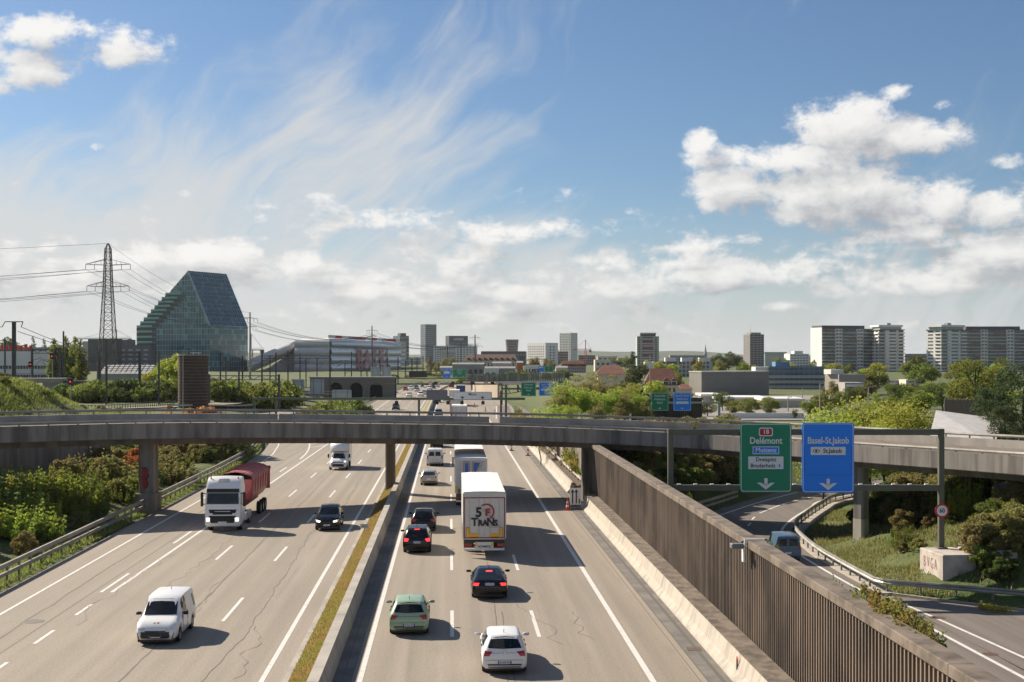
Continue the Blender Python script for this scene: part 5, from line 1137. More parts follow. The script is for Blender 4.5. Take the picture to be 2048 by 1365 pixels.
for s in (-1, 1):
    t, b = quad((s*.62, 1.0), (s*.86, 1.02), (s*.86, .86), (s*.66, .84), 3); project(bv, t, b, 'y', -1, 1, .02).obj('head_lamp', M_headlit, bx)
    mb = MB(); mb.box(s*1.05, s*1.22, 5.1, 5.2, 1.25, 1.65); mb.obj('wing_mirror', M_black, bx)
mb = MB(); mb.box(-1.05, 1.05, .1, 4.3, .75, 3.1); bevel(mb.obj('box_body', P_white2, bx), .04)
mb = MB(); mb.loft([[Vector((x, yy, z)) for x, z in ((-w, zb), (-w, zt_), (w, zt_), (w, zb))] for yy, w, zb, zt_ in ((4.31, 1.0, 1.95, 3.0), (4.9, .85, 1.95, 2.6), (5.3, .75, 1.98, 2.1))]); mb.obj('roof_spoiler', P_white2, bx, True)
mb = MB(); mb.box(-.4, .4, .3, 6.2, .45, .74); mb.obj('chassis', M_frame, bx); add_wheels(bx, (1.4, 5.7), .34, .24, .86)
# ---- far traffic: simpler, each its own mesh
def far_car_mesh(kind, pm, lit):
    D = CARS[kind]; mb = car_body(D['st'], D['ax'], D['r'], D['W']); L = D['L']; W_ = D['W']
    me = mb.mesh('far_car', [pm, M_glass, M_tyre, M_headlit if lit else M_head, M_tail], True)
    bm = bmesh.new(); bm.from_mesh(me)
    bm.normal_update(); i = max(D['st'], key=lambda s: s[3]); zs, zt_ = i[2], i[3]
    for f in bm.faces:
        c = f.calc_center_median()
        if zs + .04 < c.z < zt_ - .07 and f.normal.z < .85: f.material_index = 1
    bm.to_mesh(me); bm.free(); 
    k = MB(); k.v = [tuple(v.co) for v in me.vertices]; k.f = [tuple(p.vertices) for p in me.polygons]; k.mi = [p.material_index for p in me.polygons]
    for a in D['ax']:
        for s in (-1, 1): k.lathe([(.001, -.1), (D['r'], -.1), (D['r'], .1), (.001, .1)], 10, (s*(W_-.12), a, D['r']), 'X', 2)
    for s in (-1, 1): k.box(min(s*.45, s*.8), max(s*.45, s*.8), L-.2, L-.08, .6, .74, 3); k.box(min(s*.5, s*.85), max(s*.5, s*.85), -.01, .1, .78, .94, 4)
    me2 = k.mesh('far_car', [pm, M_glass, M_tyre, M_headlit if lit else M_head, M_tail]); me2.polygons.foreach_set('use_smooth', [True]*len(me2.polygons)); return me2
FC = {}
def far_car(px, py, kind, pm, colour, toward=True, big=None):
    p = gnd(px, py); Y = p.y; key = (kind, pm.name, toward)
    if key not in FC: FC[key] = far_car_mesh(kind, pm, False)
    L = CARS[kind]['L']; h = heading(Y)
    if toward: d = Vector((-math.sin(h), math.cos(h), 0)) * L; o = link('far_car', FC[key], None, p + d, h + math.pi)
    else: o = link('far_car', FC[key], None, p, h)
    place = 'in the distant oncoming queue' if toward else 'driving away in the far lanes'
    tag(o, 'small %s car %s' % (colour, place), 'car', 'distant %s cars %s' % (colour, 'oncoming' if toward else 'leaving')); return o
for a in ((791, 821, 'mpv', P_dark, 'dark'), (789, 786.5, 'hatch', P_white, 'white'), (768, 789, 'hatch', P_dark, 'dark'), (810, 782, 'hatch', P_red, 'red'), (821, 781, 'suv', P_white, 'white'), (834, 784.5, 'hatch', P_silver, 'silver'),
          (832, 779, 'mpv', P_dark, 'dark'), (818, 794.7, 'hatch', P_white, 'white'), (841, 794, 'suv', P_white, 'white'), (848, 790, 'hatch', P_silver, 'silver'), (845, 775, 'mpv', P_dark, 'dark'), (852, 776.5, 'hatch', P_white, 'white'), (859, 780.5, 'suv', P_white, 'white'), (866, 778, 'hatch', P_dark, 'dark'), (874, 775, 'hatch', P_silver, 'silver'), (826, 774, 'hatch', P_silver, 'silver'), (864, 772, 'hatch', P_white, 'white')): far_car(*a)
for a in ((877, 834, 'suv', P_blue, 'blue', False), (875, 806, 'mpv', P_dark, 'dark', False), (893, 803, 'hatch', P_dark, 'dark', False), (929.5, 767.5, 'suv', P_white, 'white', False), (893, 769.5, 'hatch', P_white, 'white', False), (903, 776, 'bigvan', P_red, 'dark red', False)): far_car(*a)
def far_lorry(u, Y, L, label, m, cabm=P_white):
    l, a = rear_at(u, Y); root = thing('far_lorry', label, 'lorry', l, a); w = 1.27
    mb = MB(); mb.box(-w, w, 0, L, 1.1, 3.9); mb.obj('box_body', m, root); mb = MB(); mb.box(-w-.01, w+.01, -.02, L, 3.902, 4.02); mb.obj('roof', M_roofw, root)
    mb = MB(); mb.box(-.5, .5, .3, L + 2, .7, 1.09); mb.obj('chassis', M_frame, root); add_wheels(root, (2.2, 3.5, L + 1.6), .5, .3, 1.05); cab(root, L + .5, cabm)
    for x in (-w, w): mb = MB(); mb.box(x - .05, x + .05, -.03, -.001, 1.1, 3.9); mb.obj('corner_post', M_marm, root)
far_lorry(1.6, 222, 9, 'grey white lorry just beyond the overpass with a pale roof', M_tarp)
far_lorry(1.3, 262, 8, 'light grey lorry ahead of the pale roofed one', M_tarp)
far_lorry(1.2, 330, 8, 'white lorry far along the lanes behind the Messe sign', P_white)
far_lorry(3.0, 388, 8, 'lorry with a dark blue box body in the distance', mat('blue_tarp', (.04, .07, .22), .5), P_red)
# ================================================================ signs, gantries, masts
M_sgreen = mat('sign_green', (.0, .235, .115), .45); M_sblue = mat('sign_blue', (.0, .235, .92), .45); M_swhite = mat('sign_white', (.75, .76, .76), .45); M_sback = mat('sign_back', (.42, .47, .50), .5, .2)
M_stxt = mat('sign_black', (.02, .02, .02), .5); M_display = mat('display_dark', (.02, .022, .015), .4); M_sgrey = mat('sign_cover_grey', (.16, .165, .185), .6)
def rrect(x0, x1, z0, z1, r, n=5):
    out = []
    for cx, cz, a0 in ((x1-r, z1-r, 0), (x0+r, z1-r, 90), (x0+r, z0+r, 180), (x1-r, z0+r, 270)):
        for k in range(n+1): t = math.radians(a0 + 90*k/n); out.append((cx + r*math.cos(t), cz + r*math.sin(t)))
    return out
def plate2(root, pts, y0, y1, m, name):
    mb = MB(); mb.loft([[Vector((x, y, z)) for x, z in pts] for y in (y0, y1)]); return mb.obj(name, m, root)
def frame2(root, x0, x1, z0, z1, w, y0, y1, m, name='border'):
    mb = MB(); mb.box(x0, x1, y0, y1, z1-w, z1).box(x0, x1, y0, y1, z0, z0+w).box(x0, x0+w, y0, y1, z0+w, z1-w).box(x1-w, x1, y0, y1, z0+w, z1-w); return mb.obj(name, m, root)
def arrow(root, x, z, s, m, y=-.05, name='arrow'):
    mb = MB(); mb.face([(x+a*s, y, z+b*s) for a, b in ((-.13, .5), (-.13, 0), (.13, 0), (.13, .5))]); mb.face([(x+a*s, y, z+b*s) for a, b in ((-.70, .16), (-.36, .16), (0, -.08), (.36, .16), (.70, .16), (0, -.38))]); mb.face([(x+a*s, y, z+b*s) for a, b in ((-.2, .055), (.2, .055), (0, -.085))]); return mb.obj(name, m, root, fix=False)
def sign(name, label, px0, px1, py0, py1, Y, m, group=None):
    a, b = at(px0, py1, Y), at(px1, py0, Y); w, h = b.x - a.x, b.z - a.z
    root = thing(name, label, 'sign', ((a.x + b.x)/2, Y, a.z), 0, group); r = .05 * w
    plate2(root, rrect(-w/2, w/2, 0, h, r), -.03, .05, m, 'panel'); return root, w, h
def line_frame(root, w, h, ins, lw, m):
    mb = MB(); o = rrect(-w/2+ins, w/2-ins, ins, h-ins, .05*w); i = rrect(-w/2+ins+lw, w/2-ins-lw, ins+lw, h-ins-lw, .05*w - lw*.5); n = len(o)
    for k in range(n): mb.face([(o[k][0], -.034, o[k][1]), (o[(k+1)%n][0], -.034, o[(k+1)%n][1]), (i[(k+1)%n][0], -.034, i[(k+1)%n][1]), (i[k][0], -.034, i[k][1])])
    return mb.obj('border', m, root, fix=False)
def txt(root, s, x, z, size, m, sx=1.0, bold=.0, y=-.05, align='CENTER'): return text(s, size, m, root, Matrix.Translation((x, y, z)), 'lettering', sx, .003, align, bold)
def rib_lines(root, w, h, m):
    for k in range(1, int(h / .22)): mb = MB(); mb.box(-w/2+.12, w/2-.12, -.0315, -.030, k*.22, k*.22+.006); mb.obj('panel_joint', m, root)
def beam_gantry(name, label, posts, beams, Y, w=.3, m=None, parts='post', group=None):
    m = m or M_green; x0 = (posts[0][0]-CX)/F*Y; root = thing(name, label, 'gantry', (x0, Y, 0), 0, group)
    for px, ytop, zb in posts:
        x = (px-CX)/F*Y - x0; zt = HC-(ytop-HY)/F*Y; mb = MB(); mb.box(x-w/2, x+w/2, -w/2, w/2, zb, zt); bevel(mb.obj('post', m, root), .02)
    for pa, pb, yc, hh in beams:
        z = HC-(yc-HY)/F*Y; xa, xb = (pa-CX)/F*Y - x0, (pb-CX)/F*Y - x0; mb = MB(); mb.box(xa, xb, -w/2+.004, w/2-.004, z-hh/2, z+hh/2); bevel(mb.obj('beam', m, root), .02)
    return root
# main gantry over the ramp
YG = 80.0
g1 = beam_gantry('sign_gantry', 'olive steel gantry frame carrying the green and blue signs over the ramp', [(1341, 858, -1.6), (1882, 858, .62)], [(1346, 1877, 864.5, .36), (1346, 1877, 976, .36)], YG, .33)
gx = (1341-CX)/F*YG; zb_ = HC-(976-HY)/F*YG + .19
for k in range(16): mb = MB(); mb.box(.4 + k*1.0, .62 + k*1.0, -.1, .1, zb_, zb_ + .05); mb.obj('lamp_strip', M_white, g1)
mb = MB(); mb.box(16.10, 16.70, -.4, .4, .60, .70); mb.obj('base_plate', M_cdark, g1)
gs, w, h = sign('direction_sign', 'large green sign to Delémont with red 18 badge', 1480, 1583, 847, 985, YG - .32, M_sgreen)
line_frame(gs, w, h, .05, .035, M_swhite); rib_lines(gs, w, h, mat('sign_green_joint', (.003, .08, .04), .5))
plate2(gs, rrect(-.42, .42, h-.78, h-.26, .12), -.045, -.031, M_swhite, 'badge_edge'); plate2(gs, rrect(-.36, .36, h-.72, h-.32, .10), -.055, -.046, mat('badge_red', (.45, .01, .015), .45), 'badge')
txt(gs, '18', 0, h-.52, .38, M_swhite, 1.0, .008, -.062); txt(gs, 'Delémont', 0, h-1.06, .56, M_swhite, .86, .012)
plate2(gs, rrect(-.80, .80, h-1.86, h-1.40, .03), -.045, -.031, M_swhite, 'plate_edge'); plate2(gs, rrect(-.76, .76, h-1.82, h-1.44, .02), -.055, -.046, M_sblue, 'plate'); txt(gs, 'Muttenz', 0, h-1.63, .38, M_swhite, 1.0, .008, -.062)
plate2(gs, rrect(-1.06, 1.06, h-2.76, h-2.0, .03), -.045, -.031, M_swhite, 'plate'); txt(gs, 'Dreispitz', 0, h-2.19, .34, M_stxt, .98, .004, -.055); txt(gs, 'Bruderholz', -.18, h-2.56, .34, M_stxt, .98, .004, -.055)
for k in range(3): mb = MB(); t = math.radians(60*k + 90); mb.bar((.82 - .1*math.cos(t), -.05, h-2.56 - .1*math.sin(t)), (.82 + .1*math.cos(t), -.05, h-2.56 + .1*math.sin(t)), .05, .006); mb.obj('star', M_sblue, gs)
arrow(gs, 0, .46, .78, M_swhite)
bs, w, h = sign('direction_sign', 'large blue sign to Basel-St.Jakob with stadium symbol', 1604, 1708, 846, 986, YG - .32, M_sblue)
line_frame(bs, w, h, .05, .035, M_swhite); rib_lines(bs, w, h, mat('sign_blue_joint', (.005, .10, .44), .5))
txt(bs, 'Basel-St.Jakob', 0, h-1.08, .56, M_swhite, .80, .012); plate2(bs, rrect(-1.05, 1.05, h-1.94, h-1.46, .03), -.045, -.031, M_swhite, 'plate'); txt(bs, 'St.Jakob', .26, h-1.70, .36, M_stxt, .98, .005, -.055)
mb = MB(); mb.lathe([(.17, 0), (.21, 0)], 18, axis='Y'); o = mb.obj('stadium_symbol', M_stxt, bs, fix=False); o.location = (-.72, -.05, h-1.70); o.scale = (1, 1, .55)
mb = MB(); mb.box(-.78, -.66, -.056, -.046, h-1.76, h-1.64); mb.obj('stadium_symbol', M_stxt, bs); frame2(bs, -w/2+.13, w/2-.13, h-3.18, h-1.46, .018, -.042, -.031, mat('sign_blue_joint', (.005, .10, .44), .5), 'cover_edge'); arrow(bs, 0, .46, .78, M_swhite)
def speed_sign(name, label, px, py, Y, d, s, back=.06):
    p = at(px, py, Y); root = thing(name, label, 'sign', p)
    for r0, r1, y, m, nm in ((.001, d/2, 0, M_red, 'rim'), (.001, d/2*.74, -.012, M_swhite, 'face')): mb = MB(); mb.lathe([(r0, y), (r1, y), (r1, y + .02)], 28, axis='Y'); mb.obj(nm, m, root, fix=False)
    if s: txt(root, s, 0, 0, d*.42, M_stxt, .92, .004, -.03)
    return root
speed_sign('speed_sign', 'round red rimmed 60 speed limit sign on the gantry post', 1884, 1022, YG - .26, .86, '60')
cb = thing('concrete_block', 'white concrete gantry base block with red graffiti on the embankment', 'block', (26, 79, -1.7))
mb = MB(); mb.box(-1.0, 1.05, -1.7, 1.5, 0, 2.32); o = mb.obj('block', mat('white_concrete', (.52, .47, .42), .85, col2=(.36, .31, .27), scale=1.2, bump=.3, bscale=8), cb); bevel(o, .04); o.rotation_euler[2] = .12
for k, (s_, x_) in enumerate((('B', .95), ('V', .35), ('G', -.25), ('A', -.85))):
    text(s_, .95, M_gpink if k % 2 else mat('graffiti_thin', (.32, .07, .08), .7), cb, Matrix.Rotation(.12, 4, 'Z') @ Matrix.Translation((-1.02, x_*.85, 1.6)) @ Matrix.Rotation(-math.pi/2, 4, 'Z'), 'graffiti', .55, .003, bold=-.02)
for k, (x, y, s) in enumerate(((27.6, 80.2, .8), (28.3, 79.0, .9), (28.9, 77.6, 1.0), (28.0, 81.5, .7))):
    rg = np.random.default_rng(k); bm = bmesh.new(); bmesh.ops.create_cube(bm, size=1); bmesh.ops.bevel(bm, geom=list(bm.edges), offset=.16, segments=2, affect='EDGES')
    for v in bm.verts: v.co = Vector((v.co.x*1.6*s, v.co.y*1.1*s, v.co.z*.8*s)) * (1 + rg.normal(0, .03))
    me = bpy.data.meshes.new('boulder'); bm.to_mesh(me); bm.free(); me.materials.append(mat('pale_stone', (.42, .37, .32), .9, col2=(.28, .24, .20), scale=2, bump=.4, bscale=6)); o = link('boulder', me, None, (x, y, height(x, y) + .25), k*.3); tag(o, 'pale squared boulder beside the gantry base block', 'stone', 'boulders beside the gantry base')
# mid-distance sign gantries
def small_dir(px0, px1, py0, py1, Y, m, lines, label, box=None, group=None, arrows=1):
    r, w, h = sign('direction_sign', label, px0, px1, py0, py1, Y, m, group); line_frame(r, w, h, .02*w, .018*w, M_swhite)
    for s, fz, size in lines: txt(r, s, 0, h*fz, size*h, M_swhite, .92, .004)
    if box: plate2(r, rrect(-w*.36, w*.36, h*box[0], h*box[1], .02), -.045, -.031, M_swhite, 'plate')
    for k in range(arrows): arrow(r, 0 if arrows == 1 else (k-.5)*w*.5, h*.13, h*.13, M_swhite)
    return r
beam_gantry('sign_gantry', 'pale green gantry behind the overpass with two small direction signs', [(1300, 812, 2.0), (1438, 805, 2.0)], [(1303, 1435, 806, .22)], 186, .35, mat('pale_green_steel', (.30, .34, .29), .5))
small_dir(1302, 1337, 786, 822, 185.6, M_sgreen, [('Karlsruhe', .83, .17), ('Mulhouse', .64, .17), ('Basel', .45, .17)], 'small green sign to Karlsruhe, Mulhouse and Basel behind the overpass')
small_dir(1347, 1382, 786, 822, 185.6, M_sblue, [('Basel-St. Jakob', .84, .14), ('Delémont', .66, .17)], 'small blue sign to Basel-St. Jakob and Delémont behind the overpass', (.38, .52))
beam_gantry('sign_gantry', 'gantry with green and blue signs above the birches', [(1002, 782, 0), (1136, 775, 1.5)], [(1004, 1134, 778, .3)], 236, .35)
small_dir(1042, 1072, 765, 793, 235.5, M_sgreen, [('Karlsruhe', .83, .17), ('Mulhouse', .62, .17), ('Basel', .42, .17)], 'green direction sign half hidden by the birches'); small_dir(1078, 1108, 765, 792, 235.5, M_sblue, [('Basel-St. Jakob', .84, .14), ('Delémont', .66, .17)], 'blue direction sign beside the birches', (.38, .52))
gm = beam_gantry('sign_gantry', 'long green gantry across all lanes with the Messe sign', [(508, 796, 1.2), (552, 802, 1.2), (838, 800, .1), (1012, 770, 0)], [(508, 1050, 798, .42)], 226, .38, mat('gantry_green', (.10, .135, .085), .55))
ms, w, h = sign('destination_sign', 'wide white Messe sign with two down arrows above the lanes', 906, 984, 784, 800, 225.6, M_swhite); txt(ms, 'Messe', 0, h*.68, .62, M_stxt, .9, .006); arrow(ms, -w*.26, h*.27, .6, M_stxt); arrow(ms, w*.26, h*.27, .6, M_stxt); frame2(ms, -w/2+.03, w/2-.03, .03, h-.03, .04, -.045, -.031, M_sgrey)
bl_, w, h = sign('blank_sign', 'blank dark grey sign panel beside the Messe sign', 853, 895, 780, 800, 225.6, M_sgrey)
for k, px in enumerate((793, 874, 896, 924, 966)):
    p = at(px, 806, 226); o = thing('lane_signal', 'small black lane signal box hanging below the gantry', 'signal', p, 0, 'lane signals under the Messe gantry'); mb = MB(); mb.box(-.28, .28, -.15, .15, -.3, .3); bevel(mb.obj('housing', M_black, o), .03); mb = MB(); mb.tube((0, 0, .3), (0, 0, .7), .05); mb.obj('hanger', M_green, o)
def back_sign(px0, px1, py0, py1, Y, label):
    r, w, h = sign('reversed_sign', label, px0, px1, py0, py1, Y, M_sback, 'white sign backs over the slip road')
    for x in (-w*.3, w*.3): mb = MB(); mb.box(x-.04, x+.04, -.12, -.031, -.4, h); mb.obj('rib', M_green, r)
    mb = MB(); mb.box(-w/2, w/2, -.10, -.032, h-.5, h-.42); mb.obj('rail', M_grey, r)
beam_gantry('sign_gantry', 'thin gantry with two pale sign backs over the slip road', [(556, 788, 1.5), (664, 788, 1.5)], [(558, 662, 790, .25)], 300, .3); back_sign(583, 609, 759, 789, 299.6, 'pale sign back on the slip road gantry, farther from the viaduct arches'); back_sign(622, 648, 759, 789, 299.6, 'pale sign back on the slip road gantry, next to the viaduct arches')
back_sign(664, 703, 780, 800, 270, 'wide pale sign back standing on posts above the shrubs'); 
sp_ = thing('sign_post', 'pair of posts carrying the wide pale sign back', 'post', at(684, 810, 270.3)); 
for x in (-1.2, 1.2): mb = MB(); mb.tube((x, .1, -4), (x, .1, 2.6), .08); mb.obj('post', M_steel, sp_)
g4 = beam_gantry('sign_gantry', 'far gantry with round speed signs and black signal boxes', [(727, 769, 0), (1004, 769, 0)], [(727, 1004, 768.5, .4)], 340, .38)
for k, (px, s) in enumerate(((861, '80'), (877, '80'), (972, '60'), (995, '60'))): speed_sign('speed_sign', 'small round red rimmed sign on the far gantry', px, 766.5, 339.5, 1.0, s)['group'] = 'round signs on the far gantry'
for px in (871, 906, 945, 985): p = at(px, 767, 339.4); mb = MB(); mb.box(-.5, .5, -.1, .1, -.4, .4); o = mb.obj('signal_box', M_black); o.location = p; tag(o, 'black signal box on the far gantry', 'signal', 'black boxes on the far gantry')
g5 = beam_gantry('sign_gantry', 'farthest gantry with blue and green signs and a dark display', [(734, 744, 1), (944, 744, 1)], [(734, 944, 757, .35), (734, 944, 743, .25)], 445, .4)
small_dir(886, 901, 738, 756, 444, M_sblue, [('Basel', .85, .16)], 'blue sign on the farthest gantry', (.45, .72)); small_dir(905, 933, 738, 756, 444, M_sgreen, [('Karlsruhe', .84, .15), ('Mulhouse', .64, .15), ('Basel', .45, .15)], 'green sign with two arrows on the farthest gantry', None, None, 2)
dd, w, h = sign('display_board', 'dark blank display board on the farthest gantry', 818, 854, 743, 755, 444, M_display); back_sign(742, 760, 734, 757, 444, 'pale sign back on the farthest gantry beside the stadium'); back_sign(763, 782, 734, 757, 444, 'pale sign back on the farthest gantry next to the display board')
beam_gantry('sign_gantry', 'distant gantry with blue and green signs before the sheds', [(1072, 744, 2), (1112, 744, 2)], [(1072, 1112, 744, .3)], 600, .4); small_dir(1077, 1088, 732, 744, 599, M_sblue, [], 'tiny blue sign on the distant gantry', (.6, .85)); small_dir(1089, 1106, 732, 744, 599, M_sgreen, [('Karlsruhe', .8, .15), ('Basel', .5, .15)], 'tiny green sign on the distant gantry')
small_dir(1221, 1233, 727, 737, 620, M_sblue, [], 'lone tiny blue sign above the birches', (.55, .8))
o = thing('sign_post', 'post of the lone tiny blue sign', 'post', at(1227, 737, 620.5)); mb = MB(); mb.tube((0, 0, -6), (0, 0, 1), .15); mb.obj('post', M_steel, o)
# roadworks sign and cone, delineators
tl = thing('lane_sign', 'white portable board with two black arrows, one lane merging', 'sign', gnd(1151, 1019), ang)
mb = MB(); mb.box(-.47, .47, -.03, .03, .35, 1.72); bevel(mb.obj('board', M_swhite, tl), .02); mb = MB(); mb.bar((-.4, .03, 0), (-.4, .05, 1.9), .05).bar((.4, .03, 0), (.4, .05, 1.9), .05).bar((-.4, .6, 0), (-.4, .05, 1.2), .05).bar((.4, .6, 0), (.4, .05, 1.2), .05).bar((-.4, .04, .15), (.4, .04, .15), .05).bar((-.25, .04, 1.88), (.25, .04, 1.88), .05); mb.obj('stand', M_steel, tl)
def upar(pts, x): mb = MB(); [mb.bar((a[0], -.04, a[1]), (b[0], -.04, b[1]), .10, .008) for a, b in zip(pts, pts[1:])]; return mb
mb = upar([(-.24, .48), (-.24, 1.4)], 0); mb.face([(-.39, -.04, 1.36), (-.09, -.04, 1.36), (-.24, -.04, 1.62)]); mb.obj('arrow', M_stxt, tl, fix=False)
mb = upar([(.30, .48), (.30, .82), (.06, 1.12), (.06, 1.4)], 0); mb.bar((.06, -.04, .48), (.06, -.04, 1.15), .10, .008); mb.face([(-.09, -.04, 1.36), (.21, -.04, 1.36), (.06, -.04, 1.62)]); mb.obj('arrow', M_stxt, tl, fix=False)
for s in (-1, 1): mb = MB(); mb.lathe([(.001, 0), (.07, 0), (.07, .04)], 12, axis='Y'); o = mb.obj('warning_lamp', M_orange, tl, fix=False); o.location = (s*.5, -.05, .62)
def cone(loc, label, group=None):
    r = thing('traffic_cone', label, 'cone', loc, 0, group); mb = MB(); mb.box(-.24, .24, -.24, .24, .001, .05); bevel(mb.obj('base', M_ored, r), .02)
    for z0, z1, m, nm in ((.05, .28, M_ored, 'band'), (.28, .42, M_swhite, 'band'), (.42, .58, M_ored, 'band'), (.58, .70, M_swhite, 'band'), (.70, .92, M_ored, 'band')):
        f = lambda z: .17 - .145*(z/.92); mb = MB(); mb.lathe([(f(z0), z0), (f(z1), z1)] + ([(.001, z1)] if z1 > .9 else []), 14); mb.obj(nm, m, r, fix=False)
cone(gnd(1135, 1021), 'red and white traffic cone beside the portable lane board')
def beacon(loc, label, group): 
    r = thing('marker_post', label, 'post', loc, 0, group); mb = MB(); mb.box(-.3, .3, -.2, .2, .001, .08); mb.obj('foot', M_black, r)
    for k in range(4): mb = MB(); mb.box(-.11, .11, -.02, .02, .08 + k*.25, .329 + k*.25); mb.obj('band', (M_ored, M_swhite)[k % 2], r)
for px, py in ((1023, 902), (1056, 912), (949, 815), (971, 823), (990, 828), (940, 836)): beacon(gnd(px, py), 'red and white marker post on the shoulder beyond the overpass', 'marker posts beyond the overpass')
km = thing('kilometre_sign', 'small pale kilometre plate 61 on the median', 'sign', R(-5.9, 91, .1)); mb = MB(); mb.tube((0, 0, -.1), (0, 0, .5), .025); mb.obj('post', M_steel, km); mb = MB(); mb.box(-.27, .27, -.06, -.03, .32, .62); mb.obj('plate', M_sback, km); txt(km, '6.1', 0, .47, .24, M_stxt, .9, .002, -.07)
tri = thing('yield_sign', 'white triangular give way sign beside the gantry post', 'sign', at(1001, 792, 236.5)); mb = MB(); mb.loft([[Vector((x*q, y, z*q)) for x, z in ((-.55, .48), (.55, .48), (0, -.48))] for y, q in ((-.03, 1), (.0, 1))]); mb.obj('rim', M_red, tri); mb = MB(); mb.loft([[Vector((x*.68, y, z*.68)) for x, z in ((-.55, .48), (.55, .48), (0, -.48))] for y in (-.05, -.031)]); mb.obj('face', M_swhite, tri); mb = MB(); mb.tube((0, .05, -5.5), (0, .05, .4), .05); mb.obj('post', M_steel, tri)
# ---- masts and power lines
M_mast = mat('mast_steel', (.085, .082, .08), .7, .2); M_wire = mat('wire', (.06, .06, .06), .6, .3); M_mastl = mat('mast_light', (.33, .32, .30), .7)
def hang(a, b, sag, n=12): return [a.lerp(b, k/n) - Vector((0, 0, sag*4*(k/n)*(1-k/n))) for k in range(n+1)]
def wire(name, parent, a, b, sag, r=.04):
    P = hang(a, b, sag); mb = MB()
    for p, q in zip(P, P[1:]): mb.tube(p, q, r, r, 4, caps=False)
    return mb.obj(name, M_wire, parent)
py = thing('lattice_pylon', 'tall steel lattice pylon with two pairs of cross arms', 'pylon', (at(216, 760, 437).x, 437, 2.5))
def half(z): return pw([(0, 2.9), (24, 1.75), (33.4, 1.25), (40.8, 1.0), (45.6, .82), (47.6, .06)], z)
zs = [0, 4.2, 8.2, 12, 15.6, 18.8, 21.8, 24.6, 27.2, 29.6, 31.6, 33.4, 35.4, 37.2, 39, 40.8, 43.2, 45.6, 47.4]
for sx, sy in ((1, 1), (1, -1), (-1, 1), (-1, -1)):
    mb = MB()
    for a, b in zip(zs, zs[1:]): mb.bar((sx*half(a), sy*half(a), a), (sx*half(b), sy*half(b), b), .24)
    mb.obj('leg', M_mast, py)
for f, (ux, uy, vx, vy) in enumerate(((1, 0, 0, -1), (1, 0, 0, 1), (0, 1, -1, 0), (0, 1, 1, 0))):
    mb = MB()
    for a, b in zip(zs[:-1], zs[1:-1]):
        A, B = half(a), half(b); P = lambda s, h, z: (s*h*ux + h*vx, s*h*uy + h*vy, z)
        mb.bar(P(-1, A, a), P(1, B, b), .11).bar(P(1, A, a), P(-1, B, b), .11).bar(P(-1, B, b), P(1, B, b), .10)
    mb.obj('lattice', M_mast, py)
arms = []
for z, wd in ((40.2, 7.4), (33.0, 7.0)):
    for s in (-1, 1):
        mb = MB(); tip = Vector((s*wd, 0, z + .3))
        for q in (-1, 1): mb.bar((s*.9, q*.9, z), tip, .15).bar((s*.9, q*.9, z + 1.9), tip, .13)
        for t in (.25, .5, .75): mb.bar((s*lerp(.9, wd, t), .9*(1-t), z + .1), (s*lerp(.9, wd, t), .9*(1-t), z + 1.9*(1-t) + .3*t), .09).bar((s*lerp(.9, wd, t), .9*(1-t), z + .1), (s*lerp(.9, wd, t), -.9*(1-t), z + .1), .09)
        mb.obj('cross_arm', M_mast, py)
        for t in (.55, 1.0):
            p = Vector((s*lerp(.9, wd, t), 0, z + .2)); mb = MB(); mb.tube(p, p - Vector((0, 0, 1.6)), .09, .09, 6); mb.obj('insulator', M_mast, py); arms.append(p - Vector((0, 0, 1.6)))
base = Vector((at(216, 760, 437).x, 437, 2.5))
for i, p in enumerate(arms): wire('conductor', py, p, Vector((-300 + p.x, -40 + p.x*.5, p.z - 4)), 6 + (i % 3)*.8, .05); wire('conductor', py, p, at(500 + (i % 2)*10 - 5, 636 + (i // 4)*18, 560) - base, 4, .05)
wire('earth_wire', py, Vector((0, 0, 47.4)), Vector((-300, -40, 46)), 5, .045); wire('earth_wire', py, Vector((0, 0, 47.4)), at(500, 626, 560) - base, 4, .045)
def tall_mast(px, ytop, Y, arms_, label, w=.5, nxt=None, m=None):
    g = ground_at(px, Y); zt = HC-(ytop-HY)/F*Y - g.z; r = thing('power_mast', label, 'mast', g); mb = MB(); mb.tube((0, 0, -.5), (0, 0, zt), w/2, w*.3, 8); mb.obj('pole', m or M_mast, r)
    for ya, wl, wr in arms_:
        z = HC-(ya-HY)/F*Y - g.z; a, b = wl/F*Y, wr/F*Y; mb = MB(); mb.bar((-a, 0, z - .2), (0, 0, z + .2), .22).bar((0, 0, z + .2), (b, 0, z - .2), .22); mb.obj('cross_arm', m or M_mast, r)
        for x in (-a, -a*.5, b*.5, b):
            if abs(x) > .3: mb = MB(); mb.tube((x, 0, z - .2), (x, 0, z - 1.6), .08, n=6); mb.obj('insulator', M_mast, r)
            if nxt and abs(x) > .3: wire('conductor', r, Vector((x, 0, z - 1.6)), at(nxt[0], nxt[1] + (715-ya)*0, nxt[2]) - g + Vector((x, 0, 0)), 5, .06)
    return r
tall_mast(500, 625, 560, [(637, 11, 15), (653, 0, 12)], 'tall grey power mast right of the glass tower', 1.0, (744, 670, 800), M_mastl); tall_mast(744, 652, 800, [(661, 11, 11), (673, 9, 8)], 'power mast in front of the stadium facade', 1.0, (950, 688, 900)); tall_mast(950, 670, 900, [(675, 10, 10), (692, 0, 15)], 'power mast with two cross arms before the old brown roofs', 1.2)
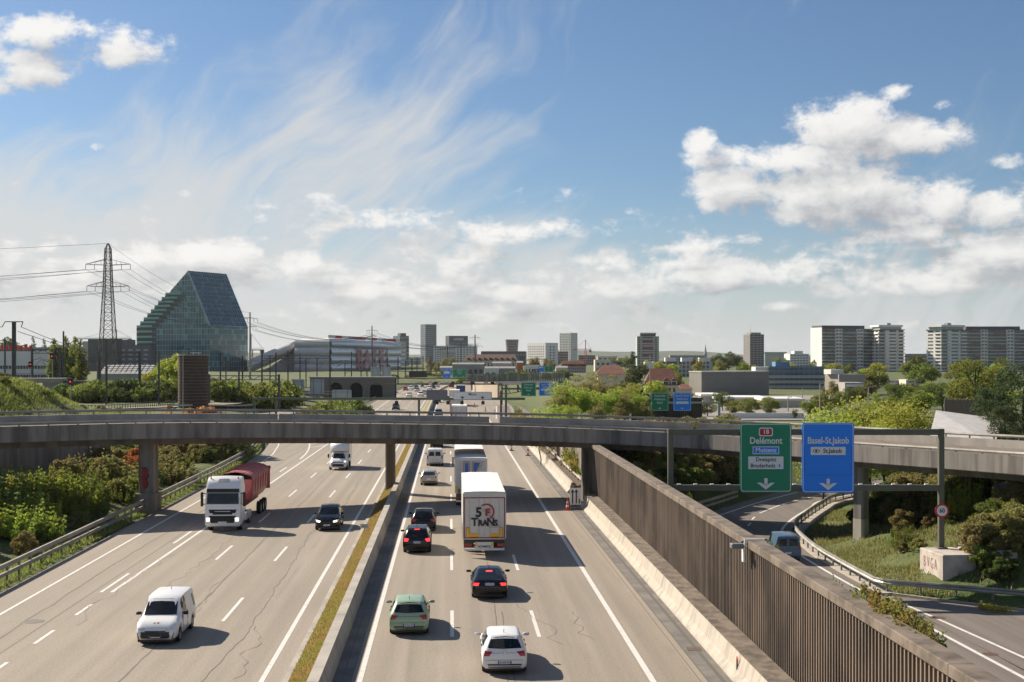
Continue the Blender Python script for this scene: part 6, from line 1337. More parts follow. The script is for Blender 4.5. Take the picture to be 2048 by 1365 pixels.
def cat_mast(px, ytop, Y, label, arm=0, group='railway masts', w=.34, top=0):
    g = ground_at(px, Y); zt = HC-(ytop-HY)/F*Y - g.z; r = thing('railway_mast', label, 'mast', g, 0, group); mb = MB(); mb.box(-w/2, w/2, -w/2, w/2, -.5, zt); mb.obj('pole', M_mast, r)
    if arm: mb = MB(); mb.bar((0, 0, zt*.78), (arm, 0, zt*.84), .10).bar((0, 0, zt*.62), (arm, 0, zt*.80), .08); mb.obj('bracket', M_mast, r)
    if top: mb = MB(); mb.bar((-top, 0, zt), (top, 0, zt), .14).bar((-top, 0, zt), (-top*1.3, 0, zt - .8), .1).bar((top, 0, zt), (top*.8, 0, zt - .8), .1); mb.obj('top_arm', M_mast, r)
    return r, g, zt
m1, g_a, z_a = cat_mast(28, 644, 205, 'tall railway mast with short top arm on the grassy mound', 0, 'tall railway mast', .5, 1.4)
wire('contact_wire', m1, Vector((1.1, 0, z_a - .8)), at(300, 705, 520) - g_a, 3, .05); wire('contact_wire', m1, Vector((-1.8, 0, z_a - .8)), Vector((-60, -60, z_a + 1)), 1.5, .05); wire('contact_wire', m1, Vector((0.6, 0, z_a - 1.5)), at(350, 712, 520) - g_a, 3, .05)
for i, (px, yt, Y, a) in enumerate(((10, 677, 300, 0), (127, 663, 300, 0), (213, 679, 262, 0), (197, 704, 320, -2.5), (278, 705, 330, 2.5), (318, 702, 262, 2.5), (350, 715, 360, 2), (106, 706, 300, -2.5), (65, 700, 300, 2), (441, 706, 300, 3), (452, 715, 380, -2), (485, 712, 300, 2), (478, 740, 270, 0), (524, 700, 310, 3), (540, 712, 400, 2), (552, 706, 330, 0), (576, 702, 360, -3), (600, 708, 400, 3), (612, 718, 420, 0), (634, 716, 420, 2), (660, 706, 330, 3), (690, 728, 450, 2), (703, 704, 420, 0), (722, 732, 430, 2), (760, 722, 520, 2), (775, 716, 560, 0), (796, 714, 600, 3), (811, 722, 640, 0), (824, 718, 640, 2), (834, 716, 680, 0), (846, 712, 700, 2), (922, 682, 900, 0), (895, 690, 900, 0), (862, 712, 720, 0))):
    r, g, z = cat_mast(px, yt, Y, 'railway mast with side bracket in the rail yard' if a else 'plain railway mast in the rail yard', a, 'bracketed rail yard masts' if a else 'plain rail yard masts', .30 if Y < 500 else .5)
    if a and i % 2 == 0: wire('contact_wire', r, Vector((a, 0, z*.8)), Vector((a + 14, 75, z*.8)), .6, .035)
def portal(px0, px1, yb, Y, label):
    a = at(px0, yb, Y); b = at(px1, yb, Y); r = thing('railway_portal', label, 'portal', (a.x, Y, 2.4), 0, 'railway portals'); L = b.x - a.x; z = a.z - 2.4
    for x in (0, L): mb = MB(); mb.box(x-.2, x+.2, -.2, .2, -.3, z + .3); mb.obj('post', M_mast, r)
    mb = MB(); mb.bar((0, 0, z), (L, 0, z), .16).bar((0, 0, z - .8), (L, 0, z - .8), .14); n = int(L/1.2)
    for k in range(n): mb.bar((L*k/n, 0, z - .8*(k % 2)), (L*(k+1)/n, 0, z - .8*((k+1) % 2)), .09)
    mb.obj('beam', M_mast, r)
portal(64, 118, 700, 300, 'railway portal frame in front of the white office'); portal(213, 280, 706, 280, 'railway portal frame under the lattice pylon'); portal(120, 200, 716, 310, 'railway portal frame beside the poplars'); portal(418, 558, 752, 262, 'low wide railway portal right of the silo'); portal(524, 660, 712, 380, 'railway portal frame before the stadium roof')
def signal(px, py, Y, label):
    p = at(px, py, Y); g = ground_at(px, Y); r = thing('rail_signal', label, 'signal', (p.x, Y, g.z)); mb = MB(); mb.tube((0, .2, -.3), (0, .2, p.z - g.z + .3), .10); mb.obj('pole', M_mastl, r); mb = MB(); mb.box(-.42, .42, -.15, .15, p.z-g.z-.6, p.z-g.z+.6); mb.obj('head', M_black, r); mb = MB(); mb.lathe([(.001, -.17), (.14, -.17)], 12, axis='Y'); o = mb.obj('lamp', mat('signal_red', (.9, .03, .02), .4, emit=1), r, fix=False); o.location = (0, 0, p.z-g.z)
signal(61, 729, 298, 'rail signal with red lamp left of the portal'); signal(104, 713, 299, 'rail signal with red lamp high on the portal'); signal(141, 764, 240, 'low dark rail signal on a pale pole')
# street lamp beside the silo
g = ground_at(366, 215); lm_ = thing('street_lamp', 'curved street lamp standing before the brick silo', 'lamp', g); zt = HC-(694-HY)/F*215 - g.z; mb = MB(); mb.tube((0, 0, -.3), (0, 0, zt - .8), .09, .06); P = [Vector((.9 - .9*math.cos(t), 0, zt - .8 + .8*math.sin(t))) for t in [math.pi*k/10 for k in range(9)]]
for a, b in zip(P, P[1:]): mb.tube(a, b, .06, .05, 6)
mb.obj('pole', M_mastl, lm_); mb = MB(); mb.box(1.4, 2.0, -.12, .12, zt - .62, zt - .45); mb.obj('lantern', M_mastl, lm_)
for px, yt, Y in ((1576, 795, 230), (1640, 768, 210), (1737, 775, 170), (1300, 710, 280), (1845, 822, 150), (1605, 775, 300)):
    g = ground_at(px, Y); r = thing('lamp_pole', 'slim pale pole among the trees right of the overpass', 'pole', g, 0, 'pale poles right'); z = HC-(yt-HY)/F*Y - g.z; mb = MB(); mb.tube((0, 0, -.3), (0, 0, z), .12, .07); mb.obj('pole', M_mastl, r); mb = MB(); mb.bar((0, 0, z), (.7, 0, z + .05), .1); mb.obj('head', M_mastl, r)
# tracks in the rail yard
M_track = mat('rail_ballast', (.16, .12, .095), .95, col2=(.09, .07, .06), scale=1.5, coord='pos', bump=.5, bscale=6); M_railst = mat('rail_steel', (.16, .12, .10), .5, .5)
for i, (a, b) in enumerate((((-95, 262), (-44, 340)), ((-100, 275), (-48, 360)), ((-110, 290), (-60, 400)))):
    A, B = Vector((*a, 2.95)), Vector((*b, 2.95)); d = (B - A).normalized(); nr = Vector((d.y, -d.x, 0)); bed = ribbon('track_bed', [A - nr*2, B - nr*2], [A + nr*2, B + nr*2], M_track); tag(bed, kind='structure')
    for s in (-.72, .72): mb = MB(); mb.bar(A + nr*s + Vector((0, 0, .08)), B + nr*s + Vector((0, 0, .08)), .08, .15); mb.obj('rail', M_railst, bed)
# slip roads left beyond the overpass
sr = path_line([(-52, 240), (-46, 252), (-42, 268), (-46, 290), (-58, 300)], 6.5, 1.4, M_road, None, 5, 'slip_road'); tag(sr, kind='structure')
sr2 = path_line([(-90, 228), (-75, 236), (-64, 246), (-57, 262), (-60, 285)], 6, 3.05, M_road, None, 5, 'slip_road'); tag(sr2, kind='structure')
guard_rail('curving guard rail beside the slip road below the silo', [Vector(p) for p in spline([(-62, 238, 2.9), (-56.5, 244, 2.7), (-52.5, 256, 2.2), (-52, 270, 2.0)], 5)], [(.5, .8, .1, 0, 'rail')], .8, 3.0, M_steel)
fp = [ground_at(px, Y) + Vector((0, 0, .05)) for px, Y in ((128, 226), (170, 228), (220, 232), (270, 238), (320, 246), (350, 252))]
guard_rail('dark railway fence below the hedge left of the silo', fp, [(.9, 1.0, .06, 0, 'upper_rail'), (.4, .48, .06, 0, 'lower_rail')], 1.1, .7, M_mast, cat='fence', m_post=M_mast, pw_=.09, name='fence')
# ================================================================ buildings
def bm_(n, c, c2=None, r=.8, sc=.15, amt=.6): return mat('wall_' + n, c, r, col2=c2 or tuple(q*.82 for q in c), scale=sc, amt=amt)
B_white = bm_('white', (.72, .71, .68)); B_grey = bm_('grey', (.30, .30, .29)); B_lgrey = bm_('light_grey', (.46, .45, .43)); B_dgrey = bm_('dark_grey', (.10, .105, .11)); B_conc = bm_('concrete', (.34, .315, .28)); B_cream = bm_('cream', (.62, .57, .47)); B_brown = bm_('brown', (.16, .10, .075)); B_pink = bm_('pink', (.50, .40, .36))
B_roof = mat('tile_roof', (.19, .075, .048), .85, col2=(.13, .052, .036), scale=.7, stretch=(1, 1, 3)); B_roofb = mat('brown_roof', (.15, .085, .06), .9, col2=(.10, .06, .045), scale=.4)
G_dark = mat('window_dark', (.035, .042, .05), .12, spec=.8); G_blue = mat('window_blue', (.06, .10, .15), .10, spec=.9); G_green = None; G_roofg = mat('glass_roof', (.022, .055, .075), .14, spec=.5, col2=(.03, .075, .09), scale=.1)
B_mull = mat('mullion_white', (.34, .45, .50), .6); B_mull2 = mat('mullion_green', (.24, .36, .40), .6); B_bal = bm_('balcony_green', (.17, .205, .195)); B_awn = mat('awning_orange', (.50, .17, .08), .7); B_red = bm_('red_panel', (.42, .035, .035))
def bld(name, label, pxM, Y, ytop, th, pxR, pxL=None, D=14.0, zb=2.0, cat='building', group=None):
    Xm = (pxM-CX)/F*Y; tR = (pxR-CX)/F; L = (tR*Y - Xm) / (math.cos(th) - tR*math.sin(th))
    if pxL is not None: tL = (pxL-CX)/F; D = (tL*Y - Xm) / (-math.sin(th) - tL*math.cos(th))
    root = thing(name, label, cat, (Xm, Y, zb), th, group); return root, L, D, HC-(ytop-HY)/F*Y - zb
def body(root, x0, x1, y0, y1, z0, z1, m, name='wall'): mb = MB(); mb.box(x0, x1, y0, y1, z0, z1); return mb.obj(name, m, root)
def wins(root, a, b, z0, z1, rows, cols, fw, fh, m, face='F', at_=0.0, name='windows', single=False, proud=.06):
    """window grid on a face: F front (x from a to b), L left side (y from a to b), R right side at x=at_"""
    big = MB(); cw, ch = (b-a)/cols, (z1-z0)/rows
    for j in range(rows):
        for i in range(cols):
            u0, u1 = a + cw*(i+.5-fw/2), a + cw*(i+.5+fw/2); w0, w1 = z0 + ch*(j+.5-fh/2), z0 + ch*(j+.5+fh/2); mb = MB() if single else big
            if face == 'F': mb.box(u0, u1, at_-proud, at_+.05, w0, w1)
            elif face == 'L': mb.box(at_-proud, at_+.05, u0, u1, w0, w1)
            else: mb.box(at_-.05, at_+proud, u0, u1, w0, w1)
            if single: mb.obj('window', m, root)
    if not single: o = big.obj(name, m, root); tag(o, kind='stuff'); return o
def roofbox(root, x0, x1, y0, y1, z0, h, m, name='roof_box'): return body(root, x0, x1, y0, y1, z0 + .003, z0 + h, m, name)
def gable(root, L, D, z0, z1, m, ov=.5, name='roof'):
    mb = MB(); a = [(-ov, -ov, z0), (L+ov, -ov, z0), (L+ov, D+ov, z0), (-ov, D+ov, z0), (-ov*.2+D*.15, D/2, z1), (L+ov*.2-D*.15, D/2, z1)]
    for f in ((0, 1, 5, 4), (1, 2, 5), (2, 3, 4, 5), (3, 0, 4), (3, 2, 1, 0)): mb.face([a[i] for i in f])
    return mb.obj(name, m, root)
def pane_glass(name, cells, c1, c2, c3):
    m = bpy.data.materials.new(name); m.use_nodes = True; X.nt = nt = m.node_tree; b = nt.nodes['Principled BSDF']
    tc = nt.nodes.new('ShaderNodeTexCoord'); sn = nt.nodes.new('ShaderNodeVectorMath'); sn.operation = 'SNAP'; sn.inputs[1].default_value = cells; nt.links.new(tc.outputs['Object'], sn.inputs[0])
    wn = nt.nodes.new('ShaderNodeTexWhiteNoise'); nt.links.new(sn.outputs[0], wn.inputs[0]); r = X(wn.outputs[0])
    c = mixc(r, c1, c2); c = mixc(r.ss(.86, .9), c, c3); nt.links.new(c.v, b.inputs['Base Color']); b.inputs['Roughness'].default_value = .12; b.inputs['Specular IOR Level'].default_value = .5
    return m
G_green = pane_glass('glass_green', (2.48, 2.25, 3.72), (.016, .075, .09), (.04, .15, .165), (.12, .32, .30)); G_roofg = pane_glass('glass_roof', (2.2, 2.25, 3.0), (.02, .06, .09), (.04, .11, .15), (.08, .20, .23))
# --- far towers
r, L, D, H = bld('office_tower', 'tall dark glass office tower on the skyline', 851, 2400, 649, .45, 873, 841, zb=0); body(r, 0, L, 0, D, 0, H, mat('tower_glass', (.05, .075, .10), .2, spec=.8)); wins(r, 0, L, 2, H-1, 19, 1, .96, .35, mat('tower_band', (.13, .17, .21), .3)); wins(r, 0, D, 2, H-1, 19, 6, .7, .5, mat('tower_cell', (.17, .20, .22), .5), 'L')
r, L, D, H = bld('office_block', 'grey office block with white letters under the roof', 898, 2300, 672, .5, 936, 891, zb=0); body(r, 0, L, 0, D, 0, H, bm_('slate', (.09, .10, .115))); wins(r, 1, L-1, 4, H*.78, 9, 1, 1, .4, mat('tower_band', (.13, .17, .21), .3)); text('LONZA', 5.6, B_white, r, Matrix.Translation((L*.5, -.3, H*.88)), 'lettering', 1, .1, bold=.1)
r, L, D, H = bld('apartment_block', 'long white apartment block with rows of dark balconies on the skyline', 867, 1500, 692, -.08, 952, zb=0); body(r, 0, L, 0, D, 0, H, B_white); wins(r, 1, L*.52, 2, H-1, 9, 9, .62, .55, B_dgrey, single=False); wins(r, L*.54, L-1, 2, H-1, 9, 6, .7, .5, B_dgrey)
r, L, D, H = bld('office_wing', 'pale grey wing in front of the white apartment block', 883, 1420, 703, .0, 911, zb=0); body(r, 0, L, 0, D, 0, H, B_lgrey); wins(r, L*.45, L-1, 4, H-1, 5, 5, .5, .4, B_dgrey)
r = thing('round_tower', 'round brown tower flaring towards its top on the skyline', 'building', at(1024, 715, 2500) - Vector((0, 0, 12)))
mb = MB(); mb.lathe([(10.5, 0), (10.8, 20), (11.4, 32), (12.4, 42), (12.5, 45.5), (.01, 45.6)], 28); smooth_angle(mb.obj('wall', bm_('copper_brown', (.19, .14, .115)), r)); 
mb = MB()
for z in range(14, 45, 3): q = pw([(0, 10.5), (20, 10.8), (32, 11.4), (42, 12.4), (46, 12.5)], z) + .12; mb.lathe([(q, z), (q, z + 1.2)], 28)
tag(mb.obj('window_bands', G_dark, r, fix=False), kind='stuff')
r, L, D, H = bld('long_building', 'long low dark building under the round tower', 962, 1500, 703, 0, 1052, zb=0); body(r, 0, L, 0, D, 0, H, B_dgrey); wins(r, 1, L-1, H-6, H-2, 1, 16, .5, .6, B_grey)
r, L, D, H = bld('old_barracks', 'old brown roofed building with dormer rows', 926, 1050, 722, -.1, 1035, D=20, zb=0); body(r, 0, L, 0, D, 0, H, B_cream); gable(r, L, D, H, H + 5.2, B_roofb); wins(r, 2, L-2, H-6, H-.5, 1, 14, .35, .55, B_dgrey)
for k in range(9): mb = MB(); x = 4 + k*(L-8)/8; mb.box(x-.8, x+.8, .8, 3.5, H + .8, H + 2.4); mb.obj('dormer', B_roofb, r)
r, L, D, H = bld('white_block', 'bright white block with small square windows', 1091, 1500, 686, .62, 1116, 1054, zb=0); body(r, 0, L, 0, D, 0, H, B_white); wins(r, 2, D-2, 3, H-3, 8, 9, .45, .5, B_dgrey, 'L'); wins(r, L*.25, L*.8, 6, H-3, 6, 2, .4, .5, B_dgrey)
r, L, D, H = bld('white_tower', 'tall pale tower with a grid of windows beside the red crane', 1141, 1900, 666, .75, 1155, 1119, zb=0); body(r, 0, L, 0, D, 0, H, B_white); wins(r, .5, D-.5, 3, H-1, 18, 7, .62, .55, B_dgrey, 'L'); wins(r, .5, L-.5, 3, H-1, 18, 5, .6, .6, B_lgrey)
for px0, px1, yt, Y, lab in ((1116, 1136, 704, 1700, 'brown brick block at the foot of the pale tower'), (1157, 1190, 711, 1600, 'low brown brick block behind the red crane')):
    r, L, D, H = bld('brick_block', lab, px0, Y, yt, 0, px1, zb=0); body(r, 0, L, 0, D, 0, H, B_brown); wins(r, .5, L-.5, 2, H-1, max(2, int(H/3.3)), 8, .5, .5, B_lgrey)
r, L, D, H = bld('pink_house', 'pale pink long house with red roof and dormers', 1122, 820, 733, 0, 1172, D=11, zb=1); body(r, 0, L, 0, D, 0, H, B_pink); gable(r, L, D, H, H + 3.6, B_roof); wins(r, .5, L-.5, 1, H-.4, 2, 11, .4, .55, B_dgrey)
for k in range(8): mb = MB(); x = 1.2 + k*(L-2.4)/7; mb.box(x-.5, x+.5, .6, 2.4, H + .5, H + 1.6); mb.obj('dormer', B_roof, r)
r, L, D, H = bld('residential_tower', 'pale green grey residential tower with red balconies', 1274, 1100, 673, -.03, 1318, D=16, zb=0); body(r, 0, L, 0, D, 0, H, bm_('sage', (.42, .45, .41)))
for k in range(14):
    z = 2 + k*(H-3)/14; mb = MB(); mb.box(L*.24, L*.72, -.9, .02, z, z + 1.1); mb.obj('balcony', B_red if (k*5) % 3 == 0 else B_lgrey, r); mb = MB(); mb.box(L*.24, L*.72, -.04, .02, z + 1.1, z + 2.3); mb.obj('loggia', G_dark, r)
    for x in (L*.1, L*.86): mb = MB(); mb.box(x-.8, x+.8, -.05, .02, z + .9, z + 2.1); mb.obj('window', G_dark, r)
roofbox(r, L*.16, L*.86, 2, 12, H, 1.8, B_dgrey, 'penthouse'); mb = MB(); mb.box(L*.14, L*.88, 1, 13, H + 1.803, H + 3.0); mb.obj('sign_band', B_lgrey, r)
r, L, D, H = bld('residential_tower', 'grey brown residential tower with roof aerial', 1500, 1150, 669, .30, 1528, 1487, zb=0); body(r, 0, L, 0, D, 0, H, bm_('taupe', (.27, .25, .235)))
for k in range(15):
    z = 1.5 + k*(H-2)/15
    for x0, x1 in ((.05, .22), (.28, .52), (.58, .76), (.8, .97)): mb = MB(); mb.box(L*x0, L*x1, -.06, .02, z + .8, z + 2.1); mb.obj('window', G_dark, r)
    mb = MB(); mb.box(L*.26, L*.78, -.8, .0, z, z + .75); mb.obj('balcony', B_grey, r)
wins(r, .5, D-.5, 1.5, H-1, 15, 3, .4, .4, B_dgrey, 'L'); roofbox(r, 2, L-2, 2, D-2, H, 1.6, B_grey); mb = MB(); mb.tube((1.5, 2, H), (1.5, 2, H + 9), .12, .05); mb.obj('aerial', M_mast, r)
sp = thing('church_spire', 'slim hazy church spire on the skyline', 'church', at(1411, 715, 2600) - Vector((0, 0, 10))); mb = MB(); mb.box(-3, 3, -3, 3, 0, 16); mb.obj('tower', B_grey, sp); mb = MB(); mb.loft([[Vector((q*math.cos(t), q*math.sin(t), z)) for t in [math.pi/4*k for k in range(8)]] for q, z in ((3.2, 16.003), (2.2, 22), (1.2, 28), (.15, 36))]); mb.obj('spire', B_grey, sp)
r, L, D, H = bld('glass_hall', 'low pale glass building beyond the taupe tower', 1530, 1400, 706, 0, 1572, zb=0); body(r, 0, L, 0, D, 0, H, mat('pale_glass', (.25, .33, .33), .2, spec=.7)); wins(r, 0, L, 3, H-3, 5, 12, .85, .75, mat('pale_glass2', (.33, .40, .40), .2)); roofbox(r, -1, L+1, -1, D+1, H, .8, B_lgrey, 'roof_slab')
r, L, D, H = bld('white_terrace_block', 'stepped white block beside the tower slabs', 1580, 1250, 708, .2, 1618, zb=0); body(r, 0, L, 0, D, 0, H, B_white); wins(r, .5, L-.5, 3, H-.5, 5, 6, .7, .4, B_dgrey); roofbox(r, L*.25, L*.7, 1, 8, H, 2.6, B_white)
# --- nearer blocks on the right
r, L, D, H = bld('apartment_house', 'white grey apartment house with red awnings and roof boxes', 1307, 640, 724, -.05, 1425, D=12, zb=1.5); body(r, 0, L, 0, D, 0, H, B_lgrey)
nf = 4
for k in range(nf):
    z = .6 + k*(H-.6)/nf
    for i in range(14):
        x = .8 + i*(L-1.6)/14; loggia = i in (3, 4, 9, 10); mb = MB(); mb.box(x, x + (L-1.6)/14*(.92 if loggia else .5), -.05, .02, z + (.3 if loggia else .9), z + 2.1); mb.obj('loggia' if loggia else 'window', G_dark, r)
        if loggia: mb = MB(); mb.box(x, x + (L-1.6)/14*.92, -.5, -.052, z + (.25 if (i + k) % 3 else 1.2), z + (1.0 if (i + k) % 3 else 2.1)); mb.obj('balcony', B_lgrey if (i+k) % 3 else B_red, r)
for x in (.2, .48, .78): roofbox(r, L*x, L*x + 5.4, 1, 8, H, 2.0, B_white, 'roof_box')
mb = MB(); mb.box(-4.2, -.003, .5, D, 0, H - .2); mb.obj('end_wall', B_white, r)
r, L, D, H = bld('red_roof_house', 'old house with steep red tiled roof and dormers', 1292, 285, 771, -.06, 1357, D=9, zb=2.2); body(r, 0, L, 0, D, 0, H, B_cream)
gable(r, L, D, H, H + 3.6, B_roof, .5)
for x in (.62, .86): mb = MB(); mb.box(L*x-.65, L*x+.65, -.2, 2.4, H - .1, H + .95); d_ = mb.obj('dormer', B_white, r); mb = MB(); mb.box(L*x-.5, L*x+.5, -.24, -.203, H + .05, H + .8); mb.obj('window', G_dark, d_); mb = MB(); [mb.face(f) for f in ([(L*x-.8, -.35, H+.95), (L*x+.8, -.35, H+.95), (L*x, 0, H+1.6)], [(L*x-.8, -.35, H+.95), (L*x, 0, H+1.6), (L*x, 3, H+1.6), (L*x-.8, 3, H+.95)], [(L*x+.8, -.35, H+.95), (L*x, 0, H+1.6), (L*x, 3, H+1.6), (L*x+.8, 3, H+.95)])]; mb.obj('dormer_roof', B_roof, d_)
wins(r, .4, L-.4, .8, H-.3, 2, 6, .45, .6, G_dark, single=True)
r, L, D, H = bld('red_roof_shed', 'low shed with a faded red roof behind the grey hall', 1357, 300, 779, -.06, 1384, D=7, zb=2.2); body(r, 0, L, 0, D, 0, H, B_cream); gable(r, L, D, H, H + 1.2, B_roof, .4)
r, L, D, H = bld('red_roof_house', 'long house with faded red roof half hidden by birches', 1196, 300, 748, -.05, 1250, D=9, zb=2.2); body(r, 0, L, 0, D, 0, H, B_cream); gable(r, L, D, H, H + 2.0, B_roof, .5)
r, L, D, H = bld('grey_hall', 'windowless grey concrete hall with a pale sunlit end', 1403, 330, 745, .30, 1538, 1378, zb=1.2); body(r, 0, L, 0, D, 0, H, mat('hall_concrete', (.235, .225, .20), .9, col2=(.20, .19, .17), scale=.3))
for k in range(1, 6): mb = MB(); mb.box(0, L, -.012, .0, k*H/6, k*H/6 + .04); mb.obj('panel_joint', B_grey, r)
mb = MB(); mb.box(-.1, L + .1, -.1, D + .1, H + .003, H + .25); mb.obj('roof_edge', B_lgrey, r)
r, L, D, H = bld('blue_office', 'white and blue banded office block with flat roof', 1538, 400, 737, -.02, 1648, D=14, zb=.5); body(r, 0, L, 0, D, 0, H, B_lgrey)
for k in range(5):
    z = .8 + k*(H-.6)/5; n = 11
    for i in range(n): mb = MB(); mb.box(L*i/n + .05, L*(i+1)/n - .05, -.08, .02, z + .8, z + 1.95); mb.obj('window', G_blue, r)
    mb = MB(); mb.box(-.05, L+.05, -.16, -.002, z - .1, z + .7); mb.obj('spandrel', mat('blue_panel', (.12, .19, .30), .6) if k == 4 else B_lgrey, r)
mb = MB(); mb.box(-.4, L+.4, -.5, D, H + .003, H + .35); mb.obj('roof_slab', mat('blue_panel', (.12, .19, .30), .6), r); roofbox(r, L*.14, L*.40, 2, 8, H + .35, 1.6, mat('blue_box', (.10, .22, .38), .6), 'plant_room'); mb = MB(); mb.box(-4, -.06, .5, 8, H - 2.4, H + .4); mb.obj('stair_tower', B_white, r)
r, L, D, H = bld('concrete_block', 'bare concrete block with a paler left end beside the blue office', 1678, 330, 749, .35, 1730, 1650, zb=1.5, cat='building'); body(r, 0, L, 0, D, 0, H, B_conc); roofbox(r, -1, L*.35, 2, D-1, H, 1.2, B_white, 'roof_box')
for px0, px1, yt, Y, m, lab in ((1730, 1750, 759, 420, B_cream, 'small cream block behind the concrete block'), (1752, 1812, 761, 430, B_grey, 'low grey terrace house with white balcony bands'), (1812, 1850, 760, 420, B_cream, 'small cream house left of the right tower block'), (1690, 1730, 766, 300, B_conc, 'low concrete annex among the round trees')):
    r, L, D, H = bld('low_house', lab, px0, Y, yt, -.04, px1, D=9, zb=1.5, cat='house'); body(r, 0, L, 0, D, 0, H, m)
    for k in range(3): mb = MB(); mb.box(.3, L-.3, -.25, .02, .9 + k*H/3.2, 1.5 + k*H/3.2); mb.obj('balcony_band', B_white, r)
    wins(r, .5, L-.5, .5, H-.3, 3, max(2, int(L/2.6)), .5, .4, G_dark, single=True)
for px0, px1, yt, Y, m, lab in ((1435, 1530, 799, 262, B_cream, 'long low warehouse with white roof edge and cream walls'), (1528, 1604, 802, 250, B_cream, 'low cream warehouse right of the long one'), (1405, 1440, 793, 270, B_lgrey, 'small grey roofed shed before the grey hall')):
    r, L, D, H = bld('warehouse', lab, px0, Y, yt, -.05, px1, D=12, zb=1.6); body(r, 0, L, 0, D, 0, H, m); mb = MB(); mb.box(-.4, L+.4, -.6, D, H + .003, H + .45); mb.obj('roof_slab', B_white, r); wins(r, .5, L-.5, .3, H*.55, 1, 6, .6, .8, B_brown)
yd = ribbon('yard', [at(1385, 0, 200).xy.to_3d(), at(1385, 0, 330).xy.to_3d()], [at(1660, 0, 200).xy.to_3d(), at(1660, 0, 330).xy.to_3d()], mat('yard_paving', (.30, .28, .25), .9, col2=(.20, .185, .165), scale=.15, coord='pos'), None, 2.72); tag(yd, kind='structure')
r = thing('white_yard', 'pale concrete yard wall behind the round trees', 'wall', at(1440, 838, 205)); mb = MB(); mb.box(0, 13, 0, .3, -2, .9); mb.obj('wall', B_white, r)
# --- tower slabs
def slab_tower(root, L, D, H, nf, bays, m_end, dark_pent=True):
    body(root, 0, L, 0, D, 0, H, bm_('slab_grey', (.22, .22, .215))); mb = MB(); mb.box(-.35, -.003, -.4, D, 0, H + 1.2); mb.obj('end_wall', m_end, root)
    fh = H / nf
    for a, b, kind in bays:
        if kind == 'w':
            mb = MB(); mb.box(L*a, L*b, -.9, -.002, 0, H + .3); st_ = mb.obj('stair_strip', B_white, root)
            for k in range(nf):
                for q in (.12, .56): mb = MB(); x = L*lerp(a, b, q); mb.box(x, x + L*(b-a)*.32, -.95, -.902, k*fh + .9, k*fh + 2.0); mb.obj('window', G_dark, root)
        else:
            for k in range(nf):
                mb = MB(); mb.box(L*a + .05, L*b - .05, -1.3, -.002, k*fh - .32, k*fh + .08); bl = mb.obj('balcony', B_white, root); mb = MB(); mb.box(L*a + .05, L*b - .05, -1.35, -1.25, k*fh + .081, k*fh + .95); mb.obj('parapet', B_bal, bl)
                n = 4
                for i in range(n): mb = MB(); x0 = lerp(L*a, L*b, i/n) + .2; mb.box(x0, x0 + L*(b-a)/n - .5, -.04, .02, k*fh + .5, k*fh + 2.2); mb.obj('window', mat('window_pale', (.14, .15, .15), .2) if (i*3 + k*5) % 4 < 2 else G_dark, root)
                if (k*7 + int(a*50)) % 4 == 0: mb = MB(); mb.box(L*lerp(a, b, .3), L*b - .2, -1.3, -1.26, k*fh + 1.6, k*fh + 2.5); mb.obj('awning', B_awn, bl)
    mb = MB(); mb.box(.2, L*.76, .8, D-1, H + .003, H + 2.6); mb.obj('penthouse', B_dgrey, root); mb = MB(); mb.box(L*.76, L, -.2, D, H + .004, H + .5); mb.obj('roof_edge', mat('copper_green', (.06, .25, .18), .6), root)
def end_tower(root, L, D, H, nf, xs=(.0, .24, .8, 1.0)):
    body(root, 0, L, 0, D, 0, H, B_white); fh = H / nf
    for k in range(nf):
        for a, b in ((xs[0], xs[1]), (xs[2], xs[3])):
            mb = MB(); mb.box(L*a, L*b, -.06, .02, k*fh + .9, k*fh + 2.5); mb.obj('loggia', G_dark, root); mb = MB(); mb.box(L*a - .7, L*b + .5, -1.0, -.062, k*fh - .1, k*fh + .85); mb.obj('balcony', B_white if a > .1 else B_lgrey, root)
        mb = MB(); mb.box(L*.30, L*.74, -.16, -.002, k*fh - .05, k*fh + .9); mb.obj('spandrel', B_white, root); mb = MB(); mb.box(L*.42, L*.7, -.05, .02, k*fh + 1.1, k*fh + 2.1); mb.obj('window', mat('window_pale', (.14, .15, .15), .2) if k % 3 else G_dark, root)
        for y0, y1 in ((.1, .4), (.55, .9)): mb = MB(); mb.box(-.05, .02, D*y0, D*y1, k*fh + 1.0, k*fh + 2.0); mb.obj('window', mat('window_pale', (.14, .15, .15), .2), root)
        mb = MB(); mb.box(-.9, -.06, -.6, D*.45, k*fh - .1, k*fh + .8); mb.obj('balcony', B_white, root)
    mb = MB(); mb.box(-.8, L+.8, -.8, D, H + .003, H + .5); mb.obj('roof_slab', mat('copper_dark', (.05, .11, .10), .6), root); mb = MB(); mb.box(1, L-1, .8, D-1, H + .503, H + 2.3); mb.obj('penthouse', B_lgrey, root); mb = MB(); mb.box(-.2, L-.4, -.2, D, H + 2.303, H + 3.6); mb.obj('roof_crown', B_white, root); roofbox(root, L*.4, L*.55, 3, 6, H + 3.6, 1.4, B_grey)
r, L, D, H = bld('slab_block', 'long dark apartment slab with white end wall and stair strips', 1644, 890, 659, .232, 1757, 1622, zb=1.0); slab_tower(r, L, D, H, 13, [(0, .22, 'b'), (.22, .35, 'w'), (.35, .60, 'b'), (.60, .72, 'w'), (.72, 1, 'b')], B_white)
r, L, D, H = bld('tower_block', 'white balconied tower at the right end of the dark slab', 1758, 885, 661, .10, 1807, D=16, zb=1.0); end_tower(r, L, D, H, 13)
r, L, D, H = bld('tower_block', 'white balconied tower with a sunlit left flank, joined to the second slab', 1883, 860, 661, .55, 1931, 1853, zb=1.0); end_tower(r, L, D, H, 13)
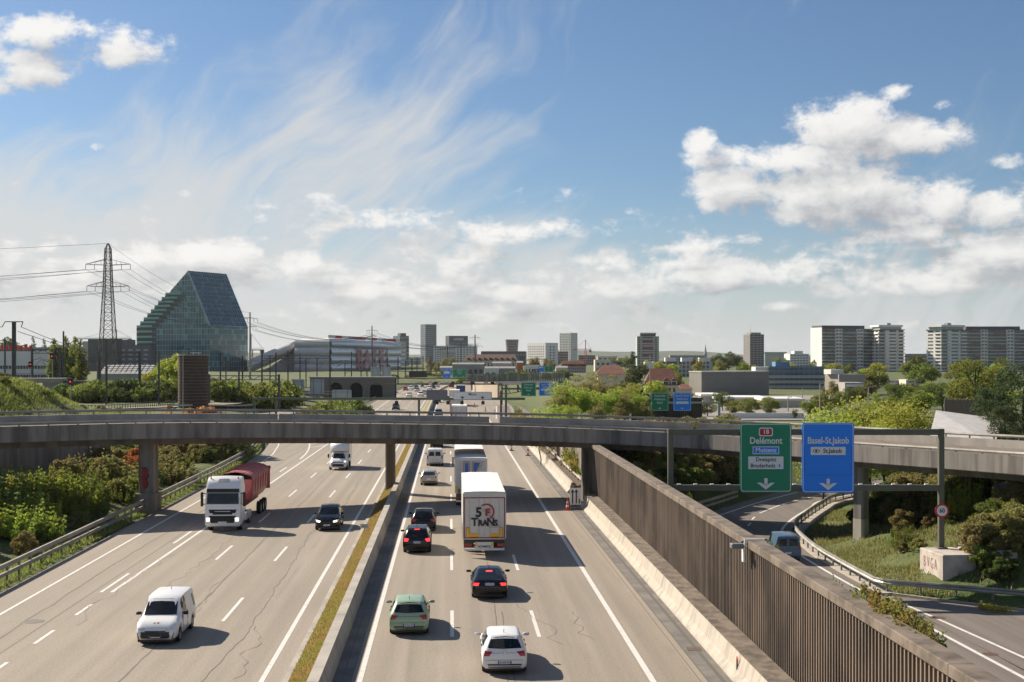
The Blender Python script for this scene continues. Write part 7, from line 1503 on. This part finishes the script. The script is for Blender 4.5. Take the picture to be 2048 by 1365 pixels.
r, L, D, H = bld('slab_block', 'second long dark apartment slab behind the large tree', 1932, 900, 661, -.05, 2075, D=15, zb=1.0); slab_tower(r, L, D, H, 13, [(0, .2, 'b'), (.2, .30, 'w'), (.30, .56, 'b'), (.56, .67, 'w'), (.67, 1, 'b')], B_dgrey)
r, L, D, H = bld('flat_block', 'distant flat roofed block between the two tower groups', 1810, 1100, 708, 0, 1854, zb=0); body(r, 0, L, 0, D, 0, H, B_grey); wins(r, 0, L, H-9, H-1, 3, 9, .6, .4, B_dgrey)
# --- white sloping wall and reed fence behind the overpass end
r = thing('sloping_wall', 'white sloping wall panel beside the dark pines', 'wall', at(1925, 882, 112)); mb = MB(); sw = at(1925, 882, 112); mb.loft([[at(px, py, Y) - sw - Vector((0, 0, q)) for px, py, Y in ((1856, 884, 104), (1990, 892, 106), (2002, 838, 122), (1872, 821, 117))] for q in (0, .4)]); mb.obj('panel', mat('white_tarp', (.72, .69, .66), .8, col2=(.60, .57, .53), scale=1.2), r)
r = thing('reed_fence', 'brown reed fence above the white sloping wall', 'fence', at(1926, 822, 150))
for k in range(30): mb = MB(); mb.tube((-2.1 + k*.14, 0, -2), (-2.1 + k*.14, 0, 1.35 + .12*math.sin(k*2.1)), .075, n=5); mb.obj('reed_bundle', mat('reed', (.22, .175, .14), .95), r)
# --- left side
r, L, D, H = bld('white_office', 'white office with ribbon windows and red roof letters by the railway', -60, 420, 703, -.02, 117, D=12, zb=4.0); body(r, 0, L, 0, D, 0, H, B_white)
for k in range(2):
    z = 1.6 + k*2.9
    for i in range(30): mb = MB(); x = .3 + i*(L-.6)/30; mb.box(x + .08, x + (L-.6)/30 - .08, -.05, .02, z, z + 1.05); mb.obj('window', G_dark, r)
for k in range(11):
    x = L - 26 + k*1.55; mb = MB(); mb.box(x, x + .95, 2.9, 3.1, H + .35, H + (1.9 if k % 3 else 2.3)); mb.obj('roof_letter', B_red, r)
mb = MB(); mb.box(L-26, L-9, 3.2, 3.3, H, H + .25); mb.obj('letter_rail', M_mast, r)
for px0, px1, yt, Y, m, lab in ((176, 200, 679, 900, B_dgrey, 'dark grey block behind the poplars'), (200, 232, 678, 880, B_dgrey, 'taller dark grey block behind the lattice pylon'), (232, 302, 690, 900, bm_('slate2', (.15, .16, .175)), 'slate grey office with pale window strips beside the glass tower'), (165, 180, 683, 920, B_lgrey, 'pale block edge left of the dark blocks')):
    r, L, D, H = bld('grey_block', lab, px0, Y, yt, 0, px1, zb=2); body(r, 0, L, 0, D, 0, H, m)
    if px0 == 232: wins(r, 2, L-1, 4, H-2, 4, 4, .55, .35, B_lgrey); roofbox(r, L*.1, L*.45, 1, 9, H, 3.5, m)
r = thing('solar_shed', 'shed roof covered with bright reflecting panels below the pylon', 'shed', at(198, 752, 400))
mb = MB(); mb.box(0, 15.5, 0, 8, -1.5, .6); mb.obj('wall', B_grey, r)
M_pan = mat('bright_panel', (.62, .60, .56), .35, .3)
for j in range(5):
    for i in range(10): mb = MB(); T = Matrix.Translation((.1 + i*1.55, .2 + j*1.3, .62 + j*.56)) @ Matrix.Rotation(math.radians(18), 4, 'X'); mb.box(0, 1.2, 0, 1.1, 0, .06, 0, T); mb.obj('panel', M_pan, r)
r = thing('rail_bridge', 'old concrete rail bridge abutment behind the grassy mound', 'bridge', at(20, 800, 290)); z = (800-757)/F*290; mb = MB(); mb.box(0, 11.5, 0, 6, z - 1.0, z); mb.obj('deck', B_conc, r); mb = MB(); mb.box(7, 11.2, .4, 5.5, -1.5, z - 1.003); mb.obj('abutment', B_conc, r); mb = MB(); mb.box(11.25, 18, .8, 5, -1.5, z - .6); mb.obj('wing_wall', B_dgrey, r)
for k in range(24): mb = MB(); mb.box(k*.48, k*.48 + .05, .05, .1, z, z + 1.0); mb.obj('railing_post', M_mast, r)
mb = MB(); mb.box(0, 11.5, .04, .11, z + 1.003, z + 1.06); mb.obj('railing', M_mast, r)
# brick silo
g = ground_at(386.5, 244); r = thing('brick_silo', 'dark brown round brick silo banded with thin iron hoops', 'silo', g); zt = HC-(712-HY)/F*244 - g.z; R0 = 29.5/F*244
mb = MB(); mb.lathe([(R0, -.5), (R0, zt)], 40); smooth_angle(mb.obj('shaft', mat('silo_brick', (.095, .06, .045), .9, col2=(.05, .036, .03), scale=1.4, stretch=(1, 1, 3), bump=.4, bscale=8), r, fix=False)); mb = MB(); mb.lathe([(.01, zt + .2), (R0 + .15, zt + .2), (R0 + .15, zt + .003), (.01, zt + .003)], 40); mb.obj('cap', B_conc, r)
for k in range(16): mb = MB(); z = .4 + k*(zt-.6)/15.5; mb.lathe([(R0 + .002, z), (R0 + .05, z), (R0 + .05, z + .09), (R0 + .002, z + .09)], 40); mb.obj('hoop', mat('silo_hoop', (.17, .12, .095), .8), r)
mb = MB(); mb.box(-.4, 1.4, -.4, .4, zt + .5, zt + .6).bar((0, 0, zt + .2), (0, 0, zt + .5), .1).bar((1, 0, zt + .2), (1, 0, zt + .5), .1); mb.obj('roof_tray', M_white, r)
# glass tower
C0 = Vector(((420-CX)/F*900, 900, 2)); Lp = Vector(((277-CX)/F*930, 930, 2)); dl = (Lp - C0); WL = dl.length; th = math.atan2(-dl.y, -dl.x)      # local x runs from the left end to the near corner
gt = thing('glass_tower', 'green glass tower with steep sloping roof and stepped terraces', 'building', Lp, th); Dp = 40.0
zz = lambda y, Y: HC-(y-HY)/F*Y - 2
ZE, ZR = zz(652, 900), zz(543, 915); XA = WL*.70
steps = 9; prof = [(0, 0), (WL, 0), (WL, ZE), (XA, ZR)]; zs0 = zz(583, 925); xs0 = WL*.46; prof.append((xs0, zs0)); z1 = zz(655, 930)
for k in range(steps):
    xa = lerp(xs0, 0, (k+.0)/steps); xb = lerp(xs0, 0, (k+1)/steps); zc = lerp(zs0, z1, (k+1)/steps); prof += [(xa, lerp(zs0, z1, (k+.35)/steps)), (xb, lerp(zs0, z1, (k+.35)/steps) - .9), (xb, zc)]
mb = MB(); mb.loft([[Vector((x, y, z)) for x, z in prof] for y in (0, Dp)]); mb.obj('glass_skin', G_green, gt)
fl = 3.72; mb = MB(); k = 1
def xr(z): return WL if z <= ZE else lerp(WL, XA, (z-ZE)/(ZR-ZE))
def xl(z): return 0.0 if z <= z1 else (lerp(0, xs0, (z-z1)/(zs0-z1)) if z < zs0 else lerp(xs0, XA, (z-zs0)/(ZR-zs0)))
z = fl
while z < ZR - 1: mb.box(xl(z) - .3, xr(z) - .1, -.12, .0, z - .13, z + .13); z += fl
nx = 26
for i in range(1, nx):
    x = WL*i/nx; zt = ZE + (ZR-ZE)*(WL-x)/(WL-XA) if x > XA else (zs0 + (ZR-zs0)*(x-xs0)/(XA-xs0) if x > xs0 else z1 + (zs0-z1)*x/xs0); mb.box(x - .10, x + .10, -.10, .0, 0, min(zt, ZR))
mb.bar((XA, -.1, ZR), (WL, -.1, ZE), .8); tag(mb.obj('mullions', B_mull, gt), kind='stuff')
# stepped terrace slabs
for k in range(steps + 3):
    zc = lerp(zs0, z1, (k+1)/steps) if k < steps else z1 - fl*(k-steps+1); xb = lerp(xs0, 0, (k+1)/steps) if k < steps else 0; mb = MB(); mb.box(xb - 1.5, xb + 16, -.35, -.14, zc - 2.6, zc - .3); mb.obj('terrace_shade_band', mat('recess_shade', (.012, .025, .025), .3), gt); mb = MB(); mb.box(xb - 1.3, xb + 17, -.6, Dp*.8, zc - .2, zc + .2); mb.obj('terrace_slab', mat('terrace_green', (.07, .15, .13), .4), gt); mb = MB(); mb.box(xb - 1.2, xb + 13, -.55, -.48, zc + .2, zc + 1.35); mb.obj('balustrade', mat('balustrade_glass', (.16, .42, .35), .15), gt)  # near-black boxes on the glass paint the shade of the gaps below each terrace
# right face and roof face
mb = MB(); ny = 16
for i in range(ny + 1):
    y = Dp*i/ny; mb.box(WL, WL + .12, y - .08, y + .08, 0, ZE); mb.bar((WL + .05, y, ZE), (XA + .05, y, ZR + .05), .18)
z = fl
while z < ZE: mb.box(WL, WL + .12, 0, Dp, z - .12, z + .12); z += fl
for k in range(0, 13): t = k/12.5; mb.bar((lerp(WL, XA, t) + .06, 0, lerp(ZE, ZR, t) + .05), (lerp(WL, XA, t) + .06, Dp, lerp(ZE, ZR, t) + .05), .2 if k else .5)
tag(mb.obj('mullions', B_mull2, gt), kind='stuff'); mb = MB(); mb.face([(WL + .04, 0, ZE + .02), (WL + .04, Dp, ZE + .02), (XA + .04, Dp, ZR + .02), (XA + .04, 0, ZR + .02)]); mb.obj('roof_glazing', G_roofg, gt)
# stadium
st = thing('stadium', 'silvery stadium with bulging translucent facade and red BASEL letters', 'stadium', at(600, 745, 905)); so_ = at(600, 745, 905)
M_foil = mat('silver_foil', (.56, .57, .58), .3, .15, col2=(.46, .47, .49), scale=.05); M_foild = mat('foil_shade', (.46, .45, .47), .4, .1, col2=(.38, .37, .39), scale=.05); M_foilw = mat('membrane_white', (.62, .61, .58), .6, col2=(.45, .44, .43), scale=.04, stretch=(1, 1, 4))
def cushion(A, B, z0, z1, bulge, m, name='cushion'):
    d = (B - A); n = Vector((d.y, -d.x, 0)).normalized(); rows = []
    for j in range(7): t = j/6; z = lerp(z0, z1, t); o = n*bulge*math.sin(math.pi*t); rows.append([A + o + Vector((0, 0, z)), B + o + Vector((0, 0, z))])
    mb = MB(); mb.loft(rows, closed=False); return mb.obj(name, m, st, True)
FA = [at(590, 745, 915), at(660, 745, 900), at(800, 745, 1130)]; FA = [Vector((p.x, p.y, 0)) - Vector((so_.x, so_.y, 0)) for p in FA]
zt = [HC-(y-HY)/F*Y - so_.z for y, Y in ((683, 915), (680, 900), (693, 1130))]
nr_, HT = 4, zt[1]
for j in range(nr_):
    z0, z1_ = HT*j/nr_, HT*(j+1)/nr_
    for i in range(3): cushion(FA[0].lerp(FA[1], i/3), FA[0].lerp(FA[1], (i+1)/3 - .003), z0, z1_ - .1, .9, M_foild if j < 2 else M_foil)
    for i in range(10): cushion(FA[1].lerp(FA[2], i/10), FA[1].lerp(FA[2], (i+1)/10 - .002), z0, z1_ - .1, 1.3, mat('foil_blue', (.30, .37, .44), .25, .1) if j == 3 else M_foil)
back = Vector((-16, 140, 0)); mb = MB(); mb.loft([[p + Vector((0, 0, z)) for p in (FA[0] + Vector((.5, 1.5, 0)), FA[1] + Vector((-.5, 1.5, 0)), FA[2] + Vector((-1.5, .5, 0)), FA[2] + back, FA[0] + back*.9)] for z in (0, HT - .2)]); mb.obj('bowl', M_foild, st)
mb = MB(); mb.loft([[p + Vector((0, 0, z)) for p in (FA[0].lerp(FA[2]+back, s), FA[1].lerp(FA[0]+back, s), FA[2].lerp(FA[0]+back*.9, s), (FA[2]+back).lerp(FA[0], s), (FA[0]+back*.9).lerp(FA[1], s))] for s, z in ((.02, HT - .19), (.06, HT + 1.4))]); mb.obj('roof', M_foilw, st)
d12 = (FA[2] - FA[1]); ang2 = math.atan2(d12.y, d12.x); n12 = Vector((d12.y, -d12.x, 0)).normalized()
for k, ch in enumerate('BASEL'):
    p = FA[1].lerp(FA[2], .34 + k*.105) + n12*1.9; text(ch, HT*.98, mat('facade_red', (.40, .075, .08), .5), st, Matrix.Translation(p + Vector((0, 0, HT*.37))) @ Matrix.Rotation(ang2, 4, 'Z'), 'lettering', 1.5, .05, bold=.55)
for k in range(12):
    a, b = FA[1].lerp(FA[2], .02 + k*.08), FA[1].lerp(FA[2], .095 + k*.08); mb = MB(); n = n12*-2; mb.loft([[a + n + Vector((0, 0, z)), b + n + Vector((0, 0, z)), b + n*1.2 + Vector((0, 0, z)), a + n*1.2 + Vector((0, 0, z))] for z in (HT + 1.41, HT + 3.4)]); mb.obj('banner', [M_foilw, B_red, B_white, B_grey, B_red, B_red][k % 6], st)
# white membrane sweeping down on the left
A = at(590, 682, 925) - so_; rows = []
for t in range(9):
    s = t/8; px = lerp(590, 494, s); Y = lerp(930, 900, s); yt_ = lerp(683, 722, s ** 1.15); yb_ = lerp(702, 748, s ** .85); yb_ = max(yb_, yt_ + 6); rows.append([at(px, lerp(yt_, yb_, q/6), Y - 6*math.sin(math.pi*q/6)) - so_ for q in range(7)] + [at(px, yb_, Y + 50) - so_, at(px, yt_, Y + 50) - so_])
mb = MB(); mb.loft(rows); mb.obj('membrane_roof', M_foilw, st, True)
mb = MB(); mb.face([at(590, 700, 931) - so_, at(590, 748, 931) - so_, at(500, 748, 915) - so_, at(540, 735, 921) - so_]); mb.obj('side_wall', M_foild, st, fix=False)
a, b = at(555, 746, 860) - so_, at(708, 746, 860) - so_; mb = MB(); mb.box(a.x, b.x, a.y, a.y + 3, a.z - 2.2, a.z); mb.obj('base_band', B_red, st)
# viaduct with arches
vd = thing('arched_viaduct', 'grey stone railway viaduct with dark arches', 'viaduct', at(620, 792, 385)); vo = at(620, 792, 385); x1 = at(790, 792, 385).x - vo.x; zt = HC-(757-HY)/F*385 - vo.z
cs = [at(672, 0, 385).x - vo.x, at(712, 0, 385).x - vo.x, at(752, 0, 385).x - vo.x]; ra = 1.9; xs = [0]; mb = MB()
def arch_face(y):
    prev = 0.0
    for c in cs:
        mb.face([(prev, y, -1), (c-ra, y, -1), (c-ra, y, zt), (prev, y, zt)]); q = [(c + ra*math.cos(t), zt*.38 + ra*math.sin(t)) for t in [math.pi - math.pi*k/10 for k in range(11)]]
        for a, b in zip(q, q[1:]): mb.face([(a[0], y, a[1]), (b[0], y, b[1]), (b[0], y, zt), (a[0], y, zt)])
        prev = c + ra
    mb.face([(prev, y, -1), (x1, y, -1), (x1, y, zt), (prev, y, zt)])
arch_face(0); mb.obj('stone_face', bm_('viaduct_stone', (.19, .172, .15)), vd, fix=False); mb = MB(); mb.box(0, x1, 1.8, 5, -1, zt - .05); mb.obj('core', mat('arch_dark', (.03, .03, .032), .95), vd)
for c in cs:
    mb = MB(); q = [Vector((c + ra*math.cos(t), 0, zt*.38 + ra*math.sin(t))) for t in [math.pi - math.pi*k/10 for k in range(11)]]; q = [Vector((c-ra, 0, -1))] + q + [Vector((c+ra, 0, -1))]; mb.loft([[p + Vector((0, y, 0)) for p in q] for y in (0, 1.79)], closed=False); mb.obj('arch_vault', B_grey, vd, fix=False)
mb = MB(); mb.box(-.2, x1, -.25, 5.2, zt + .003, zt + .45); mb.obj('cornice', B_grey, vd)
gw = thing('graffiti_wall', 'low wall covered in white and pink graffiti below the railway', 'wall', at(520, 800, 370)); a = at(640, 800, 370).x - at(520, 800, 370).x; mb = MB(); mb.box(0, a, 0, .4, -1, 2.6); mb.obj('wall', mat('wall_mural', (.30, .24, .26), .8, col2=(.52, .48, .50), scale=.6, contrast=(.45, .6)), gw)
for s_, x_, m_ in (('NR', .38, B_white), ): text(s_, 2.6, m_, gw, Matrix.Translation((a*x_, -.02, .9)), 'graffiti', 1, .005, bold=.08)
# tan concrete wall and slatted viaduct beyond the Messe gantry
tw = thing('curved_wall', 'tan concrete retaining wall with curved top right of the far lanes', 'wall', at(942, 792, 400)); to = at(942, 792, 400); P = [at(px, 792, Y) - to for px, Y in ((942, 470), (950, 440), (965, 415), (995, 395))]
mb = MB(); rings = []
for p, h in zip(P, (4.6, 4.4, 4.2, 4.0)): rings.append([p + Vector((0, 0, -2)), p + Vector((0, 0, h)), p + Vector((.5, .3, h)), p + Vector((.5, .3, -2))])
mb.loft(rings); mb.obj('wall', bm_('tan', (.40, .33, .25)), tw); mb = MB(); mb.bar(P[-1] + Vector((.3, 0, -2)), P[-1] + Vector((.3, 0, 4)), .4); mb.obj('end_post', B_conc, tw)
sv = thing('slatted_viaduct', 'dark railway viaduct with vertical slatted screens', 'viaduct', at(935, 768, 470)); vo = at(935, 768, 470); A, B = Vector((0, 0, 0)), at(1128, 768, 420) - vo
mb = MB(); mb.bar(A + Vector((0, 2, .2)), B + Vector((0, 2, .2)), 4, 1.2); mb.obj('deck', B_dgrey, sv)
for k in range(46):
    p = A.lerp(B, k/45); mb = MB(); mb.box(-.28, .28, -.06, .06, 0, 2.9); o = mb.obj('screen_panel', mat('screen_grey', (.16, .17, .16), .6) if k % 5 else B_grey, sv); o.location = p + Vector((0, -.4, .6)); 
for k in range(8): p = A.lerp(B, (k+.4)/8); mb = MB(); mb.bar(p + Vector((0, 1, -6)), p + Vector((0, 1, -.4)), .7); mb.obj('pier', B_conc, sv); mb = MB(); mb.bar(p + Vector((0, .6, -.4)), p + Vector((2.2, .6, -4.5)), .25); mb.obj('strut', M_mastl, sv)
rw_ = thing('ribbed_wall', 'short brown ribbed wall behind the pair of small direction signs', 'wall', at(1262, 840, 196)); rx = at(1405, 840, 196).x - at(1262, 840, 196).x; zt = (840-797)/F*196; mb = MB(); mb.box(0, rx, .2, .5, -2, zt); mb.obj('backing_wall', M_back, rw_)
ribs_ = MB(); ribs_.box(-.06, .06, 0, .198, -2, zt - .25); rm_ = ribs_.mesh('rib', [M_rib]); x = .1
while x < rx: link('rib', rm_, rw_, (x, 0, 0)); x += .28
mb = MB(); mb.box(-.1, rx + .1, -.1, .6, zt - .248, zt + .1); mb.obj('coping', M_cop, rw_)
# far sheds, containers and lettered wall behind the lanes
for px0, px1, y0, y1, Y, m, lab in ((905, 968, 729, 744, 760, B_grey, 'grey arched roof shed behind the railway'), (985, 1022, 727, 741, 740, B_lgrey, 'slanted grey billboard back near the sheds'), (970, 998, 737, 746, 690, B_white, 'white trailer parked before the sheds'), (1000, 1030, 737, 746, 690, B_grey, 'grey container before the sheds'), (1112, 1135, 736, 744, 700, B_cream, 'pale parked trailer under the pink house'), (1034, 1046, 726, 742, 720, bm_('orange', (.5, .15, .04)), 'orange container stack near the lettered wall'), (880, 904, 736, 746, 700, B_lgrey, 'pale container behind the farthest gantry')):
    r, L, D, H = bld('shed', lab, px0, Y, y0, 0, px1, D=8, zb=1.5, cat='shed'); body(r, 0, L, 0, D, 0, H, m); mb = MB(); mb.loft([[Vector((x, y, H + .003 + .9*math.sin(math.pi*(y+.2)/(D+.4)))) for y in np.linspace(-.2, D+.2, 7)] for x in (-.2, L+.2)], closed=False); mb.obj('roof', B_grey, r)
    for k in range(int(L/3)): mb = MB(); mb.box(k*3 + .5, k*3 + 2.2, -.05, .02, H*.1, H*.55); mb.obj('door', B_dgrey, r)
r, L, D, H = bld('lettered_wall', 'white wall with dark red LUST letters near the sheds', 1050, 720, 731, 0, 1080, D=6, zb=1.5, cat='wall'); body(r, 0, L, 0, D, 0, H, B_white); text('LUST', 2.7, mat('lust_ink', (.10, .01, .03), .6), r, Matrix.Translation((L*.52, -.1, H*.5)), 'lettering', 1.25, .05, bold=.10)
r, L, D, H = bld('glass_block', 'dark irregular glass block behind the stadium end', 800, 1500, 672, .4, 818, 786, zb=0); body(r, 0, L, 0, D, 0, H, mat('tower_glass', (.05, .075, .10), .2, spec=.8)); wins(r, 0, L, 2, H, 8, 5, .6, .5, B_grey); roofbox(r, 1, L*.7, 1, 12, H, 3, B_dgrey)
r, L, D, H = bld('white_offices', 'white offices between stadium and dark glass block', 770, 1400, 684, .1, 812, zb=0); body(r, 0, L, 0, D, 0, H, B_white); wins(r, 0, L, 3, H-1, 6, 10, .7, .4, B_grey)
for i, (px0, px1, yt, Y) in enumerate(((818, 842, 715, 1700), (640, 700, 712, 1900), (1195, 1235, 713, 1500), (1236, 1272, 716, 1300), (1340, 1410, 711, 1800), (1618, 1640, 713, 1300), (1430, 1486, 714, 1500), (50, 100, 695, 1300), (1190, 1222, 720, 900))):
    r, L, D, H = bld('distant_house', ['pale', 'grey', 'cream'][i % 3] + ' flat distant house row among the trees', px0, Y, yt, 0, px1, zb=0, cat='house', group='distant house rows ' + str(i % 3)); body(r, 0, L, 0, D, 0, H, [B_lgrey, B_grey, B_cream][i % 3]); wins(r, .5, L-.5, 2, H-1, max(1, int(H/3.5)), max(3, int(L/5)), .5, .45, B_dgrey)
# cranes
def crane(px, ytop, ybot, Y, jib_l, jib_r, label, m):
    b = at(px, ybot, Y); h = (ybot-ytop)/F*Y; r = thing('tower_crane', label, 'crane', b); w = 1.0; zj = h*.55; mb = MB()
    for sx, sy in ((1,1),(1,-1),(-1,1),(-1,-1)): mb.bar((sx*w, sy*w, 0), (sx*w, sy*w, zj), .3)
    n = int(zj/2.5)
    for k in range(n): z0, z1 = zj*k/n, zj*(k+1)/n; mb.bar((-w, -w, z0), (w, -w, z1), .22).bar((w, w, z0), (-w, w, z1), .22)
    mb.obj('mast', m, r); mb = MB(); mb.bar((0, 0, zj), (0, 0, h), .7); mb.obj('tower_top', m, r); a, c = jib_l/F*Y, jib_r/F*Y
    mb = MB(); mb.bar((-a, 0, zj), (c, 0, zj), .7).bar((-a, 0, zj + 1.2), (c, 0, zj + 1.2), .25); mb.obj('jib', m, r); mb = MB(); mb.bar((0, 0, h), (-a*.8, 0, zj + 1), .2).bar((0, 0, h), (c*.9, 0, zj + 1), .2); mb.obj('tie', m, r); mb = MB(); mb.box(c - 2.5, c, -1, 1, zj - 2.5, zj); mb.obj('counterweight', B_grey, r)
crane(1171, 680, 725, 1300, 26, 12, 'red tower crane beside the pale tower', mat('crane_red', (.55, .09, .08), .6)); crane(233, 660, 700, 1000, 80, 30, 'thin yellow grey crane behind the lattice pylon', mat('crane_yellow', (.38, .36, .32), .7)); crane(502, 668, 740, 900, 2, 26, 'orange tower crane between glass tower and stadium', mat('crane_orange', (.55, .30, .14), .6))
# hills on the horizon
hv, hf = [], []; n = 160
for i in range(n):
    t = i/(n-1); x = lerp(-5200, 5200, t); e = 24 + 14*math.sin(x*.0011 + 1) + 9*math.sin(x*.0031) + 6*math.sin(x*.0083) + 70*sm(-1100, -2600, x); hv += [(x, 6500, -5), (x, 6900, e), (x, 8200, -5)]
for i in range(n-1): a = 3*i; hf += [(a, a+3, a+4, a+1), (a+1, a+4, a+5, a+2)]
me = bpy.data.meshes.new('hills'); me.from_pydata(hv, [], hf); me.materials.append(mat('hill_wood', (.05, .07, .035), 1, col2=(.08, .09, .05), scale=.01, coord='pos')); me.polygons.foreach_set('use_smooth', [True]*len(hf)); tag(link('hills', me), kind='structure')
# ================================================================ air
mb = MB(); mb.box(-6000, 6000, -120, 9200, -9, 112)
hz = mb.obj('haze', []); hz.data.materials.clear()
hm = bpy.data.materials.new('haze_air'); hm.use_nodes = True; nt = hm.node_tree; nt.nodes.clear()
pv = nt.nodes.new('ShaderNodeVolumePrincipled'); pv.inputs['Color'].default_value = (.88, .93, 1, 1); pv.inputs['Density'].default_value = .00003; pv.inputs['Anisotropy'].default_value = .2
om = nt.nodes.new('ShaderNodeOutputMaterial'); nt.links.new(pv.outputs[0], om.inputs['Volume']); hz.data.materials.append(hm)
tag(hz, kind='stuff')
